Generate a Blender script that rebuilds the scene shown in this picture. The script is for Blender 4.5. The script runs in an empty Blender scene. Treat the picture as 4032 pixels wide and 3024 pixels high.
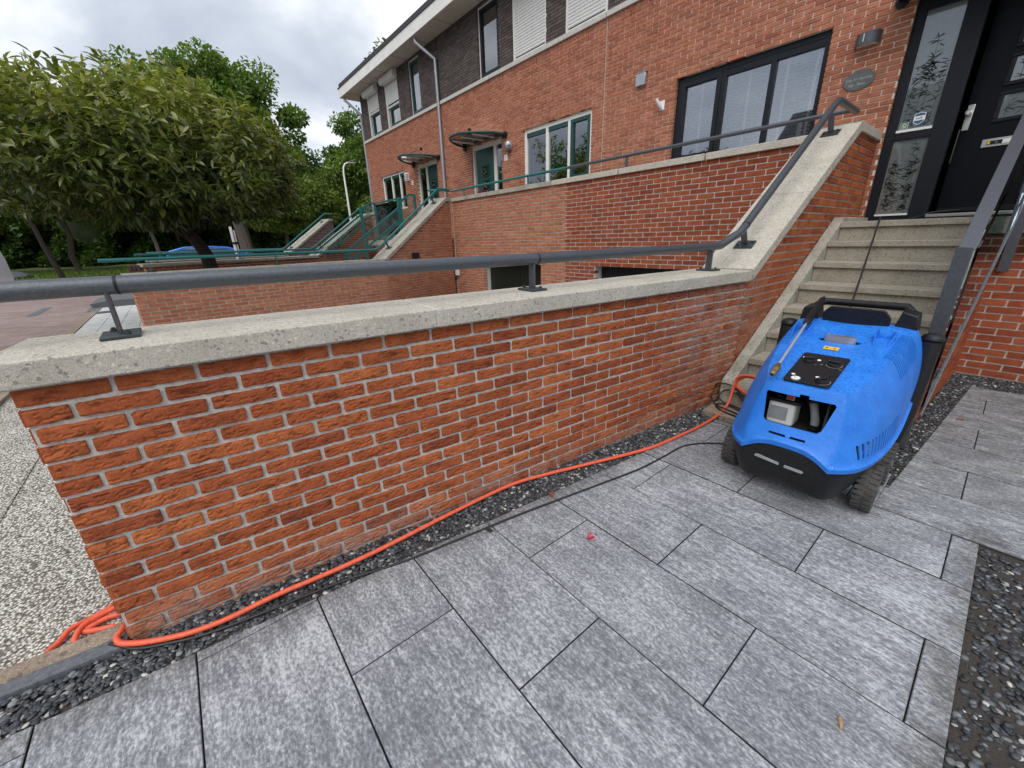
import bpy, bmesh, math, random
import numpy as np
from mathutils import Vector, Matrix, noise
random.seed(7); rng = np.random.default_rng(7)
PI = math.pi
scene = bpy.context.scene
COL = scene.collection

# ------------------------------------------------------------------ camera
cam = bpy.data.cameras.new('camera'); co = bpy.data.objects.new('camera', cam); COL.objects.link(co)
cam.sensor_fit = 'HORIZONTAL'; cam.sensor_width = 36.0; cam.lens = 14.007; cam.clip_start = 0.05; cam.clip_end = 2000
RM = Matrix(((0.63612, -0.24756, -0.730798), (0.771115, 0.237197, 0.590862), (-0.027069, 0.939389, -0.341783)))
m = Matrix.Identity(4)
for i in range(3):
    m[i][0] = RM[i][0]; m[i][1] = RM[i][1]; m[i][2] = -RM[i][2]; m[i][3] = (1.76257, 0.44378, 1.37227)[i]
co.matrix_world = m
scene.camera = co
TH = 0.101489                                  # the near garden wall runs at this angle to the house

# ------------------------------------------------------------------ light
SUN_EL, SUN_AZ = math.radians(52), math.radians(150)   # azimuth clockwise from +Y: behind the camera, to its right
world = bpy.data.worlds.new('World'); scene.world = world; world.use_nodes = True
wn, wl = world.node_tree.nodes, world.node_tree.links
bg = wn['Background']; bg.inputs['Strength'].default_value = 0.12
sky = wn.new('ShaderNodeTexSky'); sky.sky_type = 'NISHITA'; sky.sun_disc = False
sky.sun_elevation = SUN_EL; sky.sun_rotation = SUN_AZ; sky.air_density = 1.0; sky.dust_density = 2.0
tc = wn.new('ShaderNodeTexCoord'); mp = wn.new('ShaderNodeMapping'); mp.inputs['Scale'].default_value = (1.0, 1.0, 1.9)
mp.inputs['Location'].default_value = (3.1, 0.6, 0.2)
wl.new(tc.outputs['Generated'], mp.inputs['Vector'])
n1 = wn.new('ShaderNodeTexNoise'); n1.inputs['Scale'].default_value = 2.3; n1.inputs['Detail'].default_value = 7; n1.inputs['Roughness'].default_value = 0.52
n1.inputs['Distortion'].default_value = 0.35
wl.new(mp.outputs['Vector'], n1.inputs['Vector'])
cr = wn.new('ShaderNodeValToRGB'); e = cr.color_ramp.elements
e[0].position = 0.36; e[0].color = (2.9, 3.25, 3.9, 1); e[1].position = 0.66; e[1].color = (7.6, 7.7, 7.9, 1)
k_ = cr.color_ramp.elements.new(0.5); k_.color = (4.3, 4.65, 5.2, 1)
wl.new(n1.outputs['Fac'], cr.inputs['Fac'])
mx = wn.new('ShaderNodeMixRGB'); mx.inputs['Fac'].default_value = 0.93
wl.new(sky.outputs['Color'], mx.inputs['Color1']); wl.new(cr.outputs['Color'], mx.inputs['Color2'])
wl.new(mx.outputs['Color'], bg.inputs['Color'])
sl = bpy.data.lights.new('sun', 'SUN'); sl.energy = 1.5; sl.angle = math.radians(55); sl.color = (1.0, 0.97, 0.93)
so = bpy.data.objects.new('sun', sl); COL.objects.link(so)
sd = Vector((math.sin(SUN_AZ) * math.cos(SUN_EL), math.cos(SUN_AZ) * math.cos(SUN_EL), math.sin(SUN_EL)))
so.rotation_euler = sd.to_track_quat('Z', 'Y').to_euler()
scene.view_settings.view_transform = 'Standard'; scene.view_settings.look = 'None'
scene.view_settings.exposure = 0.5; scene.view_settings.gamma = 1.0
scene.cycles.max_bounces = 6; scene.cycles.transparent_max_bounces = 12

# ------------------------------------------------------------------ materials
def mat(name):
    m = bpy.data.materials.new(name); m.use_nodes = True
    return m, m.node_tree.nodes, m.node_tree.links, m.node_tree.nodes['Principled BSDF']
def noise_tex(n, l, scale, detail=5, rough=0.6, vec=None, sc=None):
    t = n.new('ShaderNodeTexNoise'); t.inputs['Scale'].default_value = scale; t.inputs['Detail'].default_value = detail
    t.inputs['Roughness'].default_value = rough
    if vec is None:
        c = n.new('ShaderNodeTexCoord'); vec = c.outputs['Object']
    if sc:
        mp = n.new('ShaderNodeMapping'); mp.inputs['Scale'].default_value = sc; l.new(vec, mp.inputs['Vector']); vec = mp.outputs['Vector']
    l.new(vec, t.inputs['Vector'])
    return t
def ramp(n, l, src, stops):
    r = n.new('ShaderNodeValToRGB'); e = r.color_ramp.elements
    while len(e) < len(stops): e.new(0.5)
    for k, (p, c) in enumerate(stops):
        e[k].position = p; e[k].color = (c[0], c[1], c[2], 1) if len(c) == 3 else c
    l.new(src, r.inputs['Fac']); return r
def mixc(n, l, a, b, fac, mode='MIX'):
    x = n.new('ShaderNodeMixRGB'); x.blend_type = mode
    for s, v in ((x.inputs['Color1'], a), (x.inputs['Color2'], b), (x.inputs['Fac'], fac)):
        if hasattr(v, 'default_value') or hasattr(v, 'is_linked'): l.new(v, s)
        elif isinstance(v, (int, float)): s.default_value = v
        else: s.default_value = (*v, 1)
    return x.outputs['Color']
def bump(n, l, h, strength, dist, b, prev=None):
    x = n.new('ShaderNodeBump'); x.inputs['Strength'].default_value = strength; x.inputs['Distance'].default_value = dist
    l.new(h, x.inputs['Height'])
    if prev is not None: l.new(prev, x.inputs['Normal'])
    l.new(x.outputs['Normal'], b.inputs['Normal']); return x.outputs['Normal']
def plain(name, col, rough=0.5, metal=0.0, var=0.12, nscale=20, bmp=0.0, bscale=60, spec=0.5, coat=0.0):
    m, n, l, b = mat(name)
    t = noise_tex(n, l, nscale)
    lo = tuple(c * (1 - var) for c in col); hi = tuple(min(1, c * (1 + var)) for c in col)
    r = ramp(n, l, t.outputs['Fac'], ((0.3, lo), (0.7, hi)))
    l.new(r.outputs['Color'], b.inputs['Base Color'])
    b.inputs['Roughness'].default_value = rough; b.inputs['Metallic'].default_value = metal
    b.inputs['Specular IOR Level'].default_value = spec; b.inputs['Coat Weight'].default_value = coat
    if bmp:
        t2 = noise_tex(n, l, bscale); bump(n, l, t2.outputs['Fac'], bmp, 0.004, b)
    return m
def brick_mat(name, cols, crack=0.7, dirty=False, stretch=(14, 14, 55)):
    m, n, l, b = mat(name)
    a = n.new('ShaderNodeAttribute'); a.attribute_name = 'rnd'
    r = ramp(n, l, a.outputs['Fac'], [(i / max(1, len(cols) - 1), c) for i, c in enumerate(cols)])
    c = n.new('ShaderNodeTexCoord')
    fine = noise_tex(n, l, 130, 4, 0.7, c.outputs['Object'])
    cloud = noise_tex(n, l, 11, 4, 0.6, c.outputs['Object'])
    col = mixc(n, l, r.outputs['Color'], ramp(n, l, fine.outputs['Fac'], ((0.3, (0.62, 0.6, 0.6)), (0.7, (1.25, 1.2, 1.2)))).outputs['Color'], 0.8, 'MULTIPLY')
    col = mixc(n, l, col, ramp(n, l, cloud.outputs['Fac'], ((0.35, (0.72, 0.7, 0.72)), (0.65, (1.2, 1.25, 1.3)))).outputs['Color'], 0.6, 'MULTIPLY')
    w = noise_tex(n, l, 1.0, 5, 0.7, c.outputs['Object'], stretch)
    cr = ramp(n, l, w.outputs['Fac'], ((0.0, (0, 0, 0)), (0.33, (0, 0, 0)), (0.43, (0.8, 0.8, 0.8)), (1, (1, 1, 1))))
    col = mixc(n, l, col, ramp(n, l, cr.outputs['Color'], ((0.0, (0.42, 0.38, 0.38)), (0.7, (1, 1, 1)))).outputs['Color'], crack * 0.8, 'MULTIPLY')
    if dirty:
        g = n.new('ShaderNodeNewGeometry'); s = n.new('ShaderNodeSeparateXYZ'); l.new(g.outputs['Position'], s.inputs[0])
        # lime bloom: near the ground and in a patch below the bend of the wall
        d1 = n.new('ShaderNodeMapRange'); d1.inputs[1].default_value = 0.16; d1.inputs[2].default_value = 0.03; l.new(s.outputs[2], d1.inputs[0])
        d2 = n.new('ShaderNodeVectorMath'); d2.operation = 'DISTANCE'; l.new(g.outputs['Position'], d2.inputs[0]); d2.inputs[1].default_value = (0.36, 3.75, 0.72)
        d3 = n.new('ShaderNodeMapRange'); d3.inputs[1].default_value = 0.85; d3.inputs[2].default_value = 0.25; l.new(d2.outputs['Value'], d3.inputs[0])
        ad = n.new('ShaderNodeMath'); ad.operation = 'MAXIMUM'; l.new(d1.outputs[0], ad.inputs[0]); l.new(d3.outputs[0], ad.inputs[1])
        big = noise_tex(n, l, 7, 5, 0.65, c.outputs['Object'])
        mu = n.new('ShaderNodeMath'); mu.operation = 'MULTIPLY'; l.new(ad.outputs[0], mu.inputs[0])
        br = ramp(n, l, big.outputs['Fac'], ((0.38, (0.05, 0.05, 0.05)), (0.6, (0.7, 0.7, 0.7)))); l.new(br.outputs['Color'], mu.inputs[1])
        col = mixc(n, l, col, (0.36, 0.24, 0.19), mu.outputs[0])
    l.new(col, b.inputs['Base Color']); b.inputs['Roughness'].default_value = 0.9; b.inputs['Specular IOR Level'].default_value = 0.2
    nn = bump(n, l, cr.outputs['Color'], crack, 0.006, b)
    bump(n, l, fine.outputs['Fac'], 0.55, 0.003, b, nn)
    return m
M = {}
ORANGE = [(0.27, 0.070, 0.030), (0.36, 0.096, 0.037), (0.42, 0.118, 0.042), (0.33, 0.086, 0.034), (0.48, 0.150, 0.052), (0.39, 0.106, 0.039)]
M['brick_near'] = brick_mat('garden wall brick', ORANGE, 0.8, True)
M['brick_low'] = brick_mat('lower wall brick', [(0.23, 0.055, 0.027), (0.31, 0.077, 0.034), (0.36, 0.098, 0.04), (0.27, 0.065, 0.03)], 0.4)
M['brick_orange'] = brick_mat('neighbour wall brick', [(0.36, 0.135, 0.07), (0.46, 0.18, 0.09), (0.42, 0.165, 0.09), (0.52, 0.22, 0.11)], 0.35)
M['brick_face'] = brick_mat('facade brick', [(0.34, 0.122, 0.070), (0.43, 0.165, 0.092), (0.48, 0.195, 0.110), (0.38, 0.138, 0.078)], 0.35)
M['brick_dark'] = brick_mat('dark upper brick', [(0.085, 0.068, 0.063), (0.12, 0.10, 0.092), (0.15, 0.125, 0.115), (0.105, 0.085, 0.08)], 0.4)
M['brick_brown'] = brick_mat('brown brick', [(0.14, 0.085, 0.075), (0.19, 0.115, 0.10), (0.16, 0.09, 0.08)], 0.4)
M['mortar'] = plain('grey mortar', (0.60, 0.58, 0.53), 0.95, var=0.18, nscale=70, bmp=0.8, bscale=260, spec=0.15)
M['mortar_face'] = plain('warm mortar', (0.80, 0.70, 0.60), 0.95, var=0.12, nscale=50, bmp=0.6, bscale=220, spec=0.15)
M['mortar_dark'] = plain('dark mortar', (0.17, 0.15, 0.14), 0.95, var=0.15, nscale=50, spec=0.15)

def concrete(name, base, dark, pebble=220, stain=0.5, light=(0.75, 0.72, 0.66), thr=0.5):
    m, n, l, b = mat(name)
    c = n.new('ShaderNodeTexCoord')
    v = n.new('ShaderNodeTexVoronoi'); v.inputs['Scale'].default_value = pebble; l.new(c.outputs['Object'], v.inputs['Vector'])
    vb = n.new('ShaderNodeTexVoronoi'); vb.inputs['Scale'].default_value = pebble * 0.42; l.new(c.outputs['Object'], vb.inputs['Vector'])
    big = noise_tex(n, l, 5, 6, 0.62, c.outputs['Object'])
    fine = noise_tex(n, l, 90, 4, 0.7, c.outputs['Object'])
    sp = n.new('ShaderNodeSeparateColor'); l.new(v.outputs['Color'], sp.inputs[0])
    pc = ramp(n, l, sp.outputs[0], ((0.0, dark), (0.22, tuple(x * 0.8 for x in base)), (0.5, base), (0.85, tuple(x * 1.15 for x in base)), (0.97, light)))
    pc.color_ramp.interpolation = 'CONSTANT'
    col = mixc(n, l, pc.outputs['Color'], base, thr)
    sp2 = n.new('ShaderNodeSeparateColor'); l.new(vb.outputs['Color'], sp2.inputs[0])
    pc2 = ramp(n, l, sp2.outputs[1], ((0.0, (0.35, 0.35, 0.37)), (0.055, (1, 1, 1)), (0.955, (1.4, 1.36, 1.25)))); pc2.color_ramp.interpolation = 'CONSTANT'
    col = mixc(n, l, col, pc2.outputs['Color'], 0.6, 'MULTIPLY')
    col = mixc(n, l, col, ramp(n, l, big.outputs['Fac'], ((0.3, (0.68, 0.66, 0.6)), (0.55, (1, 1, 1)), (0.75, (1.15, 1.13, 1.08)))).outputs['Color'], stain, 'MULTIPLY')
    col = mixc(n, l, col, ramp(n, l, fine.outputs['Fac'], ((0.3, (0.8, 0.8, 0.8)), (0.7, (1.15, 1.15, 1.15)))).outputs['Color'], 0.7, 'MULTIPLY')
    l.new(col, b.inputs['Base Color']); b.inputs['Roughness'].default_value = 0.85; b.inputs['Specular IOR Level'].default_value = 0.25
    nn = bump(n, l, v.outputs['Distance'], 0.35, 0.004, b)
    bump(n, l, fine.outputs['Fac'], 0.4, 0.003, b, nn)
    return m
M['coping'] = concrete('washed concrete coping', (0.56, 0.52, 0.445), (0.16, 0.155, 0.15), 260, 0.5, (0.8, 0.77, 0.7), 0.68)
M['coping_far'] = concrete('weathered coping', (0.42, 0.40, 0.345), (0.2, 0.19, 0.18), 200, 0.9, (0.6, 0.57, 0.5), 0.7)
M['step'] = concrete('step concrete', (0.40, 0.365, 0.30), (0.14, 0.13, 0.12), 260, 0.6, (0.7, 0.66, 0.58), 0.7)
M['kerb'] = plain('dark basalt kerb', (0.13, 0.14, 0.155), 0.8, var=0.3, nscale=60, bmp=0.5, bscale=200)
M['edging'] = concrete('beige edging', (0.34, 0.27, 0.21), (0.15, 0.12, 0.1), 160, 0.8, (0.6, 0.52, 0.42))

def paving_mat():
    m, n, l, b = mat('grey streaked paving')
    c = n.new('ShaderNodeTexCoord'); a = n.new('ShaderNodeAttribute'); a.attribute_name = 'rnd'
    off = n.new('ShaderNodeVectorMath'); off.operation = 'MULTIPLY_ADD'
    cmb = n.new('ShaderNodeCombineXYZ')
    for i in range(3): l.new(a.outputs['Fac'], cmb.inputs[i])
    l.new(cmb.outputs[0], off.inputs[0]); off.inputs[1].default_value = (31, 17, 9); l.new(c.outputs['Object'], off.inputs[2])
    vec = off.outputs[0]
    st = noise_tex(n, l, 1.0, 9, 0.74, vec, (6.5, 34, 10))
    fl = noise_tex(n, l, 1.0, 6, 0.75, vec, (62, 105, 80))
    big = noise_tex(n, l, 3.2, 4, 0.6, vec)
    f1 = n.new('ShaderNodeMath'); f1.operation = 'MULTIPLY_ADD'; l.new(st.outputs['Fac'], f1.inputs[0]); f1.inputs[1].default_value = 0.5
    l.new(fl.outputs['Fac'], f1.inputs[2])
    f2 = n.new('ShaderNodeMath'); f2.operation = 'MULTIPLY_ADD'; l.new(big.outputs['Fac'], f2.inputs[0]); f2.inputs[1].default_value = 0.3; l.new(f1.outputs[0], f2.inputs[2])
    r = ramp(n, l, f2.outputs[0], ((0.0, (0.08, 0.085, 0.095)), (1.0, (0.08, 0.085, 0.095))))
    mr = n.new('ShaderNodeMapRange'); mr.inputs[1].default_value = 0.62; mr.inputs[2].default_value = 1.18; l.new(f2.outputs[0], mr.inputs[0])
    r = ramp(n, l, mr.outputs[0], ((0.0, (0.10, 0.105, 0.118)), (0.3, (0.165, 0.172, 0.19)), (0.48, (0.25, 0.258, 0.28)), (0.60, (0.36, 0.372, 0.395)), (0.80, (0.56, 0.575, 0.60))))
    # wet / dirty band along the planting beds
    g = n.new('ShaderNodeNewGeometry'); s = n.new('ShaderNodeSeparateXYZ'); l.new(g.outputs['Position'], s.inputs[0])
    la = n.new('ShaderNodeMath'); la.operation = 'MULTIPLY_ADD'; l.new(s.outputs[1], la.inputs[0]); la.inputs[1].default_value = -TH; l.new(s.outputs[0], la.inputs[2])
    e1 = n.new('ShaderNodeMapRange'); e1.inputs[1].default_value = 0.33; e1.inputs[2].default_value = 0.20; l.new(la.outputs[0], e1.inputs[0])
    e2 = n.new('ShaderNodeMapRange'); e2.inputs[1].default_value = 1.86; e2.inputs[2].default_value = 1.96; l.new(s.outputs[0], e2.inputs[0])
    e3 = n.new('ShaderNodeMapRange'); e3.inputs[1].default_value = 3.4; e3.inputs[2].default_value = 3.0; l.new(s.outputs[1], e3.inputs[0])
    e4 = n.new('ShaderNodeMath'); e4.operation = 'MULTIPLY'; l.new(e2.outputs[0], e4.inputs[0]); l.new(e3.outputs[0], e4.inputs[1])
    e5 = n.new('ShaderNodeMapRange'); e5.inputs[1].default_value = 2.5; e5.inputs[2].default_value = 4.4; e5.inputs[4].default_value = 0.9; l.new(s.outputs[1], e5.inputs[0])
    mxx = n.new('ShaderNodeMath'); mxx.operation = 'MAXIMUM'; l.new(e1.outputs[0], mxx.inputs[0]); l.new(e4.outputs[0], mxx.inputs[1])
    mxy = n.new('ShaderNodeMath'); mxy.operation = 'MAXIMUM'; l.new(mxx.outputs[0], mxy.inputs[0]); l.new(e5.outputs[0], mxy.inputs[1])
    bg2 = noise_tex(n, l, 9, 5, 0.6, c.outputs['Object'])
    rr = ramp(n, l, bg2.outputs['Fac'], ((0.35, (0.25, 0.25, 0.25)), (0.6, (0.9, 0.9, 0.9))))
    mm = n.new('ShaderNodeMath'); mm.operation = 'MULTIPLY'; l.new(mxy.outputs[0], mm.inputs[0]); l.new(rr.outputs['Color'], mm.inputs[1])
    col = mixc(n, l, r.outputs['Color'], (0.52, 0.49, 0.44), mm.outputs[0], 'MULTIPLY')
    # few rust-brown spots
    sp = noise_tex(n, l, 2.1, 3, 0.5, c.outputs['Object'])
    sr = ramp(n, l, sp.outputs['Fac'], ((0.70, (0, 0, 0)), (0.78, (0.5, 0.5, 0.5))))
    col = mixc(n, l, col, (0.34, 0.24, 0.17), sr.outputs['Color'])
    l.new(col, b.inputs['Base Color']); b.inputs['Specular IOR Level'].default_value = 0.3
    b.inputs['Roughness'].default_value = 0.75
    bump(n, l, fl.outputs['Fac'], 0.35, 0.003, b)
    return m
M['paving'] = paving_mat()
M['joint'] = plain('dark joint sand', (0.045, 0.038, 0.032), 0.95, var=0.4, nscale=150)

def pebble_mat(name, stops, rough=0.5):
    m, n, l, b = mat(name)
    a = n.new('ShaderNodeAttribute'); a.attribute_name = 'rnd'
    r = ramp(n, l, a.outputs['Fac'], stops)
    t = noise_tex(n, l, 180, 4, 0.6)
    col = mixc(n, l, r.outputs['Color'], ramp(n, l, t.outputs['Fac'], ((0.3, (0.75, 0.75, 0.75)), (0.7, (1.25, 1.25, 1.25)))).outputs['Color'], 0.8, 'MULTIPLY')
    l.new(col, b.inputs['Base Color']); b.inputs['Roughness'].default_value = rough
    return m
M['pebble'] = pebble_mat('black pebbles', ((0.0, (0.022, 0.025, 0.03)), (0.5, (0.05, 0.055, 0.062)), (0.8, (0.10, 0.11, 0.12)), (0.93, (0.22, 0.23, 0.23)), (0.985, (0.55, 0.53, 0.47))))

def aggregate_mat():
    m, n, l, b = mat('exposed aggregate')
    c = n.new('ShaderNodeTexCoord')
    v = n.new('ShaderNodeTexVoronoi'); v.inputs['Scale'].default_value = 92; l.new(c.outputs['Object'], v.inputs['Vector'])
    sp = n.new('ShaderNodeSeparateColor'); l.new(v.outputs['Color'], sp.inputs[0])
    pc = ramp(n, l, sp.outputs[0], ((0.0, (0.18, 0.16, 0.14)), (0.12, (0.60, 0.56, 0.48)), (0.4, (0.80, 0.76, 0.68)), (0.8, (0.92, 0.90, 0.84))))
    ed = ramp(n, l, v.outputs['Distance'], ((0.30, (1, 1, 1)), (0.62, (0.22, 0.20, 0.18))))
    col = mixc(n, l, pc.outputs['Color'], ed.outputs['Color'], 1.0, 'MULTIPLY')
    big = noise_tex(n, l, 3, 5, 0.6, c.outputs['Object'])
    col = mixc(n, l, col, ramp(n, l, big.outputs['Fac'], ((0.3, (0.72, 0.72, 0.7)), (0.7, (1.1, 1.1, 1.1)))).outputs['Color'], 0.8, 'MULTIPLY')
    l.new(col, b.inputs['Base Color']); b.inputs['Roughness'].default_value = 0.8
    iv = n.new('ShaderNodeMath'); iv.operation = 'SUBTRACT'; iv.inputs[0].default_value = 1; l.new(v.outputs['Distance'], iv.inputs[1])
    bump(n, l, iv.outputs[0], 0.9, 0.006, b)
    return m
M['aggregate'] = aggregate_mat()

def road_mat():
    m, n, l, b = mat('road clinker bricks')
    c = n.new('ShaderNodeTexCoord'); mp = n.new('ShaderNodeMapping'); mp.inputs['Rotation'].default_value = (0, 0, PI / 2); l.new(c.outputs['Object'], mp.inputs['Vector'])
    t = n.new('ShaderNodeTexBrick'); l.new(mp.outputs['Vector'], t.inputs['Vector'])
    t.inputs['Scale'].default_value = 1.0; t.inputs['Brick Width'].default_value = 0.2; t.inputs['Row Height'].default_value = 0.07; t.inputs['Mortar Size'].default_value = 0.006
    t.inputs['Color1'].default_value = (0.25, 0.165, 0.15, 1); t.inputs['Color2'].default_value = (0.36, 0.27, 0.25, 1); t.inputs['Mortar'].default_value = (0.14, 0.12, 0.11, 1)
    nz = noise_tex(n, l, 0.8, 5, 0.6, c.outputs['Object'])
    col = mixc(n, l, t.outputs['Color'], ramp(n, l, nz.outputs['Fac'], ((0.3, (0.8, 0.8, 0.8)), (0.7, (1.2, 1.2, 1.2)))).outputs['Color'], 0.8, 'MULTIPLY')
    l.new(col, b.inputs['Base Color']); b.inputs['Roughness'].default_value = 0.85
    bump(n, l, t.outputs['Fac'], -0.5, 0.004, b)
    return m
M['road'] = road_mat()
M['tile_white'] = plain('pale pavement tile', (0.52, 0.53, 0.52), 0.85, var=0.2, nscale=8, bmp=0.3, bscale=90)
M['soil'] = plain('soil', (0.05, 0.04, 0.03), 0.95, var=0.5, nscale=12)
M['grass'] = plain('grass', (0.19, 0.23, 0.06), 0.9, var=0.45, nscale=2.5, bmp=0.8, bscale=30)
M['path'] = plain('pale asphalt path', (0.30, 0.30, 0.28), 0.9, var=0.15, nscale=3)
M['rail_dark'] = plain('anthracite paint', (0.075, 0.085, 0.10), 0.36, metal=0.25, var=0.25, nscale=90, bmp=0.35, bscale=240, spec=0.8)
M['rail_flat'] = plain('metallic grey paint', (0.16, 0.17, 0.20), 0.30, metal=0.6, var=0.15, nscale=120, bmp=0.25, bscale=300, spec=0.8)
M['rail_green'] = plain('green paint', (0.016, 0.14, 0.14), 0.4, var=0.15, nscale=30, bmp=0.1, bscale=150)
M['plate'] = plain('dark steel plate', (0.035, 0.045, 0.05), 0.4, var=0.3, nscale=60, bmp=0.2, bscale=120)
M['frame_dark'] = plain('anthracite frame', (0.012, 0.015, 0.020), 0.42, var=0.1, nscale=20, spec=0.25)
M['frame_white'] = plain('white frame', (0.78, 0.77, 0.72), 0.45, var=0.04, nscale=10)
M['frame_green'] = plain('dark green frame', (0.010, 0.062, 0.060), 0.4, var=0.1, nscale=12)
M['door_dark'] = plain('anthracite door', (0.005, 0.007, 0.010), 0.4, var=0.1, nscale=12, spec=0.18)
M['white_trim'] = plain('white trim', (0.80, 0.79, 0.75), 0.6, var=0.08, nscale=4)
M['soffit'] = plain('soffit boards', (0.60, 0.56, 0.50), 0.7, var=0.08, nscale=3)
M['sill'] = plain('concrete band', (0.55, 0.53, 0.49), 0.8, var=0.12, nscale=12)
M['zinc'] = plain('zinc pipe', (0.42, 0.43, 0.46), 0.38, metal=0.6, var=0.12, nscale=15)
M['alu'] = plain('aluminium', (0.70, 0.70, 0.68), 0.3, metal=0.9, var=0.06, nscale=30)
M['steel'] = plain('steel', (0.80, 0.78, 0.74), 0.35, metal=0.7, var=0.12, nscale=40)
M['brass'] = plain('brass', (0.34, 0.24, 0.13), 0.35, metal=0.85, var=0.3, nscale=60)
M['black'] = plain('black plastic', (0.012, 0.012, 0.014), 0.45, var=0.35, nscale=60, bmp=0.2, bscale=180, spec=0.35)
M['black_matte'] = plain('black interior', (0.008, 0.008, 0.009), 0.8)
M['rubber'] = plain('tyre rubber', (0.065, 0.062, 0.058), 0.75, var=0.35, nscale=30, bmp=0.3, bscale=120)
M['roof'] = plain('roof edge', (0.05, 0.05, 0.055), 0.8)
M['shutter'] = plain('white shutter', (0.72, 0.72, 0.70), 0.5, var=0.04, nscale=6)
M['blind'] = plain('white blind', (0.80, 0.82, 0.80), 0.55, var=0.03, nscale=8)
M['curtain'] = plain('grey curtain', (0.16, 0.18, 0.17), 0.9, var=0.3, nscale=3)
M['slate'] = plain('slate', (0.115, 0.125, 0.13), 0.75, var=0.25, nscale=40, bmp=0.7, bscale=60)
M['letter'] = plain('pale engraving', (0.42, 0.42, 0.40), 0.8)
M['orange'] = plain('orange hose', (0.80, 0.13, 0.06), 0.45, var=0.22, nscale=55, bmp=0.1, bscale=120)
M['cable'] = plain('black cable', (0.022, 0.022, 0.024), 0.45)
M['bark'] = plain('bark', (0.115, 0.095, 0.075), 0.95, var=0.4, nscale=22, bmp=1.0, bscale=40)
M['bark_dark'] = plain('dark bark', (0.03, 0.025, 0.02), 0.95, var=0.4, nscale=22, bmp=1.0, bscale=40)
M['canister'] = plain('white canister', (0.72, 0.73, 0.70), 0.4, var=0.1, nscale=12)
M['clear_plastic'] = plain('milky plastic', (0.30, 0.32, 0.33), 0.35)
M['red'] = plain('red switch', (0.55, 0.02, 0.015), 0.35)
M['yellow'] = plain('yellow sticker', (0.85, 0.50, 0.02), 0.5, var=0.05)
M['white'] = plain('white paint', (0.80, 0.80, 0.80), 0.45, var=0.03)
M['lamp_white'] = plain('frosted cover', (0.62, 0.60, 0.52), 0.5)
M['green_sticker'] = plain('green sticker', (0.06, 0.20, 0.04), 0.5, var=0.05)
M['navy'] = plain('blue sticker', (0.03, 0.13, 0.26), 0.5, var=0.05)
M['car_blue'] = plain('blue car paint', (0.02, 0.15, 0.55), 0.25, coat=0.6, var=0.03)
M['van_white'] = plain('white van paint', (0.72, 0.74, 0.74), 0.35, coat=0.4, var=0.03)
M['red_flower'] = plain('red petals', (0.55, 0.015, 0.05), 0.6, var=0.3, nscale=40)
M['dry'] = plain('dry grass', (0.42, 0.27, 0.13), 0.9, var=0.2)
M['rust'] = plain('brown leaf', (0.24, 0.09, 0.04), 0.8, var=0.3, nscale=60)
M['garage_green'] = plain('dark green garage door', (0.006, 0.012, 0.009), 0.5, var=0.2, nscale=4)
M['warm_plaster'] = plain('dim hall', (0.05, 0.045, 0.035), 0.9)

def blue_mat():
    m, n, l, b = mat('blue moulded hood')
    c = n.new('ShaderNodeTexCoord')
    t = noise_tex(n, l, 9, 5, 0.6, c.outputs['Object'])
    r = ramp(n, l, t.outputs['Fac'], ((0.3, (0.016, 0.17, 0.66)), (0.7, (0.028, 0.23, 0.80))))
    d = noise_tex(n, l, 1.0, 5, 0.75, c.outputs['Object'], (75, 75, 75))
    dr = ramp(n, l, d.outputs['Fac'], ((0.40, (0.62, 0.66, 0.72)), (0.50, (1, 1, 1)), (0.68, (1.25, 1.25, 1.2))))
    g = n.new('ShaderNodeNewGeometry'); s = n.new('ShaderNodeSeparateXYZ'); l.new(g.outputs['Normal'], s.inputs[0])
    f = n.new('ShaderNodeMapRange'); f.inputs[1].default_value = 0.3; f.inputs[2].default_value = 0.9; f.inputs[3].default_value = 0.25; l.new(s.outputs[2], f.inputs[0])
    col = mixc(n, l, r.outputs['Color'], dr.outputs['Color'], f.outputs[0], 'MULTIPLY')
    sc = noise_tex(n, l, 1.0, 4, 0.6, c.outputs['Object'], (6, 60, 14))
    sr = ramp(n, l, sc.outputs['Fac'], ((0.66, (0, 0, 0)), (0.74, (0.30, 0.30, 0.30))))
    col = mixc(n, l, col, (0.45, 0.55, 0.68), sr.outputs['Color'])
    l.new(col, b.inputs['Base Color']); b.inputs['Roughness'].default_value = 0.42; b.inputs['Specular IOR Level'].default_value = 0.45
    bump(n, l, d.outputs['Fac'], 0.12, 0.003, b)
    return m
M['blue'] = blue_mat()
M['blue_shade'] = M['blue']

def glass_mat(name, tint=(0.02, 0.025, 0.03), transp=0.35, rough=0.02):
    m, n, l, b = mat(name)
    out = n['Material Output']; gl = n.new('ShaderNodeBsdfGlossy'); gl.inputs['Roughness'].default_value = rough
    gl.inputs['Color'].default_value = (0.95, 0.97, 1.0, 1)
    tr = n.new('ShaderNodeBsdfTransparent'); tr.inputs['Color'].default_value = (*[0.75 + 4 * t for t in tint], 1)
    fr = n.new('ShaderNodeFresnel'); fr.inputs['IOR'].default_value = 1.5
    mr = n.new('ShaderNodeMapRange'); mr.inputs[3].default_value = transp; mr.inputs[4].default_value = 1.0; l.new(fr.outputs[0], mr.inputs[0])
    mx = n.new('ShaderNodeMixShader'); l.new(mr.outputs[0], mx.inputs[0]); l.new(tr.outputs[0], mx.inputs[1]); l.new(gl.outputs[0], mx.inputs[2])
    l.new(mx.outputs[0], out.inputs['Surface']); n.remove(b)
    return m
M['glass'] = glass_mat('window glass', transp=0.22)
M['canopy_sheet'] = glass_mat('smoked canopy sheet', (-0.15, -0.145, -0.14), transp=0.12)
M['glass_clear'] = glass_mat('clear glass', (0.03, 0.05, 0.045), transp=0.05)
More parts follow.
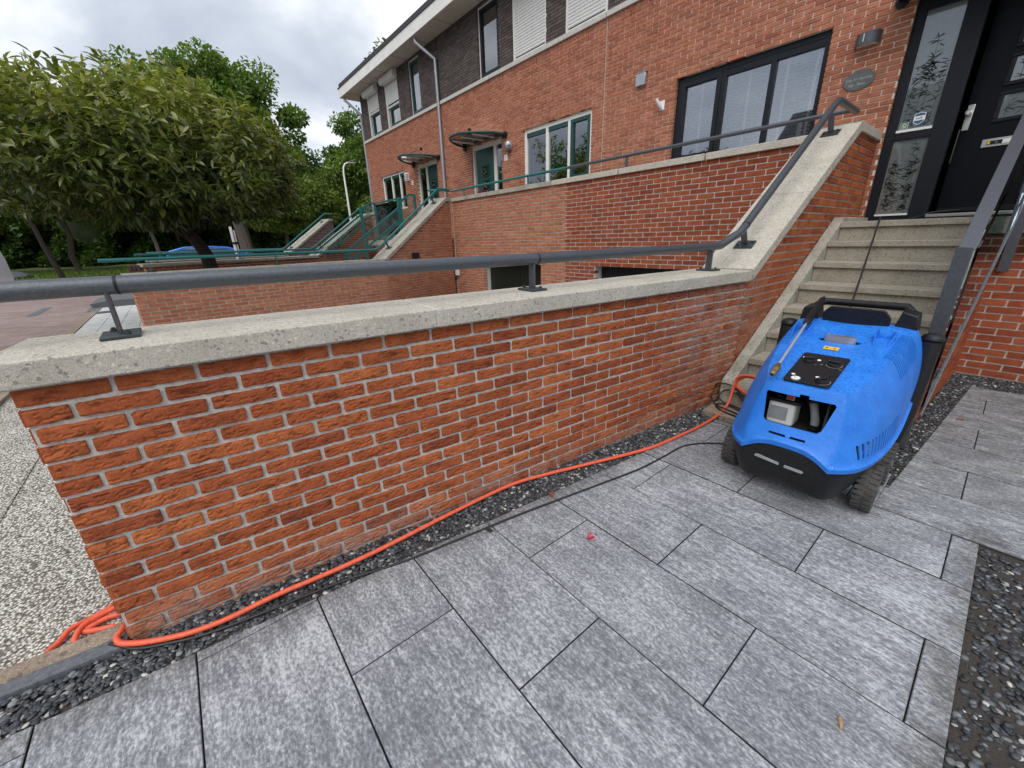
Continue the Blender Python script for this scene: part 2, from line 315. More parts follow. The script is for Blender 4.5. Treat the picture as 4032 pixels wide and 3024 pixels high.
def frosted():
    m, n, l, b = mat('frosted film glass')
    t = noise_tex(n, l, 60, 3, 0.5)
    r = ramp(n, l, t.outputs['Fac'], ((0.3, (0.125, 0.15, 0.155)), (0.7, (0.155, 0.185, 0.185))))
    l.new(r.outputs['Color'], b.inputs['Base Color']); b.inputs['Roughness'].default_value = 0.12; b.inputs['Specular IOR Level'].default_value = 1.0
    b.inputs['Coat Weight'].default_value = 1.0; b.inputs['Coat Roughness'].default_value = 0.02; b.inputs['Coat IOR'].default_value = 1.9
    return m
M['frosted'] = frosted()
M['film'] = plain('dark film print', (0.03, 0.045, 0.045), 0.5)

def leaf_mat(name, c0, c1, c2, rough=0.4, trans=0.25):
    m, n, l, b = mat(name)
    a = n.new('ShaderNodeAttribute'); a.attribute_name = 'rnd'
    r = ramp(n, l, a.outputs['Fac'], ((0.0, c0), (0.55, c1), (1.0, c2)))
    l.new(r.outputs['Color'], b.inputs['Base Color']); b.inputs['Roughness'].default_value = rough
    tr = n.new('ShaderNodeBsdfTranslucent'); l.new(mixc(n, l, r.outputs['Color'], (1.3, 1.5, 0.5), 1.0, 'MULTIPLY'), tr.inputs['Color'])
    mx = n.new('ShaderNodeMixShader'); mx.inputs[0].default_value = trans
    l.new(b.outputs[0], mx.inputs[1]); l.new(tr.outputs[0], mx.inputs[2]); l.new(mx.outputs[0], n['Material Output'].inputs['Surface'])
    return m
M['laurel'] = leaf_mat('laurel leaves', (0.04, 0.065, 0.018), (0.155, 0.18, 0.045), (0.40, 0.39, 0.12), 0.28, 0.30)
M['leaf_fresh'] = leaf_mat('fresh green leaves', (0.07, 0.125, 0.022), (0.155, 0.235, 0.045), (0.27, 0.35, 0.085), 0.55, 0.35)
M['leaf_mid'] = leaf_mat('mid green leaves', (0.045, 0.085, 0.022), (0.10, 0.165, 0.04), (0.17, 0.24, 0.06), 0.55, 0.3)
M['leaf_olive'] = leaf_mat('olive leaves', (0.08, 0.12, 0.025), (0.18, 0.235, 0.05), (0.30, 0.34, 0.09), 0.55, 0.35)
M['leaf_hedge'] = leaf_mat('undergrowth leaves', (0.035, 0.075, 0.02), (0.09, 0.16, 0.035), (0.19, 0.27, 0.065), 0.55, 0.25)
M['wood_core'] = plain('dense foliage core', (0.020, 0.032, 0.010), 0.95, var=0.5, nscale=1.5)

# ------------------------------------------------------------------ mesh helpers
def wm(o):
    M_ = o.matrix_basis.copy()
    return wm(o.parent) @ o.matrix_parent_inverse @ M_ if o.parent is not None else M_
def set_parent(o, parent, local=False):
    o.parent = parent
    if not local: o.matrix_parent_inverse = wm(parent).inverted()
LOCAL = [False]
class MB:
    def __init__(s): s.v = []; s.f = []; s.r = None
    def add(s, vs, fs):
        o = len(s.v); s.v += [tuple(p) for p in vs]; s.f += [tuple(i + o for i in f) for f in fs]; return s
    def box(s, x0, x1, y0, y1, z0, z1, T=None):
        vs = [Vector((x, y, z)) for z in (z0, z1) for y in (y0, y1) for x in (x0, x1)]
        if T is not None: vs = [T @ v for v in vs]
        return s.add(vs, [(0, 2, 3, 1), (4, 5, 7, 6), (0, 1, 5, 4), (2, 6, 7, 3), (0, 4, 6, 2), (1, 3, 7, 5)])
    def prism(s, poly, d0, d1, f):
        """poly: 2D points (counter-clockwise), f(a, b, depth) -> 3D point"""
        n = len(poly); vs = [f(a, b, d0) for a, b in poly] + [f(a, b, d1) for a, b in poly]
        return s.add(vs, [tuple(range(n))[::-1], tuple(range(n, 2 * n))] + [(i, (i + 1) % n, n + (i + 1) % n, n + i) for i in range(n)])
    def tube(s, path, r, n=10, cap=True):
        path = [Vector(p) for p in path]; N = len(path); rs = r if isinstance(r, (list, tuple)) else [r] * N
        rings = []; up = None
        for i, p in enumerate(path):
            t = (path[min(i + 1, N - 1)] - path[max(i - 1, 0)])
            if 0 < i < N - 1: t = (path[i + 1] - p).normalized() + (p - path[i - 1]).normalized()
            t.normalize()
            if up is None:
                up = Vector((0, 0, 1)) if abs(t.z) < 0.9 else Vector((1, 0, 0))
            side = t.cross(up).normalized(); up = side.cross(t).normalized()
            sc = 1.0
            if 0 < i < N - 1:
                c = max(0.5, t.dot((path[i + 1] - p).normalized())); sc = 1 / c if c > 0.8 else 1.1
            rings.append([p + (side * math.cos(2 * PI * k / n) + up * math.sin(2 * PI * k / n)) * rs[i] * (sc if sc < 1.2 else 1.1) for k in range(n)])
        vs = [q for R in rings for q in R]; fs = []
        for i in range(N - 1):
            for k in range(n):
                a, b_ = i * n + k, i * n + (k + 1) % n; fs.append((a, b_, b_ + n, a + n))
        if cap: fs += [tuple(range(n))[::-1], tuple(range((N - 1) * n, N * n))]
        return s.add(vs, fs)
    def cyl(s, p0, p1, r, n=16, r1=None): return s.tube([p0, p1], [r, r if r1 is None else r1], n)
    def lathe(s, c, prof, n=20, T=None):
        """prof: (r, h) pairs round local z"""
        vs = []; fs = []
        for r, h in prof:
            for k in range(n):
                v = Vector((r * math.cos(2 * PI * k / n), r * math.sin(2 * PI * k / n), h))
                vs.append((T @ v if T is not None else v) + Vector(c))
        for i in range(len(prof) - 1):
            for k in range(n):
                a, b_ = i * n + k, i * n + (k + 1) % n; fs.append((a, b_, b_ + n, a + n))
        fs += [tuple(range(n))[::-1], tuple(range((len(prof) - 1) * n, len(prof) * n))]
        return s.add(vs, fs)
    def build(s, name, material, parent=None, bevel=0, smooth=False, rnd=None, seg=2):
        me = bpy.data.meshes.new(name); me.from_pydata([tuple(v) for v in s.v], [], s.f); me.validate(); me.update()
        if material is not None:
            for mm in (material if isinstance(material, list) else [material]): me.materials.append(mm)
        bm = bmesh.new(); bm.from_mesh(me); bmesh.ops.recalc_face_normals(bm, faces=bm.faces); bm.to_mesh(me); bm.free()
        if rnd is not None and len(rnd) == len(me.polygons):
            a = me.attributes.new('rnd', 'FLOAT', 'FACE'); a.data.foreach_set('value', np.asarray(rnd, dtype=np.float32))
        o = bpy.data.objects.new(name, me); COL.objects.link(o)
        if parent is not None: set_parent(o, parent, LOCAL[0])
        if smooth:
            me.polygons.foreach_set('use_smooth', [True] * len(me.polygons))
        if bevel:
            b = o.modifiers.new('bevel', 'BEVEL'); b.width = bevel; b.segments = seg; b.limit_method = 'ANGLE'; b.angle_limit = math.radians(35)
            b.harden_normals = False
        if smooth or bevel:
            try: me.set_sharp_from_angle(angle=math.radians(38))
            except Exception: pass
        return o
def smooth_by_angle(o, a=38):
    o.data.polygons.foreach_set('use_smooth', [True] * len(o.data.polygons))
    try: o.data.set_sharp_from_angle(angle=math.radians(a))
    except Exception: pass
def tag(o, label, cat, group=None, kind=None):
    o['label'] = label; o['category'] = cat
    if group: o['group'] = group
    if kind: o['kind'] = kind
    return o
def struct(o, kind='structure'): o['kind'] = kind; return o
def empty(name, label, cat, loc=(0, 0, 0), rz=0, group=None):
    o = bpy.data.objects.new(name, None); COL.objects.link(o); o.location = loc; o.rotation_euler = (0, 0, rz)
    o.empty_display_size = 0.1
    return tag(o, label, cat, group)
def raw_mesh(name, V_, F_, material, rnd=None, parent=None, smooth=False):
    """fast mesh from numpy: V (n,3), F (m,k) all the same k"""
    me = bpy.data.meshes.new(name); n, mF, k = len(V_), len(F_), F_.shape[1]
    me.vertices.add(n); me.vertices.foreach_set('co', np.ascontiguousarray(V_, dtype=np.float32).ravel())
    me.loops.add(mF * k); me.loops.foreach_set('vertex_index', np.ascontiguousarray(F_, dtype=np.int32).ravel())
    me.polygons.add(mF); me.polygons.foreach_set('loop_start', np.arange(0, mF * k, k, dtype=np.int32))
    me.update(calc_edges=True)
    if smooth: me.polygons.foreach_set('use_smooth', [True] * mF)
    if rnd is not None:
        a = me.attributes.new('rnd', 'FLOAT', 'FACE'); a.data.foreach_set('value', np.asarray(rnd, dtype=np.float32))
    me.materials.append(material); o = bpy.data.objects.new(name, me); COL.objects.link(o)
    if parent is not None: set_parent(o, parent, LOCAL[0])
    return o
def text_obj(name, body, size, material, T, parent=None, align='CENTER', extrude=0.0006):
    cu = bpy.data.curves.new(name, 'FONT'); cu.body = body; cu.size = size; cu.align_x = align; cu.align_y = 'CENTER'; cu.extrude = extrude; cu.resolution_u = 3
    tmp = bpy.data.objects.new(name + '_tmp', cu); COL.objects.link(tmp)
    dg = bpy.context.evaluated_depsgraph_get(); me = bpy.data.meshes.new_from_object(tmp.evaluated_get(dg))
    bpy.data.objects.remove(tmp); bpy.data.curves.remove(cu)
    me.transform(T); me.materials.clear(); me.materials.append(material); me.name = name
    o = bpy.data.objects.new(name, me); COL.objects.link(o)
    if parent is not None: set_parent(o, parent, LOCAL[0])
    return o
def apply_mods(o):
    dg = bpy.context.evaluated_depsgraph_get(); dg.update()
    me = bpy.data.meshes.new_from_object(o.evaluated_get(dg)); o.modifiers.clear(); o.data = me

# ------------------------------------------------------------------ brick panels
def clip_poly(poly, region):
    """Sutherland-Hodgman of poly against convex counter-clockwise region"""
    out = poly
    for i in range(len(region)):
        ax, ay = region[i]; bx, by = region[(i + 1) % len(region)]
        ins = lambda p: (bx - ax) * (p[1] - ay) - (by - ay) * (p[0] - ax) >= -1e-9
        res = []
        for j in range(len(out)):
            p, q = out[j], out[(j + 1) % len(out)]
            ip, iq = ins(p), ins(q)
            if ip: res.append(p)
            if ip != iq:
                d = (bx - ax) * (q[1] - p[1]) - (by - ay) * (q[0] - p[0])
                t = -((bx - ax) * (p[1] - ay) - (by - ay) * (p[0] - ax)) / d
                res.append((p[0] + t * (q[0] - p[0]), p[1] + t * (q[1] - p[1])))
        out = res
        if len(out) < 3: return []
    return out
def area(p): return abs(sum(p[i][0] * p[(i + 1) % len(p)][1] - p[(i + 1) % len(p)][0] * p[i][1] for i in range(len(p)))) / 2
def brick_panel(name, O, U, N, s0, s1, z0, z1, material, parent, region=None, holes=(), mod=0.217, course=0.0625, joint=0.011,
                proud=0.004, depth=0.1, rough=False, phase=0.0, jit=0.0012, first_half=False, zref=None):
    """bricks on the vertical plane through O along U with outward normal N, s along U, absolute z"""
    O, U, N = Vector(O), Vector(U).normalized(), Vector(N).normalized()
    mb = MB(); rnd = []
    zr = z0 if zref is None else zref
    row0 = math.floor((z0 - zr) / course + 1e-6); row1 = math.ceil((z1 - zr) / course - 1e-6)
    P = lambda s, z, d: O + U * s + N * d + Vector((0, 0, z - O.z))
    for r in range(row0, row1):
        za = zr + r * course + joint / 2; zb = zr + (r + 1) * course - joint / 2
        za, zb = max(za, z0), min(zb, z1)
        if zb - za < 0.006: continue
        off = phase + (mod / 2 if (r % 2) ^ first_half else 0.0) + (random.uniform(-0.004, 0.004))
        k0 = math.floor((s0 - off) / mod)
        s = off + k0 * mod
        while s < s1:
            a, b = max(s + joint / 2, s0), min(s + mod - joint / 2, s1); s += mod
            if b - a < 0.008: continue
            segs = [(a, b)]
            for (ha, hb, hz0, hz1) in holes:
                if min(zb, hz1) - max(za, hz0) > (zb - za) * 0.5:
                    ns = []
                    for (p, q) in segs:
                        if q <= ha or p >= hb: ns.append((p, q)); continue
                        if p < ha: ns.append((p, ha))
                        if q > hb: ns.append((hb, q))
                    segs = ns
            for (p, q) in segs:
                if q - p < 0.008: continue
                pr = proud + random.uniform(-0.0018, 0.0022); val = random.random()
                if region is None and rough:
                    nx, nz = max(3, int((q - p) / 0.0085)), 7
                    seed = random.uniform(0, 99)
                    rd = random.uniform(0.6, 1.4)
                    tilt = random.uniform(-0.0022, 0.0022)
                    vs = []; fs = []
                    for j in range(nz + 1):
                        for i in range(nx + 1):
                            x = p + (q - p) * i / nx; z = za + (zb - za) * j / nz
                            ex = 0 if 0 < i < nx else 1; ez = 0 if 0 < j < nz else 1
                            nv = noise.noise(Vector((x * 26 + seed, z * 40, seed)))
                            nv2 = noise.noise(Vector((x * 90, z * 110 + seed, seed)))
                            # cracks and folds of a hand-moulded face
                            cv = noise.noise(Vector((x * 26 + z * 45 + seed, z * 150 - x * 26, seed * 2)))
                            dd = pr + 0.0014 * nv + 0.0009 * nv2 - (0.0036 * rd if cv < -0.26 else 0) - 0.0024 * (ex or ez) + tilt * (j / nz - 0.5) * 2
                            if ez: z += (0.0016 * nv + 0.0022 * nv2) * (1 if j else 1.6) + (0.0014 if not j and random.random() < 0.1 else 0)
                            if ex and 0 < j < nz: x += 0.0012 * nv2
                            if ex and ez: x += 0.0014 if i == 0 else -0.0014; z += 0.001 if j == 0 else -0.001
                            vs.append(P(x, z, dd))
                    for j in range(nz):
                        for i in range(nx):
                            a_ = j * (nx + 1) + i; fs.append((a_, a_ + 1, a_ + nx + 2, a_ + nx + 1))
                    ring = [i for i in range(nx + 1)] + [j * (nx + 1) + nx for j in range(1, nz + 1)] + [nz * (nx + 1) + i for i in range(nx - 1, -1, -1)] + [j * (nx + 1) for j in range(nz - 1, 0, -1)]
                    base = len(vs)
                    for i in ring: vs.append(vs[i] - N * 0.022)
                    L = len(ring)
                    for i in range(L): fs.append((ring[i], base + i, base + (i + 1) % L, ring[(i + 1) % L]))
                    mb.add(vs, fs); rnd += [val] * len(fs)
                else:
                    j_ = lambda: random.uniform(-jit, jit)
                    poly = [(p + j_(), za + j_()), (q + j_(), za + j_()), (q + j_(), zb + j_()), (p + j_(), zb + j_())]
                    if region is not None:
                        poly = clip_poly(poly, region)
                        if len(poly) < 3 or area(poly) < 2e-4: continue
                    n0 = len(mb.f)
                    mb.prism(poly, -depth, pr, lambda a_, b_, d: P(a_, b_, d))
                    rnd += [val] * (len(mb.f) - n0)
    o = mb.build(name, material, parent, rnd=rnd)
    return o
def wall_body(name, O, U, N, s0, s1, z0, z1, thick, holes, material, parent, inset=0.0, grow=0.004):
    """solid wall slab with rectangular openings; front face at the plane, body behind it"""
    O, U, N = Vector(O), Vector(U).normalized(), Vector(N).normalized()
    H = [(max(s0, a - grow), min(s1, b + grow), max(z0, c - grow), min(z1, d + grow)) for a, b, c, d in holes]
    S = sorted({s0, s1, *[h[0] for h in H], *[h[1] for h in H]}); Z = sorted({z0, z1, *[h[2] for h in H], *[h[3] for h in H]})
    def solid(i, j):
        if i < 0 or j < 0 or i >= len(S) - 1 or j >= len(Z) - 1: return False
        cs, cz = (S[i] + S[i + 1]) / 2, (Z[j] + Z[j + 1]) / 2
        return not any(a < cs < b and c < cz < d for a, b, c, d in H)
    P = lambda s, z, d: O + U * s + N * d + Vector((0, 0, z - O.z))
    mb = MB()
    for i in range(len(S) - 1):
        for j in range(len(Z) - 1):
            if not solid(i, j): continue
            a, b, c, d = S[i], S[i + 1], Z[j], Z[j + 1]; f, k = -inset, -inset - thick
            mb.add([P(a, c, f), P(b, c, f), P(b, d, f), P(a, d, f)], [(0, 1, 2, 3)])
            mb.add([P(a, c, k), P(b, c, k), P(b, d, k), P(a, d, k)], [(3, 2, 1, 0)])
            for di, dj, q in ((-1, 0, (a, c, a, d)), (1, 0, (b, c, b, d)), (0, -1, (a, c, b, c)), (0, 1, (a, d, b, d))):
                if not solid(i + di, j + dj):
                    mb.add([P(q[0], q[1], f), P(q[2], q[3], f), P(q[2], q[3], k), P(q[0], q[1], k)], [(0, 1, 2, 3)])
    return mb.build(name, material, parent)

# ------------------------------------------------------------------ ground and setting
UW = Vector((math.cos(TH), -math.sin(TH), 0))      # out of the garden wall's face (towards the patio)
VW = Vector((math.sin(TH), math.cos(TH), 0))       # along the garden wall
def W(X, Y, z=0.0): v = UW * X + VW * Y; return Vector((v.x, v.y, z))
def sheet(name, polys, z, material, kind='structure'):
    mb = MB()
    for p in polys:
        mb.add([(a[0], a[1], a[2] if len(a) > 2 else z) for a in p], [tuple(range(len(p)))])
    o = mb.build(name, material); o['kind'] = kind; return o
# big ground sheet (kept below everything), with the sunken drive cut out
sheet('ground', [[(-900, -900), (900, -900), (900, -0.6), (-900, -0.6)], [(-900, -0.6), (-6.6, -0.6), (-6.6, 900), (-900, 900)],
                 [(-0.3, -0.6), (900, -0.6), (900, 900), (-0.3, 900)], [(-6.6, 6.6), (-0.3, 6.6), (-0.3, 900), (-6.6, 900)]], -0.05, M['soil'])
# patio slabs
RP = random.Random(3)
def in_patio(poly):
    return poly
def patio():
    mb = MB(); rnd = []; mi = []; A = 0.403
    def slab(a, b, c, d, clip):
        g = 0.0022
        gy = 0.0024 + 0.0016 * max(0, min(2, c - 1.2))
        poly = [(a + g, c + gy), (b - g, c + gy), (b - g, d - gy), (a + g, d - gy)]
        poly = clip_poly(poly, clip)
        if len(poly) < 3 or area(poly) < 1e-3: return
        n0 = len(mb.f); val = RP.random(); h = RP.uniform(-0.0012, 0.0012)
        # chamfered top
        cx = sum(p[0] for p in poly) / len(poly); cy = sum(p[1] for p in poly) / len(poly)
        ch = 0.0022
        inner = []
        for x, y in poly:
            dx, dy = cx - x, cy - y; inner.append((x + math.copysign(ch, dx), y + math.copysign(ch, dy)))
        n = len(poly)
        vs = [(x, y, -0.04) for x, y in poly] + [(x, y, -0.003 + h) for x, y in poly] + [(x, y, h) for x, y in inner]
        fs = [tuple(range(2 * n, 3 * n))] + [(i, (i + 1) % n, n + (i + 1) % n, n + i) for i in range(n)] + [(n + i, n + (i + 1) % n, 2 * n + (i + 1) % n, 2 * n + i) for i in range(n)]
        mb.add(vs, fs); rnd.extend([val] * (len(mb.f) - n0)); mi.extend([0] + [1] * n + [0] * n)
    left = lambda y: 0.205 + TH * y * 1.03
    main = [(left(-1.9), -1.9), (1.972, -1.9), (1.972, 2.985), (1.972, 3.24), (1.585, 3.24), (1.585, 3.56), (0.60, 3.56)]
    y0 = 0.184
    clips = [[(left(-1.9), -1.9), (1.972, -1.9), (1.972, 3.005), (left(3.005), 3.005)],
             [(left(3.005), 3.005), (1.60, 3.005), (1.60, 3.46), (left(3.46), 3.46)], [(1.60, 3.005), (6.5, 3.005), (6.5, 3.26), (1.60, 3.26)],
             [(1.615, 3.26), (6.5, 3.26), (6.5, 5.80), (1.775, 5.80)]]
    for k in range(-6, 15):
        c, d = y0 + k * A, y0 + (k + 1) * A; ph = 0.677 if k % 2 else 1.079
        for i in range(-3, 8):
            a = ph + (i - 1) * 0.8065
            for clip in clips: slab(a, a + 0.8065, c, d, clip)
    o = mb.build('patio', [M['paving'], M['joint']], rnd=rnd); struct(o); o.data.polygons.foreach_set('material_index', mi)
    sheet('patio_bed', [[(-0.0, -2), (7, -2), (7, 6.4), (0.7, 6.4)]], -0.014, M['joint'])
patio()
# pebbles
ICO_V, ICO_F = None, None
def ico():
    global ICO_V, ICO_F
    bm = bmesh.new(); bmesh.ops.create_icosphere(bm, subdivisions=2, radius=1)
    ICO_V = np.array([v.co[:] for v in bm.verts]); ICO_F = np.array([[v.index for v in f.verts] for f in bm.faces]); bm.free()
ico()
def pebbles(name, inside, bbox, n, size, zbase, seed, label):
    r = np.random.default_rng(seed); pts = []
    x = r.uniform(bbox[0], bbox[1], n * 6); y = r.uniform(bbox[2], bbox[3], n * 6)
    keep = [i for i in range(len(x)) if inside(x[i], y[i])][:n]
    Vs = []; Fs = []; R = []; nv = len(ICO_V)
    for c, i in enumerate(keep):
        a = size * r.uniform(0.55, 1.25); b = a * r.uniform(0.55, 0.95); h = a * r.uniform(0.28, 0.55)
        al = r.uniform(0, 6.3); tx, ty = r.normal(0, 0.35, 2)
        V_ = ICO_V * (a, b, h)
        Rz = np.array([[math.cos(al), -math.sin(al), 0], [math.sin(al), math.cos(al), 0], [0, 0, 1]])
        Rx = np.array([[1, 0, 0], [0, math.cos(tx), -math.sin(tx)], [0, math.sin(tx), math.cos(tx)]])
        V_ = V_ @ Rx.T @ Rz.T + (x[i], y[i], zbase + r.uniform(-0.5, 0.5) * size)
        Vs.append(V_); Fs.append(ICO_F + c * nv); R.append(np.full(len(ICO_F), r.random()))
    o = raw_mesh(name, np.concatenate(Vs), np.concatenate(Fs), M['pebble'], np.concatenate(R), smooth=True)
    tag(o, label, 'pebbles', kind='stuff'); return o
lf = lambda y: TH * y
pebbles('gravel_strip', lambda x, y: (lf(y) + 0.0 if y > 0 else 0.03 + lf(y)) < x < 0.197 + TH * y * 1.03, (-0.3, 0.75, -1.6, 3.75), 9500, 0.0115, -0.012, 1, 'dark rounded pebbles filling the strip at the foot of the orange brick wall')
pebbles('gravel_bed', lambda x, y: 1.978 < x and y < 2.985, (1.97, 3.0, 0.9, 2.99), 6500, 0.0115, -0.012, 2, 'black pebbles in the planting bed at the right edge of the patio')
pebbles('gravel_border', lambda x, y: (1.53 + (y - 3.3) * 0.037 < x < 1.615 + (y - 3.3) * 0.062 and y > 3.25) or (y > 5.81 and x > 1.62), (1.5, 4.0, 3.25, 6.28), 6000, 0.011, -0.012, 3, 'dark pebbles along the foot of the stair wall and lower house wall')
sheet('pebble_bed_base', [[(-0.3, -2.0), (0.2, -2.0), (0.66, 3.8), (0.3, 3.8)], [(1.97, -2), (4, -2), (4, 3), (1.97, 3)], [(1.45, 3.2), (1.9, 3.2), (1.9, 6.3), (1.45, 6.3)]], -0.02, M['joint'])
# kerb and edging in front of the wall's street end
mb = MB(); mb.box(0, 0.058, -2.2, -0.012, -0.1, 0.006, Matrix.Rotation(-TH, 4, 'Z') @ Matrix.Translation((-0.035, 0, 0)))
tag(mb.build('kerb_strip', M['kerb'], bevel=0.004), 'dark grey kerb stone between beige edging and pebbles', 'kerb')
mb = MB(); mb.box(0, 0.082, -2.2, -0.012, -0.1, 0.0, Matrix.Rotation(-TH, 4, 'Z') @ Matrix.Translation((-0.119, 0, 0)))
tag(mb.build('edging_strip', M['edging'], bevel=0.004), 'sandy beige concrete edging beside the dark kerb', 'edging')
# exposed aggregate tiles of the forecourt
mb = MB()
for i in range(8):
    for j in range(2):
        x1 = -0.125 - i * 0.62; y1 = -0.012 - j * 0.62
        x0_, y0_ = x1 - 0.614, y1 - 0.614
        sk = lambda x, y: (x + TH * y, y)
        p = [sk(x0_, y0_), sk(x1, y0_), sk(x1, y1), sk(x0_, y1)]
        mb.prism(p, -0.09, -0.034 + random.uniform(-0.003, 0.0), lambda a, b, d: (a, b, d))
struct(mb.build('forecourt', M['aggregate'], bevel=0.003))
sheet('forecourt_base', [[(-6.4, -1.3), (-0.1, -1.3), (-0.08, 0.0), (-6.4, 0.0)]], -0.044, M['joint'])
# sunken drive between the two low walls
sheet('driveway', [[(-6.5, 0.0, -0.036), (-0.2, 0.0, -0.036), (0.2, 4.6, -1.25), (-6.9, 4.6, -1.25)], [(-6.9, 4.6, -1.25), (0.2, 4.6, -1.25), (0.2, 6.45, -1.25), (-7.8, 6.45, -1.25)]], 0, M['aggregate'])
# pavement with pale tiles further left
mb = MB()
for i in range(24):
    for j in range(4):
        x0_ = -5.15 - (i + 1) * 0.4; y0_ = -1.16 + j * 0.29
        if x0_ < -13.4 and False: continue
        mb.box(x0_ + 0.004, x0_ + 0.396, y0_ + 0.003, y0_ + 0.287, -0.04, random.uniform(-0.003, 0.002))
struct(mb.build('pavement', M['tile_white'], bevel=0.003))
sheet('pavement_base', [[(-30, -1.2), (-5.1, -1.2), (-5.1, 0.05), (-30, 0.05)]], -0.011, M['joint'])
mb = MB(); mb.box(-30, -0.1, -1.30, -1.17, -0.1, 0.004); struct(mb.build('road_kerb', M['edging'], bevel=0.006))
sheet('road', [[(-22, -14), (12, -14), (12, -1.3), (-22, -1.3)], [(-30, -14, 0.14), (-22, -14, 0), (-22, 3, 0), (-30, 3, 0.14)], [(-22, -1.3), (-14.9, -1.3), (-14.9, 14), (-22, 14)]], 0.0, M['road'])
# repaired strips in the road and the gully grating
for k, (a, b, c, d) in enumerate(((-14.2, -12.9, -3.2, -2.35), (-13.3, -12.6, -1.9, -1.33))):
    sheet('road_patch', [[(a, d - 0.05), (b + 0.5, d - 0.05), (b + 0.5, d + 0.12), (a, d + 0.12)]], 0.006, M['kerb'])
mb = MB(); mb.box(-11.9, -11.5, -1.15, -0.85, -0.02, 0.008)
for k in range(9): mb.box(-11.88 + k * 0.042, -11.86 + k * 0.042, -1.12, -0.88, 0.008, 0.014)
tag(mb.build('drain_grate', M['kerb']), 'dark drain grate let into the pale pavement tiles', 'drain')
# grass garden in front of house 1, verge, path
sheet('front_garden', [[(-14.9, 0.05), (-6.7, 0.05), (-7.2, 4.0), (-8, 6.6), (-14.9, 6.6)]], 0.002, M['soil'])
sheet('grass_verge', [[(-34, -40, 0.25), (-28, -40, 0.19), (-28, 40, 0.19), (-34, 40, 0.25)], [(-45, -40, 0.42), (-35.4, -40, 0.27), (-35.4, 40, 0.27), (-45, 40, 0.42)],
                      [(-120, -90, 0.6), (-45, -40, 0.42), (-45, 40, 0.42), (-120, 110, 0.6)], [(-28, 3, 0.19), (-22, 3, 0.0), (-22, 40, 0.0), (-28, 40, 0.19)]], 0, M['grass'])
sheet('footpath', [[(-35.4, -40, 0.262), (-34, -40, 0.262), (-34, 40, 0.262), (-35.4, 40, 0.262)]], 0, M['path'])
mb = MB(); mb.box(-35.55, -35.4, -40, 40, 0.2, 0.34); struct(mb.build('path_kerb', M['kerb']))
def blades(name, x0, x1, y0, y1, n, h, zf, label, material):
    r = np.random.default_rng(5); x = r.uniform(x0, x1, n); y = r.uniform(y0, y1, n); hh = h * r.uniform(0.4, 1.2, n); an = r.uniform(0, 6.3, n)
    le = r.normal(0, 0.25, (n, 2)) * hh[:, None]; w = 0.02 + 0.02 * r.random(n)
    z = zf(x)
    A_ = np.stack([x - np.cos(an) * w, y - np.sin(an) * w, z], 1); B_ = np.stack([x + np.cos(an) * w, y + np.sin(an) * w, z], 1)
    C_ = np.stack([x + le[:, 0], y + le[:, 1], z + hh], 1)
    V_ = np.stack([A_, B_, C_], 1).reshape(-1, 3); F_ = np.arange(3 * n).reshape(-1, 3)
    o = raw_mesh(name, V_, F_, material, r.random(n)); tag(o, label, 'grass', kind='stuff'); return o
blades('grass', -33.9, -28.2, -9, 3, 9000, 0.16, lambda x: 0.19 + (-28 - x) * 0.01, 'loose grass growing on the roadside verge beyond the road', M['leaf_fresh'])

# ------------------------------------------------------------------ our low garden wall with its rising wing
def coping_piece(name, parent, pts_yz, x0, x1, material, U=None, bevel=0.006):
    """prism with profile (s, z) swept across; U None: along world y with x0..x1, else along the wall frame"""
    mb = MB()
    if U is None: f = lambda a, b, d: (d, a, b)
    else: f = lambda a, b, d: tuple(W(d, a, b))
    mb.prism(pts_yz, x0, x1, f)
    return mb.build(name, material, parent, bevel=bevel)
gw = empty('garden_wall', 'orange brick garden wall beside the patio, its pale coping climbing beside our stair', 'brick wall', W(-0.16, 2, 0))
wall_body('mortar', (0, 0, 0), VW, UW, 0.0, 4.06, -0.3, 1.0, 0.30, [], M['mortar'], gw, inset=0.007)
brick_panel('brickwork', W(0, 0), VW, UW, 0.0, 4.052, -0.0625, 1.0, M['brick_near'], gw, rough=True, first_half=True, zref=-0.0625 * 16, joint=0.0150)
brick_panel('brickwork', W(0, 0), UW, -VW, -0.30, 0.0, -0.0625, 1.0, M['brick_near'], gw, mod=0.217, zref=-0.0625 * 16, phase=-0.11, depth=0.06)
brick_panel('brickwork', W(-0.314, 0), VW, -UW, 0.0, 4.3, -1.3, 1.0, M['brick_low'], gw, zref=-2.0, depth=0.05)
# wing that rises with the stair
mb = MB(); mb.prism([(4.03, -0.3), (6.965, -0.3), (6.965, 2.30), (6.141, 2.30), (4.05, 1.0), (4.03, 1.0)], 0.09, 0.403, lambda a, b, d: (d, a, b))
mb.build('mortar', M['mortar'], gw)
brick_panel('brickwork', (0.41, 0, 0), (0, 1, 0), (1, 0, 0), 4.035, 6.966, -0.0625, 2.32, M['brick_near'], gw, zref=-0.0665 * 15, phase=0.12, mod=0.30, course=0.0665, joint=0.0155,
            region=[(4.035, -0.1), (6.966, -0.1), (6.966, 2.30), (6.14, 2.30), (4.035, 0.992)])
for a, b in ((-0.05, 1.318), (1.328, 2.622), (2.632, 4.02)):
    zc = 0.0
    pts = [(a, 1.006), (b, 1.006), (b, 1.088), (a, 1.088)]
    coping_piece('coping', gw, pts, -0.40, 0.042, M['coping'], 'w')
mb = MB()
for s_ in (1.323, 2.627): mb.box(-0.398, 0.038, s_ - 0.006, s_ + 0.006, 1.01, 1.085, Matrix.Rotation(-TH, 4, 'Z'))
mb.build('coping_joint', M['mortar'], gw)
sl = lambda y: 1.088 + 0.6255 * (y - 4.012)
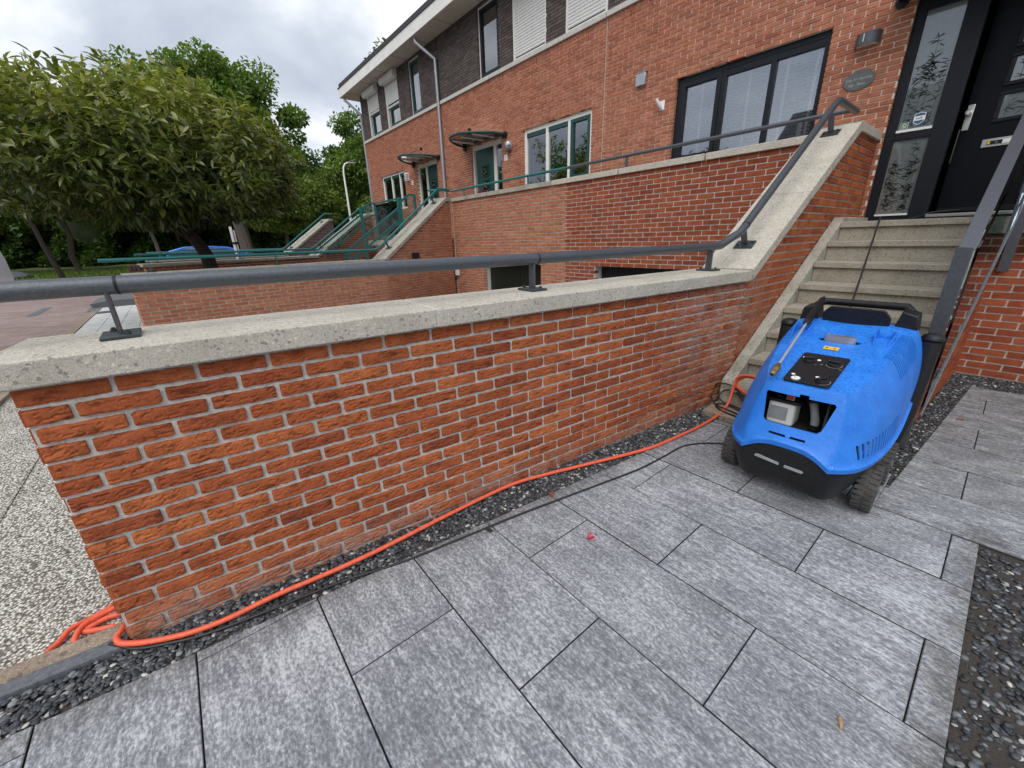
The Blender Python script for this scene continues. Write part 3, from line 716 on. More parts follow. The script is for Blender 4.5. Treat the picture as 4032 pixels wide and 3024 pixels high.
def wing_pts(a, b, t=0.094): return [(a + 0.04, sl(a) - 0.078 + 0.0), (b + 0.042, sl(b) - 0.078), (b, sl(b)), (a, sl(a))]
coping_piece('coping', gw, [(4.047, 1.006), (5.027, 1.006 + 0.6255 * 0.98), (4.986, sl(4.986)), (4.026, sl(4.026))], 0.02, 0.442, M['coping'])
coping_piece('coping', gw, [(5.032, 1.006 + 0.6255 * 0.985), (6.139, 2.300), (6.071, 2.376), (4.991, sl(4.991))], 0.02, 0.442, M['coping'])
coping_piece('coping', gw, [(6.142, 2.300), (6.962, 2.300), (6.962, 2.384), (6.074, 2.384)], 0.02, 0.444, M['coping'])

def post(parent, base, height, plate_rot, material, plate_tilt=0.0, w=0.05, t=0.012, plate=(0.075, 0.052), lean=(0, 0)):
    """flat-bar post with a bolted foot plate"""
    T = Matrix.Translation(base) @ Matrix.Rotation(plate_rot, 4, 'Z') @ Matrix.Rotation(plate_tilt, 4, 'X')
    T2 = Matrix.Translation(base) @ Matrix.Rotation(plate_rot, 4, 'Z')
    mb = MB(); mb.box(-w / 2, w / 2, -t / 2, t / 2, 0.004, height, T if plate_tilt else T2); p = mb.build('post', material, parent, bevel=0.002)
    mb = MB(); mb.box(-plate[0], plate[0], -plate[1], plate[1], 0.001, 0.013, T); mb.build('base_plate', M['plate'], p, bevel=0.0025)
    mb = MB()
    for s in (-1, 1):
        q = T @ Vector((0.052 * s, 0.02 * s, 0.013)); nrm = (T.to_3x3() @ Vector((0, 0, 1)))
        mb.cyl(q, q + nrm * 0.009, 0.010, 6); mb.cyl(q + nrm * 0.009, q + nrm * 0.014, 0.006, 8)
    mb.build('bolt', M['plate'], p)
    return p
gr = empty('handrail', 'anthracite tubular handrail on our garden wall coping, bending up beside the stair', 'handrail', W(-0.2, 2, 1.09))
zr_ = 1.262; R_ = 0.0315
path = [W(-0.2, -0.35, zr_), W(-0.2, 0.24, zr_), W(-0.2, 2.03, zr_ + 0.002), W(-0.2, 3.80, zr_ + 0.01), W(-0.195, 3.92, zr_ + 0.018), W(-0.17, 4.01, zr_ + 0.07),
        Vector((0.255, 4.12, 1.372)), Vector((0.262, 5.78, 2.512)), Vector((0.265, 5.84, 2.552)), Vector((0.265, 5.90, 2.562)), Vector((0.265, 6.52, 2.560))]
mb = MB(); mb.tube(path, R_, 18); mb.build('rail', M['rail_dark'], gr, smooth=True)
mb = MB()
for y in (0.27, 2.06): mb.tube([W(-0.2, y - 0.004, zr_ + 0.001), W(-0.2, y + 0.004, zr_ + 0.001)], R_ + 0.0018, 18)
mb.tube([Vector((0.2555, 4.2, 1.427)), Vector((0.2557, 4.207, 1.432))], R_ + 0.002, 18); mb.build('sleeve_ring', M['black'], gr)
for Y in (0.235, 2.03, 3.80): post(gr, W(-0.205, Y, 1.088), zr_ - 1.088 - 0.02, -TH + (0.12 if Y < 1 else 0), M['rail_dark'])
for y in (4.30, 5.93):
    post(gr, Vector((0.235, y, sl(y))), 0.18, 0.0, M['rail_dark'], plate_tilt=math.atan(0.6255))

# ------------------------------------------------------------------ stair
st = empty('staircase', 'concrete stair rising to the dark front door, eight speckled steps', 'staircase', (1.0, 4.8, 0))
NV, NZ, G_, RI = 5.855, 1.445, 0.298, 0.18
for k in range(8):
    y, z = NV - k * G_, NZ - k * RI
    mb = MB()
    if k == 0: mb.box(0.512, 1.50, y, 6.97, z - 0.055, z); mb.box(0.512, 1.50, y + 0.028, y + 0.10, z - RI - 0.002, z - 0.055)
    else: mb.box(0.512, 1.50, y, y + G_ + 0.03, z - 0.05, z); mb.box(0.512, 1.50, y + 0.028, y + 0.09, z - RI - 0.002, z - 0.05)
    mb.build('step', M['step'], st, bevel=0.004)
mb = MB()
mb.prism([(3.81, -0.1), (5.0, -0.1), (6.96, 1.0), (6.96, 1.495), (5.97, 1.495), (3.835, 0.214), (3.81, 0.17)], 0.4165, 0.510, lambda a, b, d: (d, a, b))
mb.build('stringer', M['coping_far'], st, bevel=0.006)
mb = MB(); mb.box(0.43, 0.75, 3.50, 3.86, -0.05, 0.035); mb.build('footing', M['edging'], st, bevel=0.01)
# brick flank on the right and the wall below the landing
fw = empty('stair_flank_wall', 'brick flank wall under the right side of our stair and landing', 'brick wall', (1.6, 5, 0))
FU = Vector((1.633 - 1.522, 6.29 - 3.66, 0)).normalized(); FN = Vector((FU.y, -FU.x, 0))
brick_panel('brickwork', (1.522, 3.66, 0), FU, FN, 0.0, 2.64, -0.0625, 1.36, M['brick_low'], fw, zref=-1.0, mod=0.3, course=0.0665,
            region=[(0, -0.1), (2.63, -0.1), (2.63, 1.34), (2.2, 1.34), (0.0, 0.02)], depth=0.05, joint=0.015)
mb = MB(); mb.prism([(0, -0.3), (2.63, -0.3), (2.63, 1.34), (2.2, 1.34), (0.0, 0.02)], -0.10, -0.006, lambda a, b, d: Vector((1.522, 3.66, b)) + FU * a + FN * d)
mb.build('mortar', M['mortar'], fw)
brick_panel('brickwork', (0, 6.29, 0), (1, 0, 0), (0, -1, 0), 1.634, 5.0, -0.0625, 1.29, M['brick_low'], fw, zref=-1.0, mod=0.232, course=0.0665, depth=0.05, phase=0.06, rough=False, joint=0.015)
wall_body('mortar', (0, 6.29, 0), (1, 0, 0), (0, -1, 0), 1.60, 5.0, -0.3, 1.29, 0.2, [], M['mortar'], fw, inset=0.007)
mb = MB(); mb.box(1.51, 5.0, 6.25, 6.97, 1.30, 1.443); mb.build('landing_slab', M['coping_far'], fw, bevel=0.006)
# glass balustrade on the right of the stair
gb = empty('glass_balustrade', 'stair balustrade of clear glass with anthracite flat rail, right of the steps', 'balustrade', (1.56, 3.95, 0))
pz = lambda y: 1.268 + 0.604 * (y - 3.92)
mb = MB(); mb.box(1.523, 1.592, 3.895, 3.935, 0.0, 1.262); mb.build('post', M['rail_dark'], gb, bevel=0.002)
mb = MB(); mb.prism([(3.90, pz(3.90) - 0.012), (6.05, pz(6.05) - 0.012), (6.05, pz(6.05)), (3.90, pz(3.90))], 1.532, 1.600, lambda a, b, d: (d, a, b)); mb.build('handrail', M['rail_flat'], gb, bevel=0.002)
mb = MB(); mb.prism([(3.93, pz(3.93) - 1.02), (6.2, pz(6.2) - 1.02), (6.2, pz(6.2) - 0.02), (3.93, pz(3.93) - 0.02)], 1.598, 1.610, lambda a, b, d: (d + (a - 3.9) * 0.030, a, b)); mb.build('glass_pane', M['glass_clear'], gb)
mb = MB(); mb.tube([(1.612, 3.90, pz(3.93) - 1.03), (1.612 + 2.3 * 0.03, 6.2, pz(6.2) - 1.03)], 0.007, 8); mb.build('glass_edge', M['slate'], gb)
mb = MB(); mb.box(1.60, 1.632, 5.2, 5.3, 1.0, 1.12); mb.box(1.58, 1.60, 4.5, 4.58, 0.55, 0.66); mb.build('clamp', M['rail_dark'], gb, bevel=0.002)
db = empty('landing_balustrade', 'anthracite steel balustrade post bolted to the landing edge right of the stair', 'balustrade', (1.67, 6.25, 0.98))
mb = MB(); mb.box(1.66, 1.73, 6.235, 6.248, 0.975, 2.35); mb.build('post', M['rail_dark'], db, bevel=0.002)
mb = MB(); mb.box(1.66, 4.6, 6.235, 6.25, 2.33, 2.38); mb.build('handrail', M['rail_dark'], db, bevel=0.002)
mb = MB(); mb.box(1.75, 4.6, 6.222, 6.232, 1.15, 2.31); mb.build('glass_pane', M['glass_clear'], db)

# ------------------------------------------------------------------ houses
F = 6.97; T_ = 6.34
FC = 0.0535   # facade course height
# --- generic window
def window(parent, x0, x1, z0, z1, bars, sash, frame_m, sash_m, y=F + 0.07, fw_=0.055, glass=M['glass'], name='window', mull=None, transom=0.0):
    """outer frame with upright bars; sash: set of bays that carry a coloured casement"""
    mb = MB()
    xs = [x0] + bars + [x1]
    mb.box(x0, x0 + fw_, y, y + 0.07, z0, z1); mb.box(x1 - fw_, x1, y, y + 0.07, z0, z1)
    mb.box(x0 + fw_, x1 - fw_, y + 0.001, y + 0.069, z1 - fw_, z1); mb.box(x0 + fw_, x1 - fw_, y + 0.001, y + 0.069, z0, z0 + fw_)
    for b in bars: mb.box(b - fw_ / 2, b + fw_ / 2, y + 0.002, y + 0.068, z0 + fw_, z1 - fw_)
    w = mb.build(name, frame_m, parent, bevel=0.003)
    for i in range(len(xs) - 1):
        a = xs[i] + (fw_ if i == 0 else fw_ / 2); b = xs[i + 1] - (fw_ if i == len(xs) - 2 else fw_ / 2)
        c, d = z0 + fw_, z1 - fw_
        if sash[i] == 's':      # casement
            s = 0.062; m2 = MB()
            m2.box(a + 0.002, a + s, y - 0.008, y + 0.05, c, d); m2.box(b - s, b - 0.002, y - 0.008, y + 0.05, c, d)
            m2.box(a + s, b - s, y - 0.007, y + 0.049, d - s, d - 0.001); m2.box(a + s, b - s, y - 0.007, y + 0.049, c + 0.001, c + s)
            m2.build('sash', sash_m, w, bevel=0.003)
            ga, gb_, gc, gd = a + s, b - s, c + s, d - s
        elif sash[i] == 't':    # fixed pane under a coloured top rail
            m2 = MB(); m2.box(a + 0.001, b - 0.001, y + 0.004, y + 0.05, d - 0.075, d - 0.001); m2.build('top_rail', sash_m, w, bevel=0.003)
            ga, gb_, gc, gd = a, b, c, d - 0.075
        else: ga, gb_, gc, gd = a, b, c, d
        m2 = MB(); m2.box(ga - 0.003, gb_ + 0.003, y + 0.034, y + 0.042, gc - 0.003, gd + 0.003); m2.build('pane', glass, w)
    return w
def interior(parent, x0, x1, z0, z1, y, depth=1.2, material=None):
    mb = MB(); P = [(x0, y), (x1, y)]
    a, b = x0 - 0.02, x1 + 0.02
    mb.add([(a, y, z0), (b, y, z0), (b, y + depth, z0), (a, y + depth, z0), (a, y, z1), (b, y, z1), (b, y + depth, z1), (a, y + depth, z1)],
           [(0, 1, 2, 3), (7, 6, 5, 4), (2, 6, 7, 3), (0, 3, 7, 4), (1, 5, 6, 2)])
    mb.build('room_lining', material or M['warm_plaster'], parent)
def blinds(parent, x0, x1, z0, z1, y, tapes, step=0.044):
    mb = MB(); n = int((z1 - z0) / step)
    for i in range(n):
        z = z1 - 0.03 - i * step
        mb.add([(x0, y - 0.014, z + 0.005), (x1, y - 0.014, z + 0.005), (x1, y + 0.022, z - 0.006), (x0, y + 0.022, z - 0.006),
                (x0, y - 0.014, z + 0.007), (x1, y - 0.014, z + 0.007), (x1, y + 0.022, z - 0.004), (x0, y + 0.022, z - 0.004)],
               [(0, 1, 2, 3), (7, 6, 5, 4), (0, 4, 5, 1), (2, 6, 7, 3), (0, 3, 7, 4), (1, 5, 6, 2)])
    for t in tapes: mb.box(t - 0.014, t + 0.014, y - 0.019, y - 0.016, z0, z1)
    return mb.build('venetian_blind', M['blind'], parent)
def house(name, label, xa, xb, holes_low, holes_up, loc):
    h = empty(name, label, 'row house', loc)
    zl, zu = 1.30, 4.755
    brick_panel('brick_wall', (0, F, 0), (1, 0, 0), (0, -1, 0), xa + 0.006, xb - 0.006, 1.44, zu, M['brick_face'], h, holes=holes_low, mod=0.207, course=FC, joint=0.0125, zref=3.56 - FC * 60, phase=random.random() * 0.1)
    wall_body('mortar', (0, F, 0), (1, 0, 0), (0, -1, 0), xa, xb, zl, zu, 0.30, holes_low, M['mortar_face'], h, inset=0.006, grow=0.006)
    brick_panel('upper_brick_wall', (0, F, 0), (1, 0, 0), (0, -1, 0), xa + 0.004, xb - 0.004, 4.83, 6.2, M['brick_dark'], h, holes=holes_up, mod=0.207, course=FC, joint=0.009, zref=4.83)
    wall_body('upper_mortar', (0, F, 0), (1, 0, 0), (0, -1, 0), xa, xb, 4.755, 6.25, 0.30, holes_up, M['mortar_dark'], h, inset=0.006, grow=0.004)
    n = max(1, round((xb - xa) / 1.0)); w = (xb - xa) / n; mb = MB()
    for i in range(n): mb.box(xa + i * w + 0.004, xa + (i + 1) * w - 0.004, F - 0.045, F + 0.02, 4.752, 4.828)
    mb.build('stone_band', M['sill'], h, bevel=0.004)
    # vent slots and a soldier of dark open joints
    mb = MB()
    for i in range(n): mb.box(xa + i * w + 0.45, xa + i * w + 0.458, F - 0.008, F, 4.62, 4.69)
    mb.build('weep_slot', M['black_matte'], h)
    # rear and core of the house, so the block has depth
    mb = MB(); mb.box(xa, xb, F + 1.7, F + 8.6, 0.0, 6.2); mb.build('rear_block', M['brick_dark'], h)
    mb = MB(); mb.box(xa, xb, F + 0.31, F + 1.7, 4.60, 4.75); mb.build('floor_slab', M['sill'], h)
    return h
# our house
our_low = [(-2.165, -0.245, 2.40, 3.56), (0.462, 2.02, 1.445, 3.56)]
H0 = house('row_house', 'our brick row house with anthracite window and front door above the concrete stair', -3.52, 4.6, our_low, [], (0.5, 9, 1.4))
w0 = window(H0, -2.165, -0.245, 2.40, 3.56, [-1.475, -0.85], ['s', 't', 't'], M['frame_dark'], M['frame_dark'], y=F + 0.05, fw_=0.065)
for a, b, tp in ((-1.98, -1.57, [-1.80]), (-1.435, -0.885, [-1.15]), (-0.81, -0.31, [-0.70, -0.38])): blinds(w0, a, b, 2.42, 3.45, F + 0.15, tp)
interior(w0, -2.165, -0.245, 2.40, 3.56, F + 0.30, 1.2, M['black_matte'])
# entrance
ent = MB(); y0 = F + 0.045
ent.box(0.463, 0.545, y0, y0 + 0.09, 1.46, 3.56); ent.box(0.545, 2.02, y0 + 0.002, y0 + 0.088, 3.45, 3.559); ent.box(0.835, 0.995, y0 + 0.001, y0 + 0.09, 1.46, 3.45)
ent.box(0.545, 0.835, y0 + 0.003, y0 + 0.087, 2.285, 2.355); ent.box(0.545, 0.835, y0 + 0.003, y0 + 0.087, 1.46, 1.505); ent.box(1.94, 2.02, y0, y0 + 0.09, 1.46, 3.45)
de = ent.build('door_frame', M['frame_dark'], H0, bevel=0.004)
mb = MB(); mb.box(0.548, 0.833, y0 + 0.03, y0 + 0.04, 2.383, 3.45); mb.box(0.548, 0.833, y0 + 0.03, y0 + 0.04, 1.528, 2.285); mb.build('sidelight', M['frosted'], de)
mb = MB(); mb.box(0.547, 0.834, y0 - 0.006, y0 + 0.05, 2.357, 2.382); mb.box(0.547, 0.834, y0 - 0.006, y0 + 0.05, 1.507, 1.527); mb.build('glazing_bead', M['white'], de, bevel=0.002)
mb = MB(); mb.box(0.99, 1.95, y0 - 0.03, y0 + 0.06, 1.475, 1.505); mb.build('threshold', M['alu'], de, bevel=0.002)
mb = MB(); mb.box(0.44, 2.02, y0 - 0.05, y0 + 0.2, 1.30, 1.472); mb.build('door_step', M['frame_dark'], de)
# bamboo film on the glass
def bamboo(parent, x0, x1, z0, z1, y, seed, n=26, ns=4, dens=1.0):
    r = random.Random(seed); mb = MB(); nrm = 0
    def leaf(x, z, L, a, wd):
        ca, sa = math.cos(a), math.sin(a); pts = []; bend = r.uniform(-0.25, 0.25)
        for t, w_ in ((0, 0.1), (0.25, 0.8), (0.5, 1), (0.75, 0.6), (1, 0.0)):
            px, pz_ = t * L, bend * L * t * t; pts.append((px, pz_, w_ * wd))
        up = [(x + p * ca - (q + w_) * sa, z + p * sa + (q + w_) * ca) for p, q, w_ in pts]; dn = [(x + p * ca - (q - w_) * sa, z + p * sa + (q - w_) * ca) for p, q, w_ in pts]
        P = up + dn[::-1][1:]
        if any(not (x0 < p[0] < x1 and z0 < p[1] < z1) for p in P): return
        mb.add([(p[0], y, p[1]) for p in P], [tuple(range(len(P)))])
    for k in range(ns):
        xs = x0 + (x1 - x0) * (k + 0.5 + r.uniform(-0.2, 0.2)) / ns; lean = r.uniform(-0.05, 0.10); h = (z1 - z0) * r.uniform(0.62, 0.95)
        z = z0 + 0.01; w_ = 0.0022; xt = xs + lean * h; xt = min(max(xt, x0 + 0.01), x1 - 0.01)
        mb.add([(xs - w_, y, z), (xs + w_, y, z), (xt + w_ * 0.5, y, z + h), (xt - w_ * 0.5, y, z + h)], [(0, 1, 2, 3)])
        for i in range(int(n * dens)):
            t = r.random() ** 0.9; px = xs + (xt - xs) * t; pz_ = z + h * t
            for q in range(r.choice((1, 2, 3))):
                leaf(px + r.uniform(-0.02, 0.02), pz_, r.uniform(0.04, 0.08), r.choice((0, PI)) + r.uniform(-1.0, 1.0), r.uniform(0.003, 0.0055))
    if mb.f: return mb.build('bamboo_print', M['film'], parent)
bamboo(de, 0.552, 0.828, 1.53, 2.28, y0 + 0.0285, 4, 40, 4); bamboo(de, 0.552, 0.828, 2.39, 3.25, y0 + 0.0285, 9, 34, 4)
# the door leaf, ajar inwards, hinged on its right
LOCAL[0] = True
leaf = empty('door', '', '', (1.93, F + 0.06, 1.51), -math.radians(11)); leaf['label'] = ''
for k_ in ('label', 'category'): del leaf[k_]
LW, LH = 0.905, 1.93
bpy.data.objects.remove(leaf)
def door_leaf():
    mb = MB(); holes = [(-0.66 + 0.0, -0.24, z, z + 0.20) for z in (0.86, 1.17, 1.48)]
    # slab with three glazed openings
    X = sorted({-LW, 0.0, -0.66, -0.24}); Z = sorted({0.0, LH, *[h[2] for h in holes], *[h[3] for h in holes]})
    for i in range(len(X) - 1):
        for j in range(len(Z) - 1):
            cx, cz = (X[i] + X[i + 1]) / 2, (Z[j] + Z[j + 1]) / 2
            if any(a < cx < b and c < cz < d for a, b, c, d in holes): continue
            mb.add([(X[i], 0, Z[j]), (X[i + 1], 0, Z[j]), (X[i + 1], 0, Z[j + 1]), (X[i], 0, Z[j + 1])], [(0, 1, 2, 3)])
    mb.add([(-LW, 0, 0), (-LW, 0, LH), (-LW, 0.06, LH), (-LW, 0.06, 0)], [(0, 1, 2, 3)]); mb.add([(-LW, 0.06, 0), (0, 0.06, 0), (0, 0.06, LH), (-LW, 0.06, LH)], [(0, 1, 2, 3)])
    d = mb.build('door', M['door_dark'], None)
    for a, b, c, e in holes:
        m2 = MB(); t = 0.032
        m2.box(a - t, b + t, -0.014, -0.001, c - t, c); m2.box(a - t, b + t, -0.014, -0.001, e, e + t); m2.box(a - t, a, -0.013, -0.001, c, e); m2.box(b, b + t, -0.013, -0.001, c, e)
        f_ = m2.build('glazing_frame', M['frame_dark'], d, bevel=0.004)
        m2 = MB(); m2.box(a, b, 0.006, 0.014, c, e); m2.build('pane', M['frosted'], f_)
        bamboo(f_, a + 0.01, b - 0.01, c + 0.005, e - 0.005, 0.004, int(c * 50), 8, 4)
    m2 = MB(); m2.box(-0.895, -0.845, -0.012, -0.001, 0.80, 1.03); hd = m2.build('handle', M['steel'], d, bevel=0.003)
    m2 = MB(); T = Matrix.Translation((-0.868, -0.012, 0.955)) @ Matrix.Rotation(PI / 2, 4, 'X'); m2.lathe((0, 0, 0), [(0.016, 0), (0.016, 0.02), (0.026, 0.03), (0.028, 0.045), (0.018, 0.055)], 14, T); m2.build('knob', M['steel'], hd, smooth=True)
    m2 = MB(); m2.box(-0.905 - 0.012, -0.905, 0.01, 0.03, 0.5, 0.82); m2.build('lock_strip', M['alu'], d)
    # letter box plate
    m2 = MB(); m2.box(-0.71, -0.42, -0.010, -0.001, 0.61, 0.685); lb = m2.build('letter_plate', M['alu'], d, bevel=0.003)
    m2 = MB(); m2.box(-0.675, -0.452, -0.014, -0.010, 0.628, 0.667); m2.build('letter_flap', M['white_trim'], lb, bevel=0.003)
    m2 = MB(); m2.box(-0.672, -0.565, -0.0155, -0.0142, 0.630, 0.665); sk = m2.build('sticker', M['black'], lb)
    m2 = MB(); m2.box(-0.668, -0.648, -0.0168, -0.0157, 0.635, 0.660); m2.build('sticker_mark', M['yellow'], lb)
    m2 = MB(); m2.box(-0.612, -0.597, -0.0168, -0.0157, 0.636, 0.659); m2.build('sticker_mark', M['green_sticker'], lb)
    m2 = MB(); m2.box(-LW + 0.02, -0.01, -0.02, -0.001, 0.012, 0.05); m2.build('weather_bar', M['frame_dark'], d, bevel=0.004)
    return d
d_ = door_leaf(); LOCAL[0] = False
d_.location = (1.93, F + 0.075, 1.51); d_.rotation_euler = (0, 0, -math.radians(9.5))
d_.parent = H0; d_.matrix_parent_inverse = wm(H0).inverted()
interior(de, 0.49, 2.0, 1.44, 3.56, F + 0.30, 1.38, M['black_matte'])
# stickers in the sidelight
def flat(name, poly, y, material, parent, t=0.0008):
    mb = MB(); mb.prism(poly, y - t, y, lambda a, b, d: (a, d, b)); return mb.build(name, material, parent)
ys = y0 + 0.0278
sh = [(0.665, 2.520), (0.663, 2.452), (0.680, 2.430), (0.710, 2.415), (0.740, 2.435), (0.756, 2.460), (0.755, 2.523), (0.710, 2.535)]
S0 = flat('shield_sticker', [(x, z) for x, z in sh], ys, M['white'], de)
ins = lambda P, k: [(0.709 + (x - 0.709) * k, 2.476 + (z - 2.476) * k) for x, z in P]
flat('shield_field', clip_poly(ins(sh, 0.9)[::-1], [(0.6, 2.50), (0.8, 2.50), (0.8, 2.6), (0.6, 2.6)]) or ins(sh, 0.9), ys - 0.001, M['navy'], S0)
flat('shield_field', clip_poly(ins(sh, 0.9)[::-1], [(0.6, 2.35), (0.8, 2.35), (0.8, 2.457), (0.6, 2.457)]) or ins(sh, 0.9), ys - 0.001, M['navy'], S0)
def face_T(x, z, y, rot=0.0): return Matrix.Translation((x, y, z)) @ Matrix.Rotation(PI / 2, 4, 'X') @ Matrix.Rotation(rot, 4, 'Z')
text_obj('lettering', 'eufy', 0.034, M['slate'], face_T(0.709, 2.480, ys - 0.0012), S0)
G0 = flat('green_sticker', [(0.566, 2.392), (0.632, 2.392), (0.632, 2.452), (0.566, 2.452)], ys, M['white'], de)
flat('sticker_field', [(0.569, 2.395), (0.629, 2.395), (0.629, 2.449), (0.569, 2.449)], ys - 0.001, M['green_sticker'], G0)
mb = MB()
for k in range(20):
    a, b = 2 * PI * k / 20, 2 * PI * (k + 1) / 20; P = lambda t, r_: (0.600 + r_ * math.cos(t), 2.423 + r_ * math.sin(t))
    q = [P(a, 0.0155), P(b, 0.0155), P(b, 0.0195), P(a, 0.0195)]; mb.add([(u, ys - 0.0023, v) for u, v in q], [(0, 1, 2, 3)])
mb.add([(x, ys - 0.0023, z) for x, z in ((0.582, 2.403), (0.592, 2.406), (0.584, 2.415))], [(0, 1, 2)])
mb.add([(x, ys - 0.0024, z) for x, z in ((0.592, 2.432), (0.596, 2.432), (0.598, 2.426), (0.596, 2.423), (0.601, 2.417), (0.605, 2.419), (0.610, 2.416), (0.608, 2.412), (0.603, 2.411), (0.595, 2.418), (0.591, 2.426))], [tuple(range(11))])
mb.build('phone_emblem', M['white'], G0)

# house 3
h3_low = [(-5.695, -3.785, 2.40, 3.56), (-7.69, -6.44, 1.445, 3.56)]
h3_up = [(-7.19, -6.42, 4.83, 6.16), (-5.97, -4.98, 4.83, 6.16), (-4.49, -3.53, 4.83, 6.16)]
H3 = house('row_house', 'middle brick row house, number 3, green door and paper star in the window', -8.94, -3.53, h3_low, h3_up, (-6.2, 9, 1.4))
w3 = window(H3, -5.695, -3.785, 2.40, 3.56, [-5.0, -4.385], ['t', 't', 's'], M['frame_white'], M['frame_green'], y=F + 0.05, fw_=0.075)
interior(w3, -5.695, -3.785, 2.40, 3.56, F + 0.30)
h1_low = [(-13.37, -11.53, 2.43, 3.56), (-10.66, -9.42, 1.445, 3.56)]
h1_up = [(-13.78, -12.83, 4.83, 6.16), (-12.31, -11.36, 4.83, 6.16), (-10.62, -9.96, 4.83, 6.16)]
H1 = house('row_house', 'leftmost brick row house, with half-lowered white shutters upstairs', -14.36, -8.95, h1_low, h1_up, (-11.6, 9, 1.4))
w1 = window(H1, -13.37, -11.53, 2.43, 3.56, [-12.64, -12.0], ['t', 't', 't'], M['frame_white'], M['frame_green'], y=F + 0.05, fw_=0.06)
interior(w1, -13.37, -11.53, 2.43, 3.56, F + 0.30)
blinds(w1, -11.95, -11.6, 2.5, 3.4, F + 0.15, [])
mb = MB(); mb.box(-14.36, -14.0, F + 0.3, F + 8.6, 0, 6.2); mb.build('gable_wall', M['brick_face'], H1)
def green_door(parent, x0, x1, lx0, lx1, light_left, seed):
    """white frame, green leaf with three small leaded panes, sidelight"""
    y = F + 0.05; mb = MB(); f = 0.06
    mb.box(x0, x0 + f, y, y + 0.08, 1.45, 3.56); mb.box(x1 - f, x1, y, y + 0.08, 1.45, 3.56); mb.box(x0 + f, x1 - f, y + 0.001, y + 0.079, 3.47, 3.559)
    if light_left: a, b = x0 + f, lx0; mb.box(lx0 - 0.09, lx0, y + 0.001, y + 0.08, 1.45, 3.47)
    else: a, b = lx1, x1 - f; mb.box(lx1, lx1 + 0.09, y + 0.001, y + 0.08, 1.45, 3.47)
    fr = mb.build('door_frame', M['frame_white'], parent, bevel=0.003)
    sa, sb = (a, b - 0.09) if light_left else (a + 0.09, b)
    m2 = MB(); m2.box(sa, sb, y + 0.03, y + 0.04, 1.5, 3.47); m2.build('sidelight', M['glass'], fr)
    m2 = MB(); m2.box(lx0 + 0.004, lx1 - 0.004, y + 0.02, y + 0.07, 1.48, 3.465); d = m2.build('door', M['frame_green'], parent, bevel=0.003)
    cx = (lx0 + lx1) / 2
    for z in (2.98, 2.66, 2.34):
        m2 = MB(); s = 0.13; t = 0.022
        m2.box(cx - s, cx + s, y, y + 0.018, z - s, z - s + t); m2.box(cx - s, cx + s, y, y + 0.018, z + s - t, z + s); m2.box(cx - s, cx - s + t, y + 0.001, y + 0.018, z - s + t, z + s - t); m2.box(cx + s - t, cx + s, y + 0.001, y + 0.018, z - s + t, z + s - t)
        g = m2.build('glazing_frame', M['frame_green'], d, bevel=0.003)
        m2 = MB(); m2.box(cx - s + t, cx + s - t, y + 0.006, y + 0.012, z - s + t, z + s - t); m2.build('pane', M['glass'], g)
        m2 = MB(); r = random.Random(seed + int(z * 10))
        for k in range(5):
            px, pz_ = cx + r.uniform(-0.06, 0.06), z + r.uniform(-0.06, 0.06)
            m2.add([(px + 0.03 * math.cos(q * 1.26 + r.random()), y + 0.004, pz_ + 0.025 * math.sin(q * 1.26)) for q in range(5)], [(0, 1, 2, 3, 4)])
        m2.build('leaded_pattern', M['curtain'], g)
    interior(fr, x0, x1, 1.45, 3.56, F + 0.30, 1.3, M['black_matte'])
    return d
green_door(H3, -7.69, -6.44, -7.54, -6.82, False, 1); green_door(H1, -10.66, -9.42, -10.10, -9.48, True, 2)
def shutter(parent, x0, x1, zt, zb, box=True):
    """white roller shutter between side rails"""
    y = F + 0.015; mb = MB(); mb.box(x0, x0 + 0.045, y, y + 0.06, 4.83, zt); mb.box(x1 - 0.045, x1, y, y + 0.06, 4.83, zt)
    s = mb.build('shutter', M['frame_white'], parent, bevel=0.003)
    m2 = MB(); n = int((zt - zb) / 0.05)
    for i in range(n):
        z = zt - (i + 1) * 0.05
        m2.add([(x0 + 0.045, y + 0.03, z), (x1 - 0.045, y + 0.03, z), (x1 - 0.045, y + 0.018, z + 0.012), (x0 + 0.045, y + 0.018, z + 0.012), (x1 - 0.045, y + 0.018, z + 0.038), (x0 + 0.045, y + 0.018, z + 0.038), (x1 - 0.045, y + 0.03, z + 0.05), (x0 + 0.045, y + 0.03, z + 0.05)],
               [(0, 1, 2, 3), (3, 2, 4, 5), (5, 4, 6, 7)])
    m2.build('slats', M['shutter'], s)
    m2 = MB(); m2.box(x0 + 0.045, x1 - 0.045, y + 0.012, y + 0.04, zb - 0.04, zb + 0.005); m2.build('bottom_rail', M['shutter'], s, bevel=0.003)
    if box:
        m2 = MB(); q = [(F + 0.02, zt - 0.02), (F - 0.13, zt - 0.02 - 0.0), (F - 0.16, zt + 0.05), (F - 0.16, zt + 0.13), (F - 0.1, zt + 0.19), (F + 0.02, zt + 0.19)]
        m2.prism(q, x0 - 0.03, x1 + 0.03, lambda a, b, d: (d, a, b)); m2.build('shutter_box', M['shutter'], s, bevel=0.008)
    if zb > 4.9:
        window(s, x0 + 0.05, x1 - 0.05, 4.84, zb + 0.02, [], ['s'], M['frame_white'], M['frame_green'], y=F + 0.09, fw_=0.05)
        interior(s, x0, x1, 4.84, 6.1, F + 0.30)
    return s
for a, b, zb in ((-5.97, -4.98, 4.88), (-4.49, -3.53 - 0.02, 4.88)): shutter(H3, a, b, 6.16, zb, False)
for a, b, zb in ((-13.78, -12.83, 5.54), (-12.31, -11.36, 5.42)): shutter(H1, a, b, 6.02, zb, True)
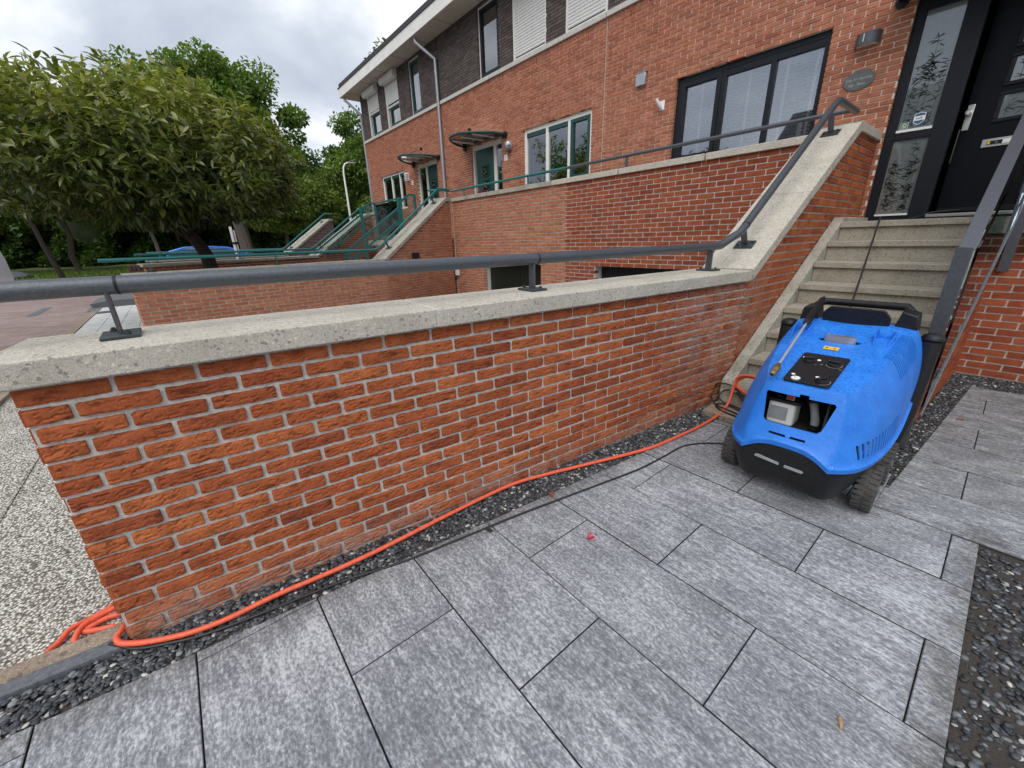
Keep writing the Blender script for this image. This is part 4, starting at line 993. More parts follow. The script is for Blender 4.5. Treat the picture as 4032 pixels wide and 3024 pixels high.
for H, a, b, fm, g in ((H3, -7.19, -6.42, M['frame_white'], M['frame_dark']), (H1, -10.62, -9.96, M['frame_white'], M['frame_green'])):
    w_ = window(H, a, b, 4.83, 6.16, [], ['s'], fm, g, y=F + 0.04, fw_=0.045); interior(w_, a, b, 4.83, 6.16, F + 0.30)
    m2 = MB(); m2.box(a + 0.05, b - 0.05, F + 0.14, F + 0.15, 4.88, 6.1) if H is H3 else m2.box(a + 0.05, b - 0.05, F + 0.14, F + 0.15, 5.8, 6.1)
    m2.build('curtain', M['curtain'], w_)
# roof with white fascia and soffit
rf = MB(); rf.box(-14.84, 4.9, 6.46, 16.4, 6.47, 6.60); ro = rf.build('roof', M['roof'], H1); 
mb = MB(); mb.box(-14.85, 4.9, 6.44, 6.47, 6.20, 6.46); mb.box(-14.88, -14.85, 6.44, 16.4, 6.20, 6.46); mb.build('fascia', M['white_trim'], ro)
mb = MB(); mb.box(-14.849, 4.9, 6.471, 16.4, 6.205, 6.23); mb.build('soffit', M['soffit'], ro)
mb = MB(); mb.box(-14.9, 4.9, 6.42, 6.50, 6.462, 6.485); mb.box(-14.9, -14.82, 6.42, 16.4, 6.462, 6.485); mb.build('roof_edge_trim', M['roof'], ro)
mb = MB()
for k in range(16): mb.box(-14.2 + k * 1.2, -14.19 + k * 1.2, 6.48, 6.96, 6.2, 6.206)
mb.build('soffit_joint', M['mortar_dark'], ro)
# terrace wall with garage openings
g_holes = [(-9.95, -8.06, -1.3, 0.50), (-6.50, -4.47, -1.3, 0.86), (-3.06, -0.62, -1.3, 0.87)]
tw = empty('terrace_wall', 'brick terrace wall with long concrete coping in front of the house doors, dark garage openings below', 'brick wall', (-4, 6.5, -1.2))
brick_panel('brickwork', (0, T_, 0), (1, 0, 0), (0, -1, 0), -3.80, 0.08, -1.25, 2.30, M['brick_low'], tw, holes=g_holes, mod=0.236, course=0.068, joint=0.0165, zref=2.30 - 0.068 * 60)
brick_panel('brickwork', (0, T_, 0), (1, 0, 0), (0, -1, 0), -7.72, -3.815, -1.25, 2.30, M['brick_orange'], tw, holes=g_holes, mod=0.225, course=0.064, joint=0.016, zref=2.30 - 0.064 * 60, phase=0.07)
brick_panel('brickwork', (0, T_, 0), (1, 0, 0), (0, -1, 0), -14.3, -11.95, -1.25, 2.28, M['brick_orange'], tw, mod=0.217, course=0.0605, joint=0.0155, zref=2.30 - 0.0605 * 60, phase=0.07)
brick_panel('brickwork', (0, T_, 0), (1, 0, 0), (0, -1, 0), -11.95, -7.76, -1.25, 1.42, M['brick_orange'], tw, holes=g_holes, mod=0.217, course=0.0605, joint=0.0155, zref=2.30 - 0.0605 * 60, phase=0.07)
wall_body('mortar', (0, T_, 0), (1, 0, 0), (0, -1, 0), -14.35, 0.09, -1.3, 2.30, 0.28, g_holes + [(-11.95, -7.76, 1.42, 2.31)], M['mortar'], tw, inset=0.006)
for a, b in ((-14.35, -13.2), (-13.19, -11.9), (-7.82, -6.2), (-6.19, -4.15), (-4.14, -2.64), (-2.63, -1.24), (-1.23, 0.05)):
    mb = MB(); mb.box(a, b - 0.012, T_ - 0.045, T_ + 0.33, 2.294, 2.378); mb.build('coping', M['coping'] if a > -4.5 else M['coping_far'], tw, bevel=0.006)
mb = MB(); mb.box(-14.3, 0.1, T_ + 0.29, F, 1.36, 1.44); mb.build('terrace_floor', M['step'], tw)
mb = MB(); mb.box(-14.3, 0.1, T_ + 0.30, T_ + 0.33, 1.0, 1.35); mb.build('edge_beam', M['step'], tw)
for a, b in ((-6.50, -4.47), (-3.06, -0.62)):
    mb = MB(); n = int((b - a) / 0.12)
    for i in range(n): mb.box(a + i * (b - a) / n + 0.004, a + (i + 1) * (b - a) / n - 0.004, T_ + 0.20, T_ + 0.23, -1.25, 0.86)
    mb.box(a, b, T_ + 0.23, T_ + 0.24, -1.25, 0.88)
    mb.build('garage_door', M['garage_green'] if a < -4 else M['frame_dark'], tw)
mb = MB(); mb.box(-9.95, -8.06, T_ + 1.0, T_ + 1.05, -1.3, 0.6); mb.build('recess_back', M['brick_brown'], tw)

# ------------------------------------------------------------------ neighbours' low walls with rising wings
def low_wall(label, p0, p1, p2, face_m, wing_m, cop_m, z_low=1.0, ztop=2.30, base=-1.25, over=0.04, thick=0.3, wing_end=6.28):
    """p0 street end, p1 bend, p2 wing end: positions of the face looking towards +x"""
    p0, p1, p2 = Vector((*p0, 0)), Vector((*p1, 0)), Vector((*p2, 0))
    g = empty('garden_wall', label, 'brick wall', ((p0 + p1) / 2)[:])
    u = (p1 - p0).normalized(); n = Vector((u.y, -u.x, 0)); L = (p1 - p0).length
    brick_panel('brickwork', p0, u, n, 0, L, base, z_low, face_m, g, course=0.0605, mod=0.217, joint=0.0155, zref=z_low - 0.0605 * 60)
    brick_panel('brickwork', p0 - n * 0.3, n, -u, 0.0, 0.3, base, z_low, face_m, g, course=0.0605, mod=0.217, joint=0.0155, zref=z_low - 0.0605 * 60, depth=0.05, phase=-0.1)
    wall_body('mortar', p0, u, n, 0, L, -1.3, z_low, thick, [], M['mortar'], g, inset=0.006)
    a = 0.0; k = 0; nseg = 3
    for k in range(nseg):
        a, b = -0.05 + k * (L + 0.05) / nseg, -0.05 + (k + 1) * (L + 0.05) / nseg - 0.01
        mb = MB(); mb.prism([(a, z_low + 0.004), (b, z_low + 0.004), (b, z_low + 0.075), (a, z_low + 0.075)], -0.40, over, lambda s, z, d: p0 + u * s + n * d + Vector((0, 0, z)))
        mb.build('coping', cop_m, g, bevel=0.006)
    u2 = (p2 - p1).normalized(); n2 = Vector((u2.y, -u2.x, 0)); L2 = (p2 - p1).length
    zs = z_low; sl_ = (ztop - z_low) / L2; Le = L2 + (wing_end - p2.y) / max(0.2, u2.y)
    reg = [(0, base), (Le, base), (Le, ztop), (L2, ztop), (0, zs)]
    brick_panel('brickwork', p1, u2, n2, 0, Le, base, ztop, wing_m, g, region=reg, course=0.0605, mod=0.217, joint=0.0155, zref=z_low - 0.0605 * 60, phase=0.05)
    mb = MB(); mb.prism(reg, -thick, -0.006, lambda s, z, d: p1 + u2 * s + n2 * d + Vector((0, 0, z))); mb.build('mortar', M['mortar'], g)
    for a, b in ((0.0, L2 / 2 - 0.005), (L2 / 2 + 0.005, L2)):
        mb = MB(); mb.prism([(a + 0.03, zs + sl_ * a + 0.006 + 0.02), (b + 0.03, zs + sl_ * b + 0.006 + 0.02), (b - 0.01, zs + sl_ * b + 0.09), (a - 0.02, zs + sl_ * a + 0.08)], -0.36, over, lambda s, z, d: p1 + u2 * s + n2 * d + Vector((0, 0, z)))
        mb.build('coping', cop_m, g, bevel=0.006)
    mb = MB(); mb.prism([(L2 + 0.005, ztop + 0.004), (Le - 0.03, ztop + 0.004), (Le - 0.03, ztop + 0.084), (L2 + 0.005, ztop + 0.084)], -0.36, over + 0.002, lambda s, z, d: p1 + u2 * s + n2 * d + Vector((0, 0, z)))
    mb.build('coping', cop_m, g, bevel=0.006)
    return g, (u, n, L), (u2, n2, L2, sl_)
A0_, A1_, A2_ = (-6.33, -0.06), (-6.86, 4.02), (-7.70, 6.12)
low_wall('orange brick garden wall across the sunken drive, its grey coping climbing towards the terrace', A0_, A1_, A2_, M['brick_orange'], M['brick_orange'], M['coping_far'], 0.972)
low_wall('red brick garden wall behind the laurel trunk, its coping climbing beside a flat green handrail', (-10.9, 0.0), (-12.0, 4.03), (-13.08, 6.12), M['brick_near'], M['brick_orange'], M['coping_far'], 0.99, 2.24, base=-0.1)
low_wall('farthest garden wall, brown brick under a pale climbing coping', (-15.2, 0.0), (-16.0, 4.03), (-17.3, 6.12), M['brick_brown'], M['brick_brown'], M['coping_far'], 1.0, 2.3, base=-0.1)
# brown brick pier with a small lamp at the street end of the second wall
pr_ = empty('brick_pier', 'dark brick pier with rowlock top and small white lamp beyond the green rails', 'pier', (-11.2, -0.2, 0))
brick_panel('brickwork', (-11.1, -0.30, 0), (0, 1, 0), (1, 0, 0), 0, 0.62, 0, 0.93, M['brick_brown'], pr_)
brick_panel('brickwork', (-11.42, -0.30, 0), (1, 0, 0), (0, -1, 0), 0, 0.32, 0, 0.93, M['brick_brown'], pr_, depth=0.05)
mb = MB(); mb.box(-11.41, -11.106, -0.294, 0.31, 0, 0.93); mb.build('mortar', M['mortar_dark'], pr_)
mb = MB()
for k in range(9): mb.box(-11.44, -11.08, -0.31 + k * 0.07, -0.31 + k * 0.07 + 0.058, 0.935, 1.04)
mb.build('top_course', M['brick_brown'], pr_, bevel=0.004)
mb = MB(); mb.box(-11.08, -11.03, -0.05, 0.05, 0.80, 0.88); mb.build('lamp', M['white'], pr_, bevel=0.01)

def green_rail(label, pts, posts, group=None, r=0.026, mat_=None, end=None):
    g = empty('handrail', label, 'handrail', pts[len(pts) // 2], group=group)
    mb = MB(); mb.tube(pts, r, 12); mb.build('rail', mat_ or M['rail_green'], g, smooth=True)
    for (b, h, tilt, rot) in posts: post(g, Vector(b), h, rot, mat_ or M['rail_green'], tilt)
    return g
def lerp(a, b, t): return tuple(a[i] + (b[i] - a[i]) * t for i in range(len(a)))
def on_wall(p0, p1, t, off, z): 
    p0, p1 = Vector((*p0, 0)), Vector((*p1, 0)); u = (p1 - p0).normalized(); n = Vector((u.y, -u.x, 0)); q = p0 + (p1 - p0) * t - n * off; return Vector((q.x, q.y, z))
def wall_rail(label, p0, p1, p2, zl, ztop, start=-0.06):
    a = on_wall(p0, p1, start, 0.2, zl + 0.27); b = on_wall(p0, p1, 0.96, 0.2, zl + 0.26); c = on_wall(p1, p2, 0.06, 0.18, zl + 0.35); d = on_wall(p1, p2, 0.97, 0.18, ztop + 0.27); e = d + Vector((0.0, 0.35, 0.01))
    sl_ = math.atan((ztop - zl) / (Vector(p2) - Vector(p1)).length)
    ang = math.atan2(p2[1] - p1[1], p2[0] - p1[0]) - PI / 2
    P = [(on_wall(p0, p1, t, 0.2, zl + 0.075), 0.18, 0.0, 0.1) for t in (0.07, 0.5, 0.93)] + [(on_wall(p1, p2, t, 0.18, zl + (ztop - zl) * t + 0.085), 0.2, sl_, ang) for t in (0.15, 0.9)]
    return green_rail(label, [a, b, b + Vector((0.0, 0.1, 0.01)), c, d, d + Vector((0, 0.06, 0.03)), e], P)
wall_rail('green tubular handrail on the coping of the wall across the sunken drive', A0_, A1_, A2_, 0.972, 2.30)
wall_rail('green tubular handrail on the farther garden wall, behind the laurel trunk', (-10.9, 0.0), (-12.0, 4.03), (-13.08, 6.12), 0.99, 2.24, -0.02)
wall_rail('green tubular handrail on the farthest garden wall, before the trees', (-15.2, 0.0), (-16.0, 4.03), (-17.3, 6.12), 1.0, 2.30, 0.0)
# rail along the terrace wall: green on the neighbour's half, anthracite on ours
tr = empty('handrail', 'long handrail along the terrace coping, green turning anthracite halfway', 'handrail', (-3.9, T_ + 0.02, 2.38))
mb = MB(); mb.tube([(-8.3, 5.98, 2.60), (-8.1, 6.28, 2.60), (-7.75, T_ + 0.02, 2.545), (-7.2, T_ + 0.02, 2.548), (-3.82, T_ + 0.02, 2.548)], 0.024, 12); mb.build('rail', M['rail_green'], tr, smooth=True)
mb = MB(); mb.tube([(-3.82, T_ + 0.02, 2.548), (-2.5, T_ + 0.02, 2.55), (0.265, T_ + 0.03, 2.552)], 0.0245, 12); mb.build('rail', M['rail_dark'], tr, smooth=True)
for x, mm in ((-7.19, 'rail_green'), (-4.86, 'rail_green'), (-2.53, 'rail_dark'), (-0.2, 'rail_dark')):
    mb = MB(); mb.box(x - 0.022, x + 0.022, T_ + 0.012, T_ + 0.026, 2.378, 2.53); mb.box(x - 0.075, x + 0.075, T_ - 0.03, T_ + 0.065, 2.378, 2.388); mb.build('post', M[mm], tr, bevel=0.002)
# the neighbours' stairs and flat-bar glass balustrades
for (xa, xb, lab) in ((-9.20, -7.98, "neighbour's concrete stair between the climbing wall and green glass balustrade"), (-11.85, -12.7, None)):
    if lab is None: continue
    s_ = empty('staircase', lab, 'staircase', ((xa + xb) / 2, 4.8, 0))
    for k in range(8):
        y, z = NV - k * G_, NZ - k * RI
        mb = MB(); mb.box(xa, xb, y, y + (1.1 if k == 0 else G_ + 0.03), z - 0.05, z); mb.box(xa, xb, y + 0.028, y + 0.09, z - RI - 0.002, z - 0.05); mb.build('step', M['coping_far'], s_, bevel=0.003)
    mb = MB(); mb.prism([(3.7, -0.05), (5.2, -0.05), (6.3, 1.2), (6.3, 1.46), (5.9, 1.46), (3.7, 0.16)], xa - 0.09, xa - 0.002, lambda a, b, d: (d, a, b)); mb.build('stringer', M['coping_far'], s_)
def flat_balustrade(x, label, horiz_to):
    b = empty('glass_balustrade', label, 'balustrade', (x, 4.0, 0)); mm = M['rail_green']; z = lambda y: 1.24 + 0.68 * (y - 4.08)
    mb = MB(); mb.prism([(4.02, z(4.02) - 0.055), (5.62, z(5.62) - 0.055), (5.62, z(5.62) + 0.005), (4.02, z(4.02) + 0.005)], x - 0.02, x + 0.02, lambda a, c, d: (d, a, c)); mb.build('handrail', mm, b)
    mb = MB(); mb.prism([(4.05, 0.98), (5.60, 2.03), (5.60, 2.08), (4.05, 1.03)], x - 0.012, x + 0.012, lambda a, c, d: (d, a, c - 0.28 if False else c - 0.10)); mb.build('lower_rail', mm, b)
    mb = MB(); mb.box(x - 0.035, x + 0.035, 3.99, 4.05, 0.0, 1.25); mb.build('post', mm, b)
    mb = MB(); mb.box(x - 0.04, x + 0.04, 5.58, 5.66, 0.9, 2.48); mb.build('post', mm, b)
    mb = MB(); mb.box(x - 0.03, x + 0.03, 6.08, 6.13, 1.4, 2.6); mb.build('post', mm, b)
    mb = MB(); mb.prism([(5.6, 2.32), (5.95, 2.56), (6.13, 2.56), (6.13, 2.61), (5.92, 2.61), (5.6, 2.38)], x - 0.02, x + 0.02, lambda a, c, d: (d, a, c)); mb.build('upper_rail', mm, b)
    mb = MB(); mb.prism([(4.06, 0.75), (5.56, 1.85), (5.56, 2.2), (4.06, 1.2)], x - 0.004, x + 0.004, lambda a, c, d: (d, a, c)); mb.box(x - 0.004, x + 0.004, 5.68, 6.06, 1.62, 2.5); mb.build('glass_pane', M['glass_clear'], b)
    if horiz_to is not None:
        mb = MB(); lo, hi = min(x, horiz_to), max(x, horiz_to); mb.box(lo + 0.03, hi, 6.09, 6.12, 2.56, 2.61); mb.box(lo + 0.03, hi, 6.09, 6.12, 1.52, 1.58); mb.box(hi - 0.06, hi, 6.08, 6.13, 1.4, 2.559); mb.build('cross_rail', mm, b)
        mb = MB(); mb.box(lo + 0.04, hi - 0.07, 6.10, 6.106, 1.60, 2.54); mb.build('glass_pane', M['glass_clear'], b)
    return b
flat_balustrade(-9.3, 'green flat-bar stair balustrade with glass, nearer of the two between the neighbours', None)
flat_balustrade(-12.15, 'green flat-bar stair balustrade with glass, farther one beside the climbing coping', -10.2)
mb = MB(); mb.box(-12.1, -9.32, 5.7, 6.30, 1.30, 1.45); lsl = mb.build('landing_slab', M['coping_far'], bevel=0.004); tag(lsl, 'light grey concrete landing slab between the two green balustrades', 'landing')

# ------------------------------------------------------------------ things fixed to the facade
def downpipe(label, pts):
    mb = MB(); mb.tube(pts, 0.042, 14); o = mb.build('downpipe', M['zinc'], smooth=True); tag(o, label, 'downpipe', 'downpipes on the row of houses')
    mb = MB(); p1, p2 = Vector(pts[-2]), Vector(pts[-1]); L = (p2 - p1).length
    for t in (0.06, 0.38, 0.72): q = p1 + (p2 - p1) * t; mb.tube([q, q + (p2 - p1).normalized() * 0.03], 0.049, 14)
    mb.build('pipe_clip', M['zinc'], o)
downpipe('zinc downpipe bending from the eaves between house number 3 and the end house', [(-9.28, F - 0.42, 6.21), (-9.27, F - 0.42, 6.10), (-8.97, F - 0.07, 5.74), (-8.97, F - 0.07, 1.5)])
downpipe('zinc downpipe at the left corner of the end house, slanting out to the roof edge', [(-14.70, F - 0.42, 6.21), (-14.69, F - 0.42, 6.12), (-14.42, F - 0.02, 5.68), (-14.42, F - 0.02, 0.4)])
def canopy(label, x0, x1, z, proj, rod_x, arch):
    g = empty('door_canopy', label, 'canopy', ((x0 + x1) / 2, F, z)); cx = (x0 + x1) / 2; hw = (x1 - x0) / 2
    def P(t, r_, dz=0.0):     # t -1..1 across, r 0..1 outwards; half-round in plan
        k_ = max(0.0, math.cos(t * PI / 2)) ** 0.55
        return (cx + hw * t, F - r_ * proj * k_ - 0.005, z + arch * k_ * (1 - r_ * 0.4) + 0.02 * r_ + dz)
    n, mR = 16, 6; vs = []; fs = []
    for lay in (0, 0.008):
        for i in range(n + 1):
            for j in range(mR + 1): vs.append(P(-1 + 2 * i / n, j / mR, lay))
    K = (n + 1) * (mR + 1)
    for i in range(n):
        for j in range(mR):
            a = i * (mR + 1) + j; fs += [(a, a + 1, a + mR + 2, a + mR + 1), (K + a + mR + 1, K + a + mR + 2, K + a + 1, K + a)]
    mb = MB(); mb.add(vs, fs); mb.build('roof_sheet', M['canopy_sheet'], g, smooth=True)
    mb = MB(); mb.tube([P(-1 + 2 * i / 20, 1) for i in range(21)], 0.026, 10); mb.tube([P(-1, 0), P(-1, 1)], 0.022, 8); mb.tube([P(1, 0), P(1, 1)], 0.022, 8); mb.tube([P(-1 + 2 * i / 20, 0.02) for i in range(21)], 0.02, 8)
    mb.build('edge_tube', M['frame_green'], g, smooth=True)
    mb = MB()
    for t in (-0.5, 0.0, 0.5): mb.box(P(t, 0)[0] - 0.02, P(t, 0)[0] + 0.02, F - proj * 0.75, F, P(t, 0.4)[2] - 0.03, P(t, 0.4)[2] - 0.008)
    mb.build('rib', M['white_trim'], g)
    mb = MB(); q = Vector(P(rod_x, 0.9)); w_ = Vector((cx + hw * rod_x + 0.05, F - 0.01, z + 0.36)); mb.tube([q, w_], 0.008, 6); mb.cyl(w_ + Vector((0, 0.02, 0)), w_ - Vector((0, 0.04, 0)), 0.035, 10)
    mb.cyl((x1, F + 0.01, z), (x1, F - 0.05, z), 0.07, 12); mb.cyl((x0, F + 0.01, z), (x0, F - 0.05, z), 0.07, 12)
    mb.build('tie_rod', M['frame_dark'], g)
canopy('wide arched green-edged door canopy with tie rod, above the door of house number 3', -7.92, -6.28, 3.58, 0.85, -0.75, 0.05)
canopy('smaller arched canopy above the green door of the end house', -10.80, -9.27, 3.58, 0.80, -0.3, 0.10)
# our canopy's wall end, just inside the top of the picture
oc = empty('door_canopy', 'dark end bracket of our own canopy at the top edge beside the anthracite door frame', 'canopy', (0.33, F, 3.62))
mb = MB(); mb.cyl((0.335, F + 0.01, 3.575), (0.335, F - 0.03, 3.575), 0.055, 16); mb.tube([(0.335, F - 0.03, 3.60), (0.345, F - 0.30, 3.62), (0.355, F - 0.6, 3.60)], 0.03, 12); mb.build('bracket', M['frame_dark'], oc, smooth=True)
mb = MB(); mb.add([(0.34, F - 0.02, 3.615), (2.3, F - 0.02, 3.615), (2.3, F - 0.62, 3.62), (0.35, F - 0.62, 3.62), (0.34, F - 0.02, 3.623), (2.3, F - 0.02, 3.623), (2.3, F - 0.62, 3.628), (0.35, F - 0.62, 3.628)], [(0, 1, 2, 3), (7, 6, 5, 4), (0, 4, 5, 1), (2, 6, 7, 3), (0, 3, 7, 4), (1, 5, 6, 2)]); mb.build('roof_sheet', M['frame_dark'], oc)
# lamps
wl_ = empty('wall_lamp', 'half-round anthracite wall lamp with a bright upright slit, beside our front door', 'wall lamp', (0.115, F, 3.33))
mb = MB(); n = 18; q = [(0.115 + 0.112 * math.cos(PI + PI * k / n), F - 0.002 + 0.10 * math.sin(PI + PI * k / n)) for k in range(n + 1)]
mb.prism(q, 3.275, 3.385, lambda a, b, d: (a, b, d)); mb.build('housing', M['rail_dark'], wl_, smooth=True)
mb = MB(); q2 = [(0.115 + 0.10 * math.cos(PI + PI * k / n), F - 0.002 + 0.09 * math.sin(PI + PI * k / n)) for k in range(n + 1)]; mb.prism(q2, 3.270, 3.2748, lambda a, b, d: (a, b, d)); mb.build('diffuser', M['lamp_white'], wl_)
mb = MB(); mb.box(0.087, 0.096, F - 0.106, F - 0.099, 3.295, 3.368); mb.build('light_slit', M['lamp_white'], wl_)
lb3 = empty('wall_lamp', 'round grey bulkhead lamp with caged cover right of the door of house number 3', 'wall lamp', (-6.13, F, 3.34))
mb = MB(); T = Matrix.Translation((-6.13, F, 3.34)) @ Matrix.Rotation(PI / 2, 4, 'X') @ Matrix.Diagonal((1, 1.15, 1, 1)); mb.lathe((0, 0, 0), [(0.10, 0), (0.10, 0.03), (0.085, 0.09), (0.05, 0.13), (0.0, 0.14)], 18, T); mb.build('housing', M['zinc'], lb3, smooth=True)
mb = MB(); mb.box(-6.22, -6.04, F - 0.125, F - 0.05, 3.32, 3.34); mb.box(-6.2, -6.06, F - 0.12, F - 0.05, 3.36, 3.37); mb.build('cage_bar', M['slate'], lb3)
mb = MB(); mb.lathe((0, 0, 0), [(0.075, 0.03), (0.07, 0.1), (0.03, 0.12)], 14, Matrix.Translation((-6.13, F, 3.29)) @ Matrix.Rotation(PI / 2, 4, 'X')); mb.build('lamp_glass', M['slate'], lb3, smooth=True)
l1 = empty('wall_lamp', 'white louvred box lamp between window and door of the end house', 'wall lamp', (-11.26, F, 3.31))
mb = MB(); mb.box(-11.34, -11.18, F - 0.11, F, 3.20, 3.43); mb.build('housing', M['white'], l1, bevel=0.012)
mb = MB()
for k in range(4): mb.box(-11.345, -11.175, F - 0.118, F - 0.05, 3.235 + k * 0.045, 3.250 + k * 0.045)
mb.build('louvre', M['zinc'], l1)
# number plates
for x, z, s, lab in ((-6.28, 3.125, '3', 'small white house number plate reading 3, below the bulkhead lamp'), (-11.0, 3.12, '1', 'small white house number plate reading 1, beside the end house door')):
    g = empty('house_number', lab, 'house number', (x, F, z)); mb = MB(); mb.box(x - 0.055, x + 0.055, F - 0.014, F - 0.002, z - 0.06, z + 0.06); mb.build('plate', M['white'], g, bevel=0.002)
    text_obj('digit', s, 0.11, M['navy'], face_T(x, z, F - 0.0155), g)
# slate name plaque
pq = empty('name_plaque', 'oval slate name plaque with engraved words under the wall lamp', 'plaque', (0.11, F, 2.96)); mb = MB(); r = random.Random(8); pts = []
for k in range(40):
    a = 2 * PI * k / 40; w_ = 1 + r.uniform(-0.02, 0.02); pts.append((0.11 + 0.143 * w_ * math.cos(a), 2.958 + 0.098 * w_ * math.sin(a)))
mb.prism(pts, F - 0.016, F - 0.003, lambda a, b, d: (a, d, b)); mb.build('slab', M['slate'], pq, bevel=0.002)
text_obj('engraving', 'Jaap en Nathalie', 0.036, M['letter'], face_T(0.112, 2.970, F - 0.0165), pq); text_obj('engraving', 'Bijl - Bloei', 0.036, M['letter'], face_T(0.10, 2.918, F - 0.0165), pq)
v_ = empty('vent_cover', 'square grey vent cover on the brick wall above and left of our window', 'vent', (-2.77, F, 3.70)); mb = MB(); mb.box(-2.86, -2.685, F - 0.06, F, 3.62, 3.79); mb.build('hood', M['zinc'], v_, bevel=0.006)
mb = MB(); mb.box(-2.87, -2.675, F - 0.065, F - 0.002, 3.792, 3.80); mb.build('rim', M['zinc'], v_)
c_ = empty('security_camera', 'small white camera on a wall plate left of our window', 'camera', (-2.38, F, 3.27)); mb = MB(); mb.box(-2.41, -2.33, F - 0.015, F - 0.002, 3.20, 3.33); mb.build('wall_plate', M['white'], c_, bevel=0.003)
mb = MB(); mb.tube([(-2.37, F - 0.015, 3.22), (-2.38, F - 0.06, 3.26), (-2.42, F - 0.11, 3.35)], [0.02, 0.028, 0.02], 12); mb.build('body', M['white'], c_, smooth=True)
fl_ = empty('flood_lamp', 'small black floodlight on the wing wall above the sunken drive', 'floodlight', (-7.30, 4.95, 1.05))
mb = MB(); mb.box(-7.25, -7.12, 4.80, 4.98, 1.02, 1.14, Matrix.Translation((0, 0, 0))); mb.build('housing', M['black'], fl_, bevel=0.01)
mb = MB(); mb.tube([(-7.30, 4.98, 0.88), (-7.2, 4.93, 0.9), (-7.19, 4.89, 1.02)], 0.014, 8); mb.build('bracket', M['black'], fl_)
jb = empty('junction_box', 'white junction box with drooping black cables beside the dark recess', 'junction box', (-7.45, 6.2, 0.55))
mb = MB(); mb.box(-7.72, -7.60, T_ - 0.07, T_ - 0.006, 0.50, 0.64); mb.build('box', M['white'], jb, bevel=0.006)
mb = MB(); mb.tube([(-8.8, T_ - 0.03, 0.72), (-8.5, T_ - 0.04, 0.56), (-8.0, T_ - 0.04, 0.55), (-7.66, T_ - 0.04, 0.57)], 0.018, 8); mb.tube([(-7.66, T_ - 0.04, 0.52), (-7.75, T_ - 0.04, 0.42), (-8.1, T_ - 0.04, 0.40)], 0.014, 8); mb.build('cable', M['cable'], jb, smooth=True)
# star and plant in the window of house 3
star = MB(); cx, cz, yy = -4.66, 3.12, F + 0.2
for k in range(7):
    a = PI / 2 + 2 * PI * k / 7 + 0.2; L = 0.30 if k % 2 else 0.36
    tip = (cx + L * math.cos(a), yy, cz + L * 1.1 * math.sin(a)); b1 = (cx + 0.075 * math.cos(a + 0.45), yy, cz + 0.075 * math.sin(a + 0.45)); b2 = (cx + 0.075 * math.cos(a - 0.45), yy, cz + 0.075 * math.sin(a - 0.45))
    fr_ = (cx + 0.03 * math.cos(a), yy - 0.06, cz + 0.03 * math.sin(a)); bk = (cx, yy + 0.05, cz); star.add([tip, b1, b2, fr_, bk], [(0, 1, 3), (0, 3, 2), (0, 2, 4), (0, 4, 1)])
tag(star.build('paper_star', M['lamp_white']), 'large pale seven-pointed paper star hanging in the window of house number 3', 'star')
mb = MB(); mb.box(-5.55, -5.30, F + 0.2, F + 0.21, 2.75, 3.45); tag(mb.build('net_curtain', M['curtain']), 'grey curtain strip behind the left pane of the star window', 'curtain')

# ------------------------------------------------------------------ foliage
def leaf_cloud(name, centres, normals, size, material, parent, seed, aspect=0.36, droop=0.5, curl=0.25, rn=None, per=1, spread=0.0):
    """one bent leaf (4 triangles) per point"""
    r = np.random.default_rng(seed); n = len(centres)
    L = size * r.uniform(0.65, 1.2, n); Wd = L * aspect * r.uniform(0.8, 1.2, n)
    d = normals + r.normal(0, 0.55, (n, 3)); d[:, 2] -= droop * r.uniform(0.2, 1.0, n); d /= np.linalg.norm(d, axis=1)[:, None]
    up = r.normal(0, 0.5, (n, 3)); up[:, 2] += 1.0; up += normals * 0.5
    s = np.cross(d, up); s /= np.linalg.norm(s, axis=1)[:, None] + 1e-9; u = np.cross(s, d)
    c = centres
    W2 = lambda t, k, h: (c + d * (L * t)[:, None] + s * (Wd * k)[:, None] + u * (Wd * curl * h)[:, None] - u * (L * 0.16 * t * t)[:, None])
    P = [W2(0.0, 0.05, 0), W2(0.28, 0.44, 1), W2(0.66, 0.42, 1), W2(1.0, 0.0, 0), W2(0.66, -0.42, 1), W2(0.28, -0.44, 1), W2(0.30, 0, 0), W2(0.68, 0, 0)]
    V_ = np.stack(P, 1).reshape(-1, 3); b = np.arange(n)[:, None] * 8
    F_ = np.concatenate([b + np.array(q) for q in ([0, 1, 6], [1, 2, 7], [1, 7, 6], [2, 3, 7], [0, 6, 5], [6, 7, 5], [5, 7, 4], [7, 3, 4])], 1).reshape(-1, 3)
    val = r.random(n) if rn is None else np.clip(rn + r.normal(0, 0.16, n), 0, 1)
    return raw_mesh(name, V_, F_, material, np.repeat(val, 8), parent)
def limb(mb, a, b, r0, r1, seed, n=6, wob=0.05):
    r = random.Random(seed); a, b = Vector(a), Vector(b); L = (b - a).length; pts = []; rs = []
    for i in range(n + 1):
        t = i / n; w = 0 if i in (0, n) else L * wob; pts.append(a.lerp(b, t) + Vector((r.uniform(-w, w), r.uniform(-w, w), r.uniform(-w, w) * 0.4))); rs.append(r0 + (r1 - r0) * t)
    mb.tube(pts, rs, 8); return pts
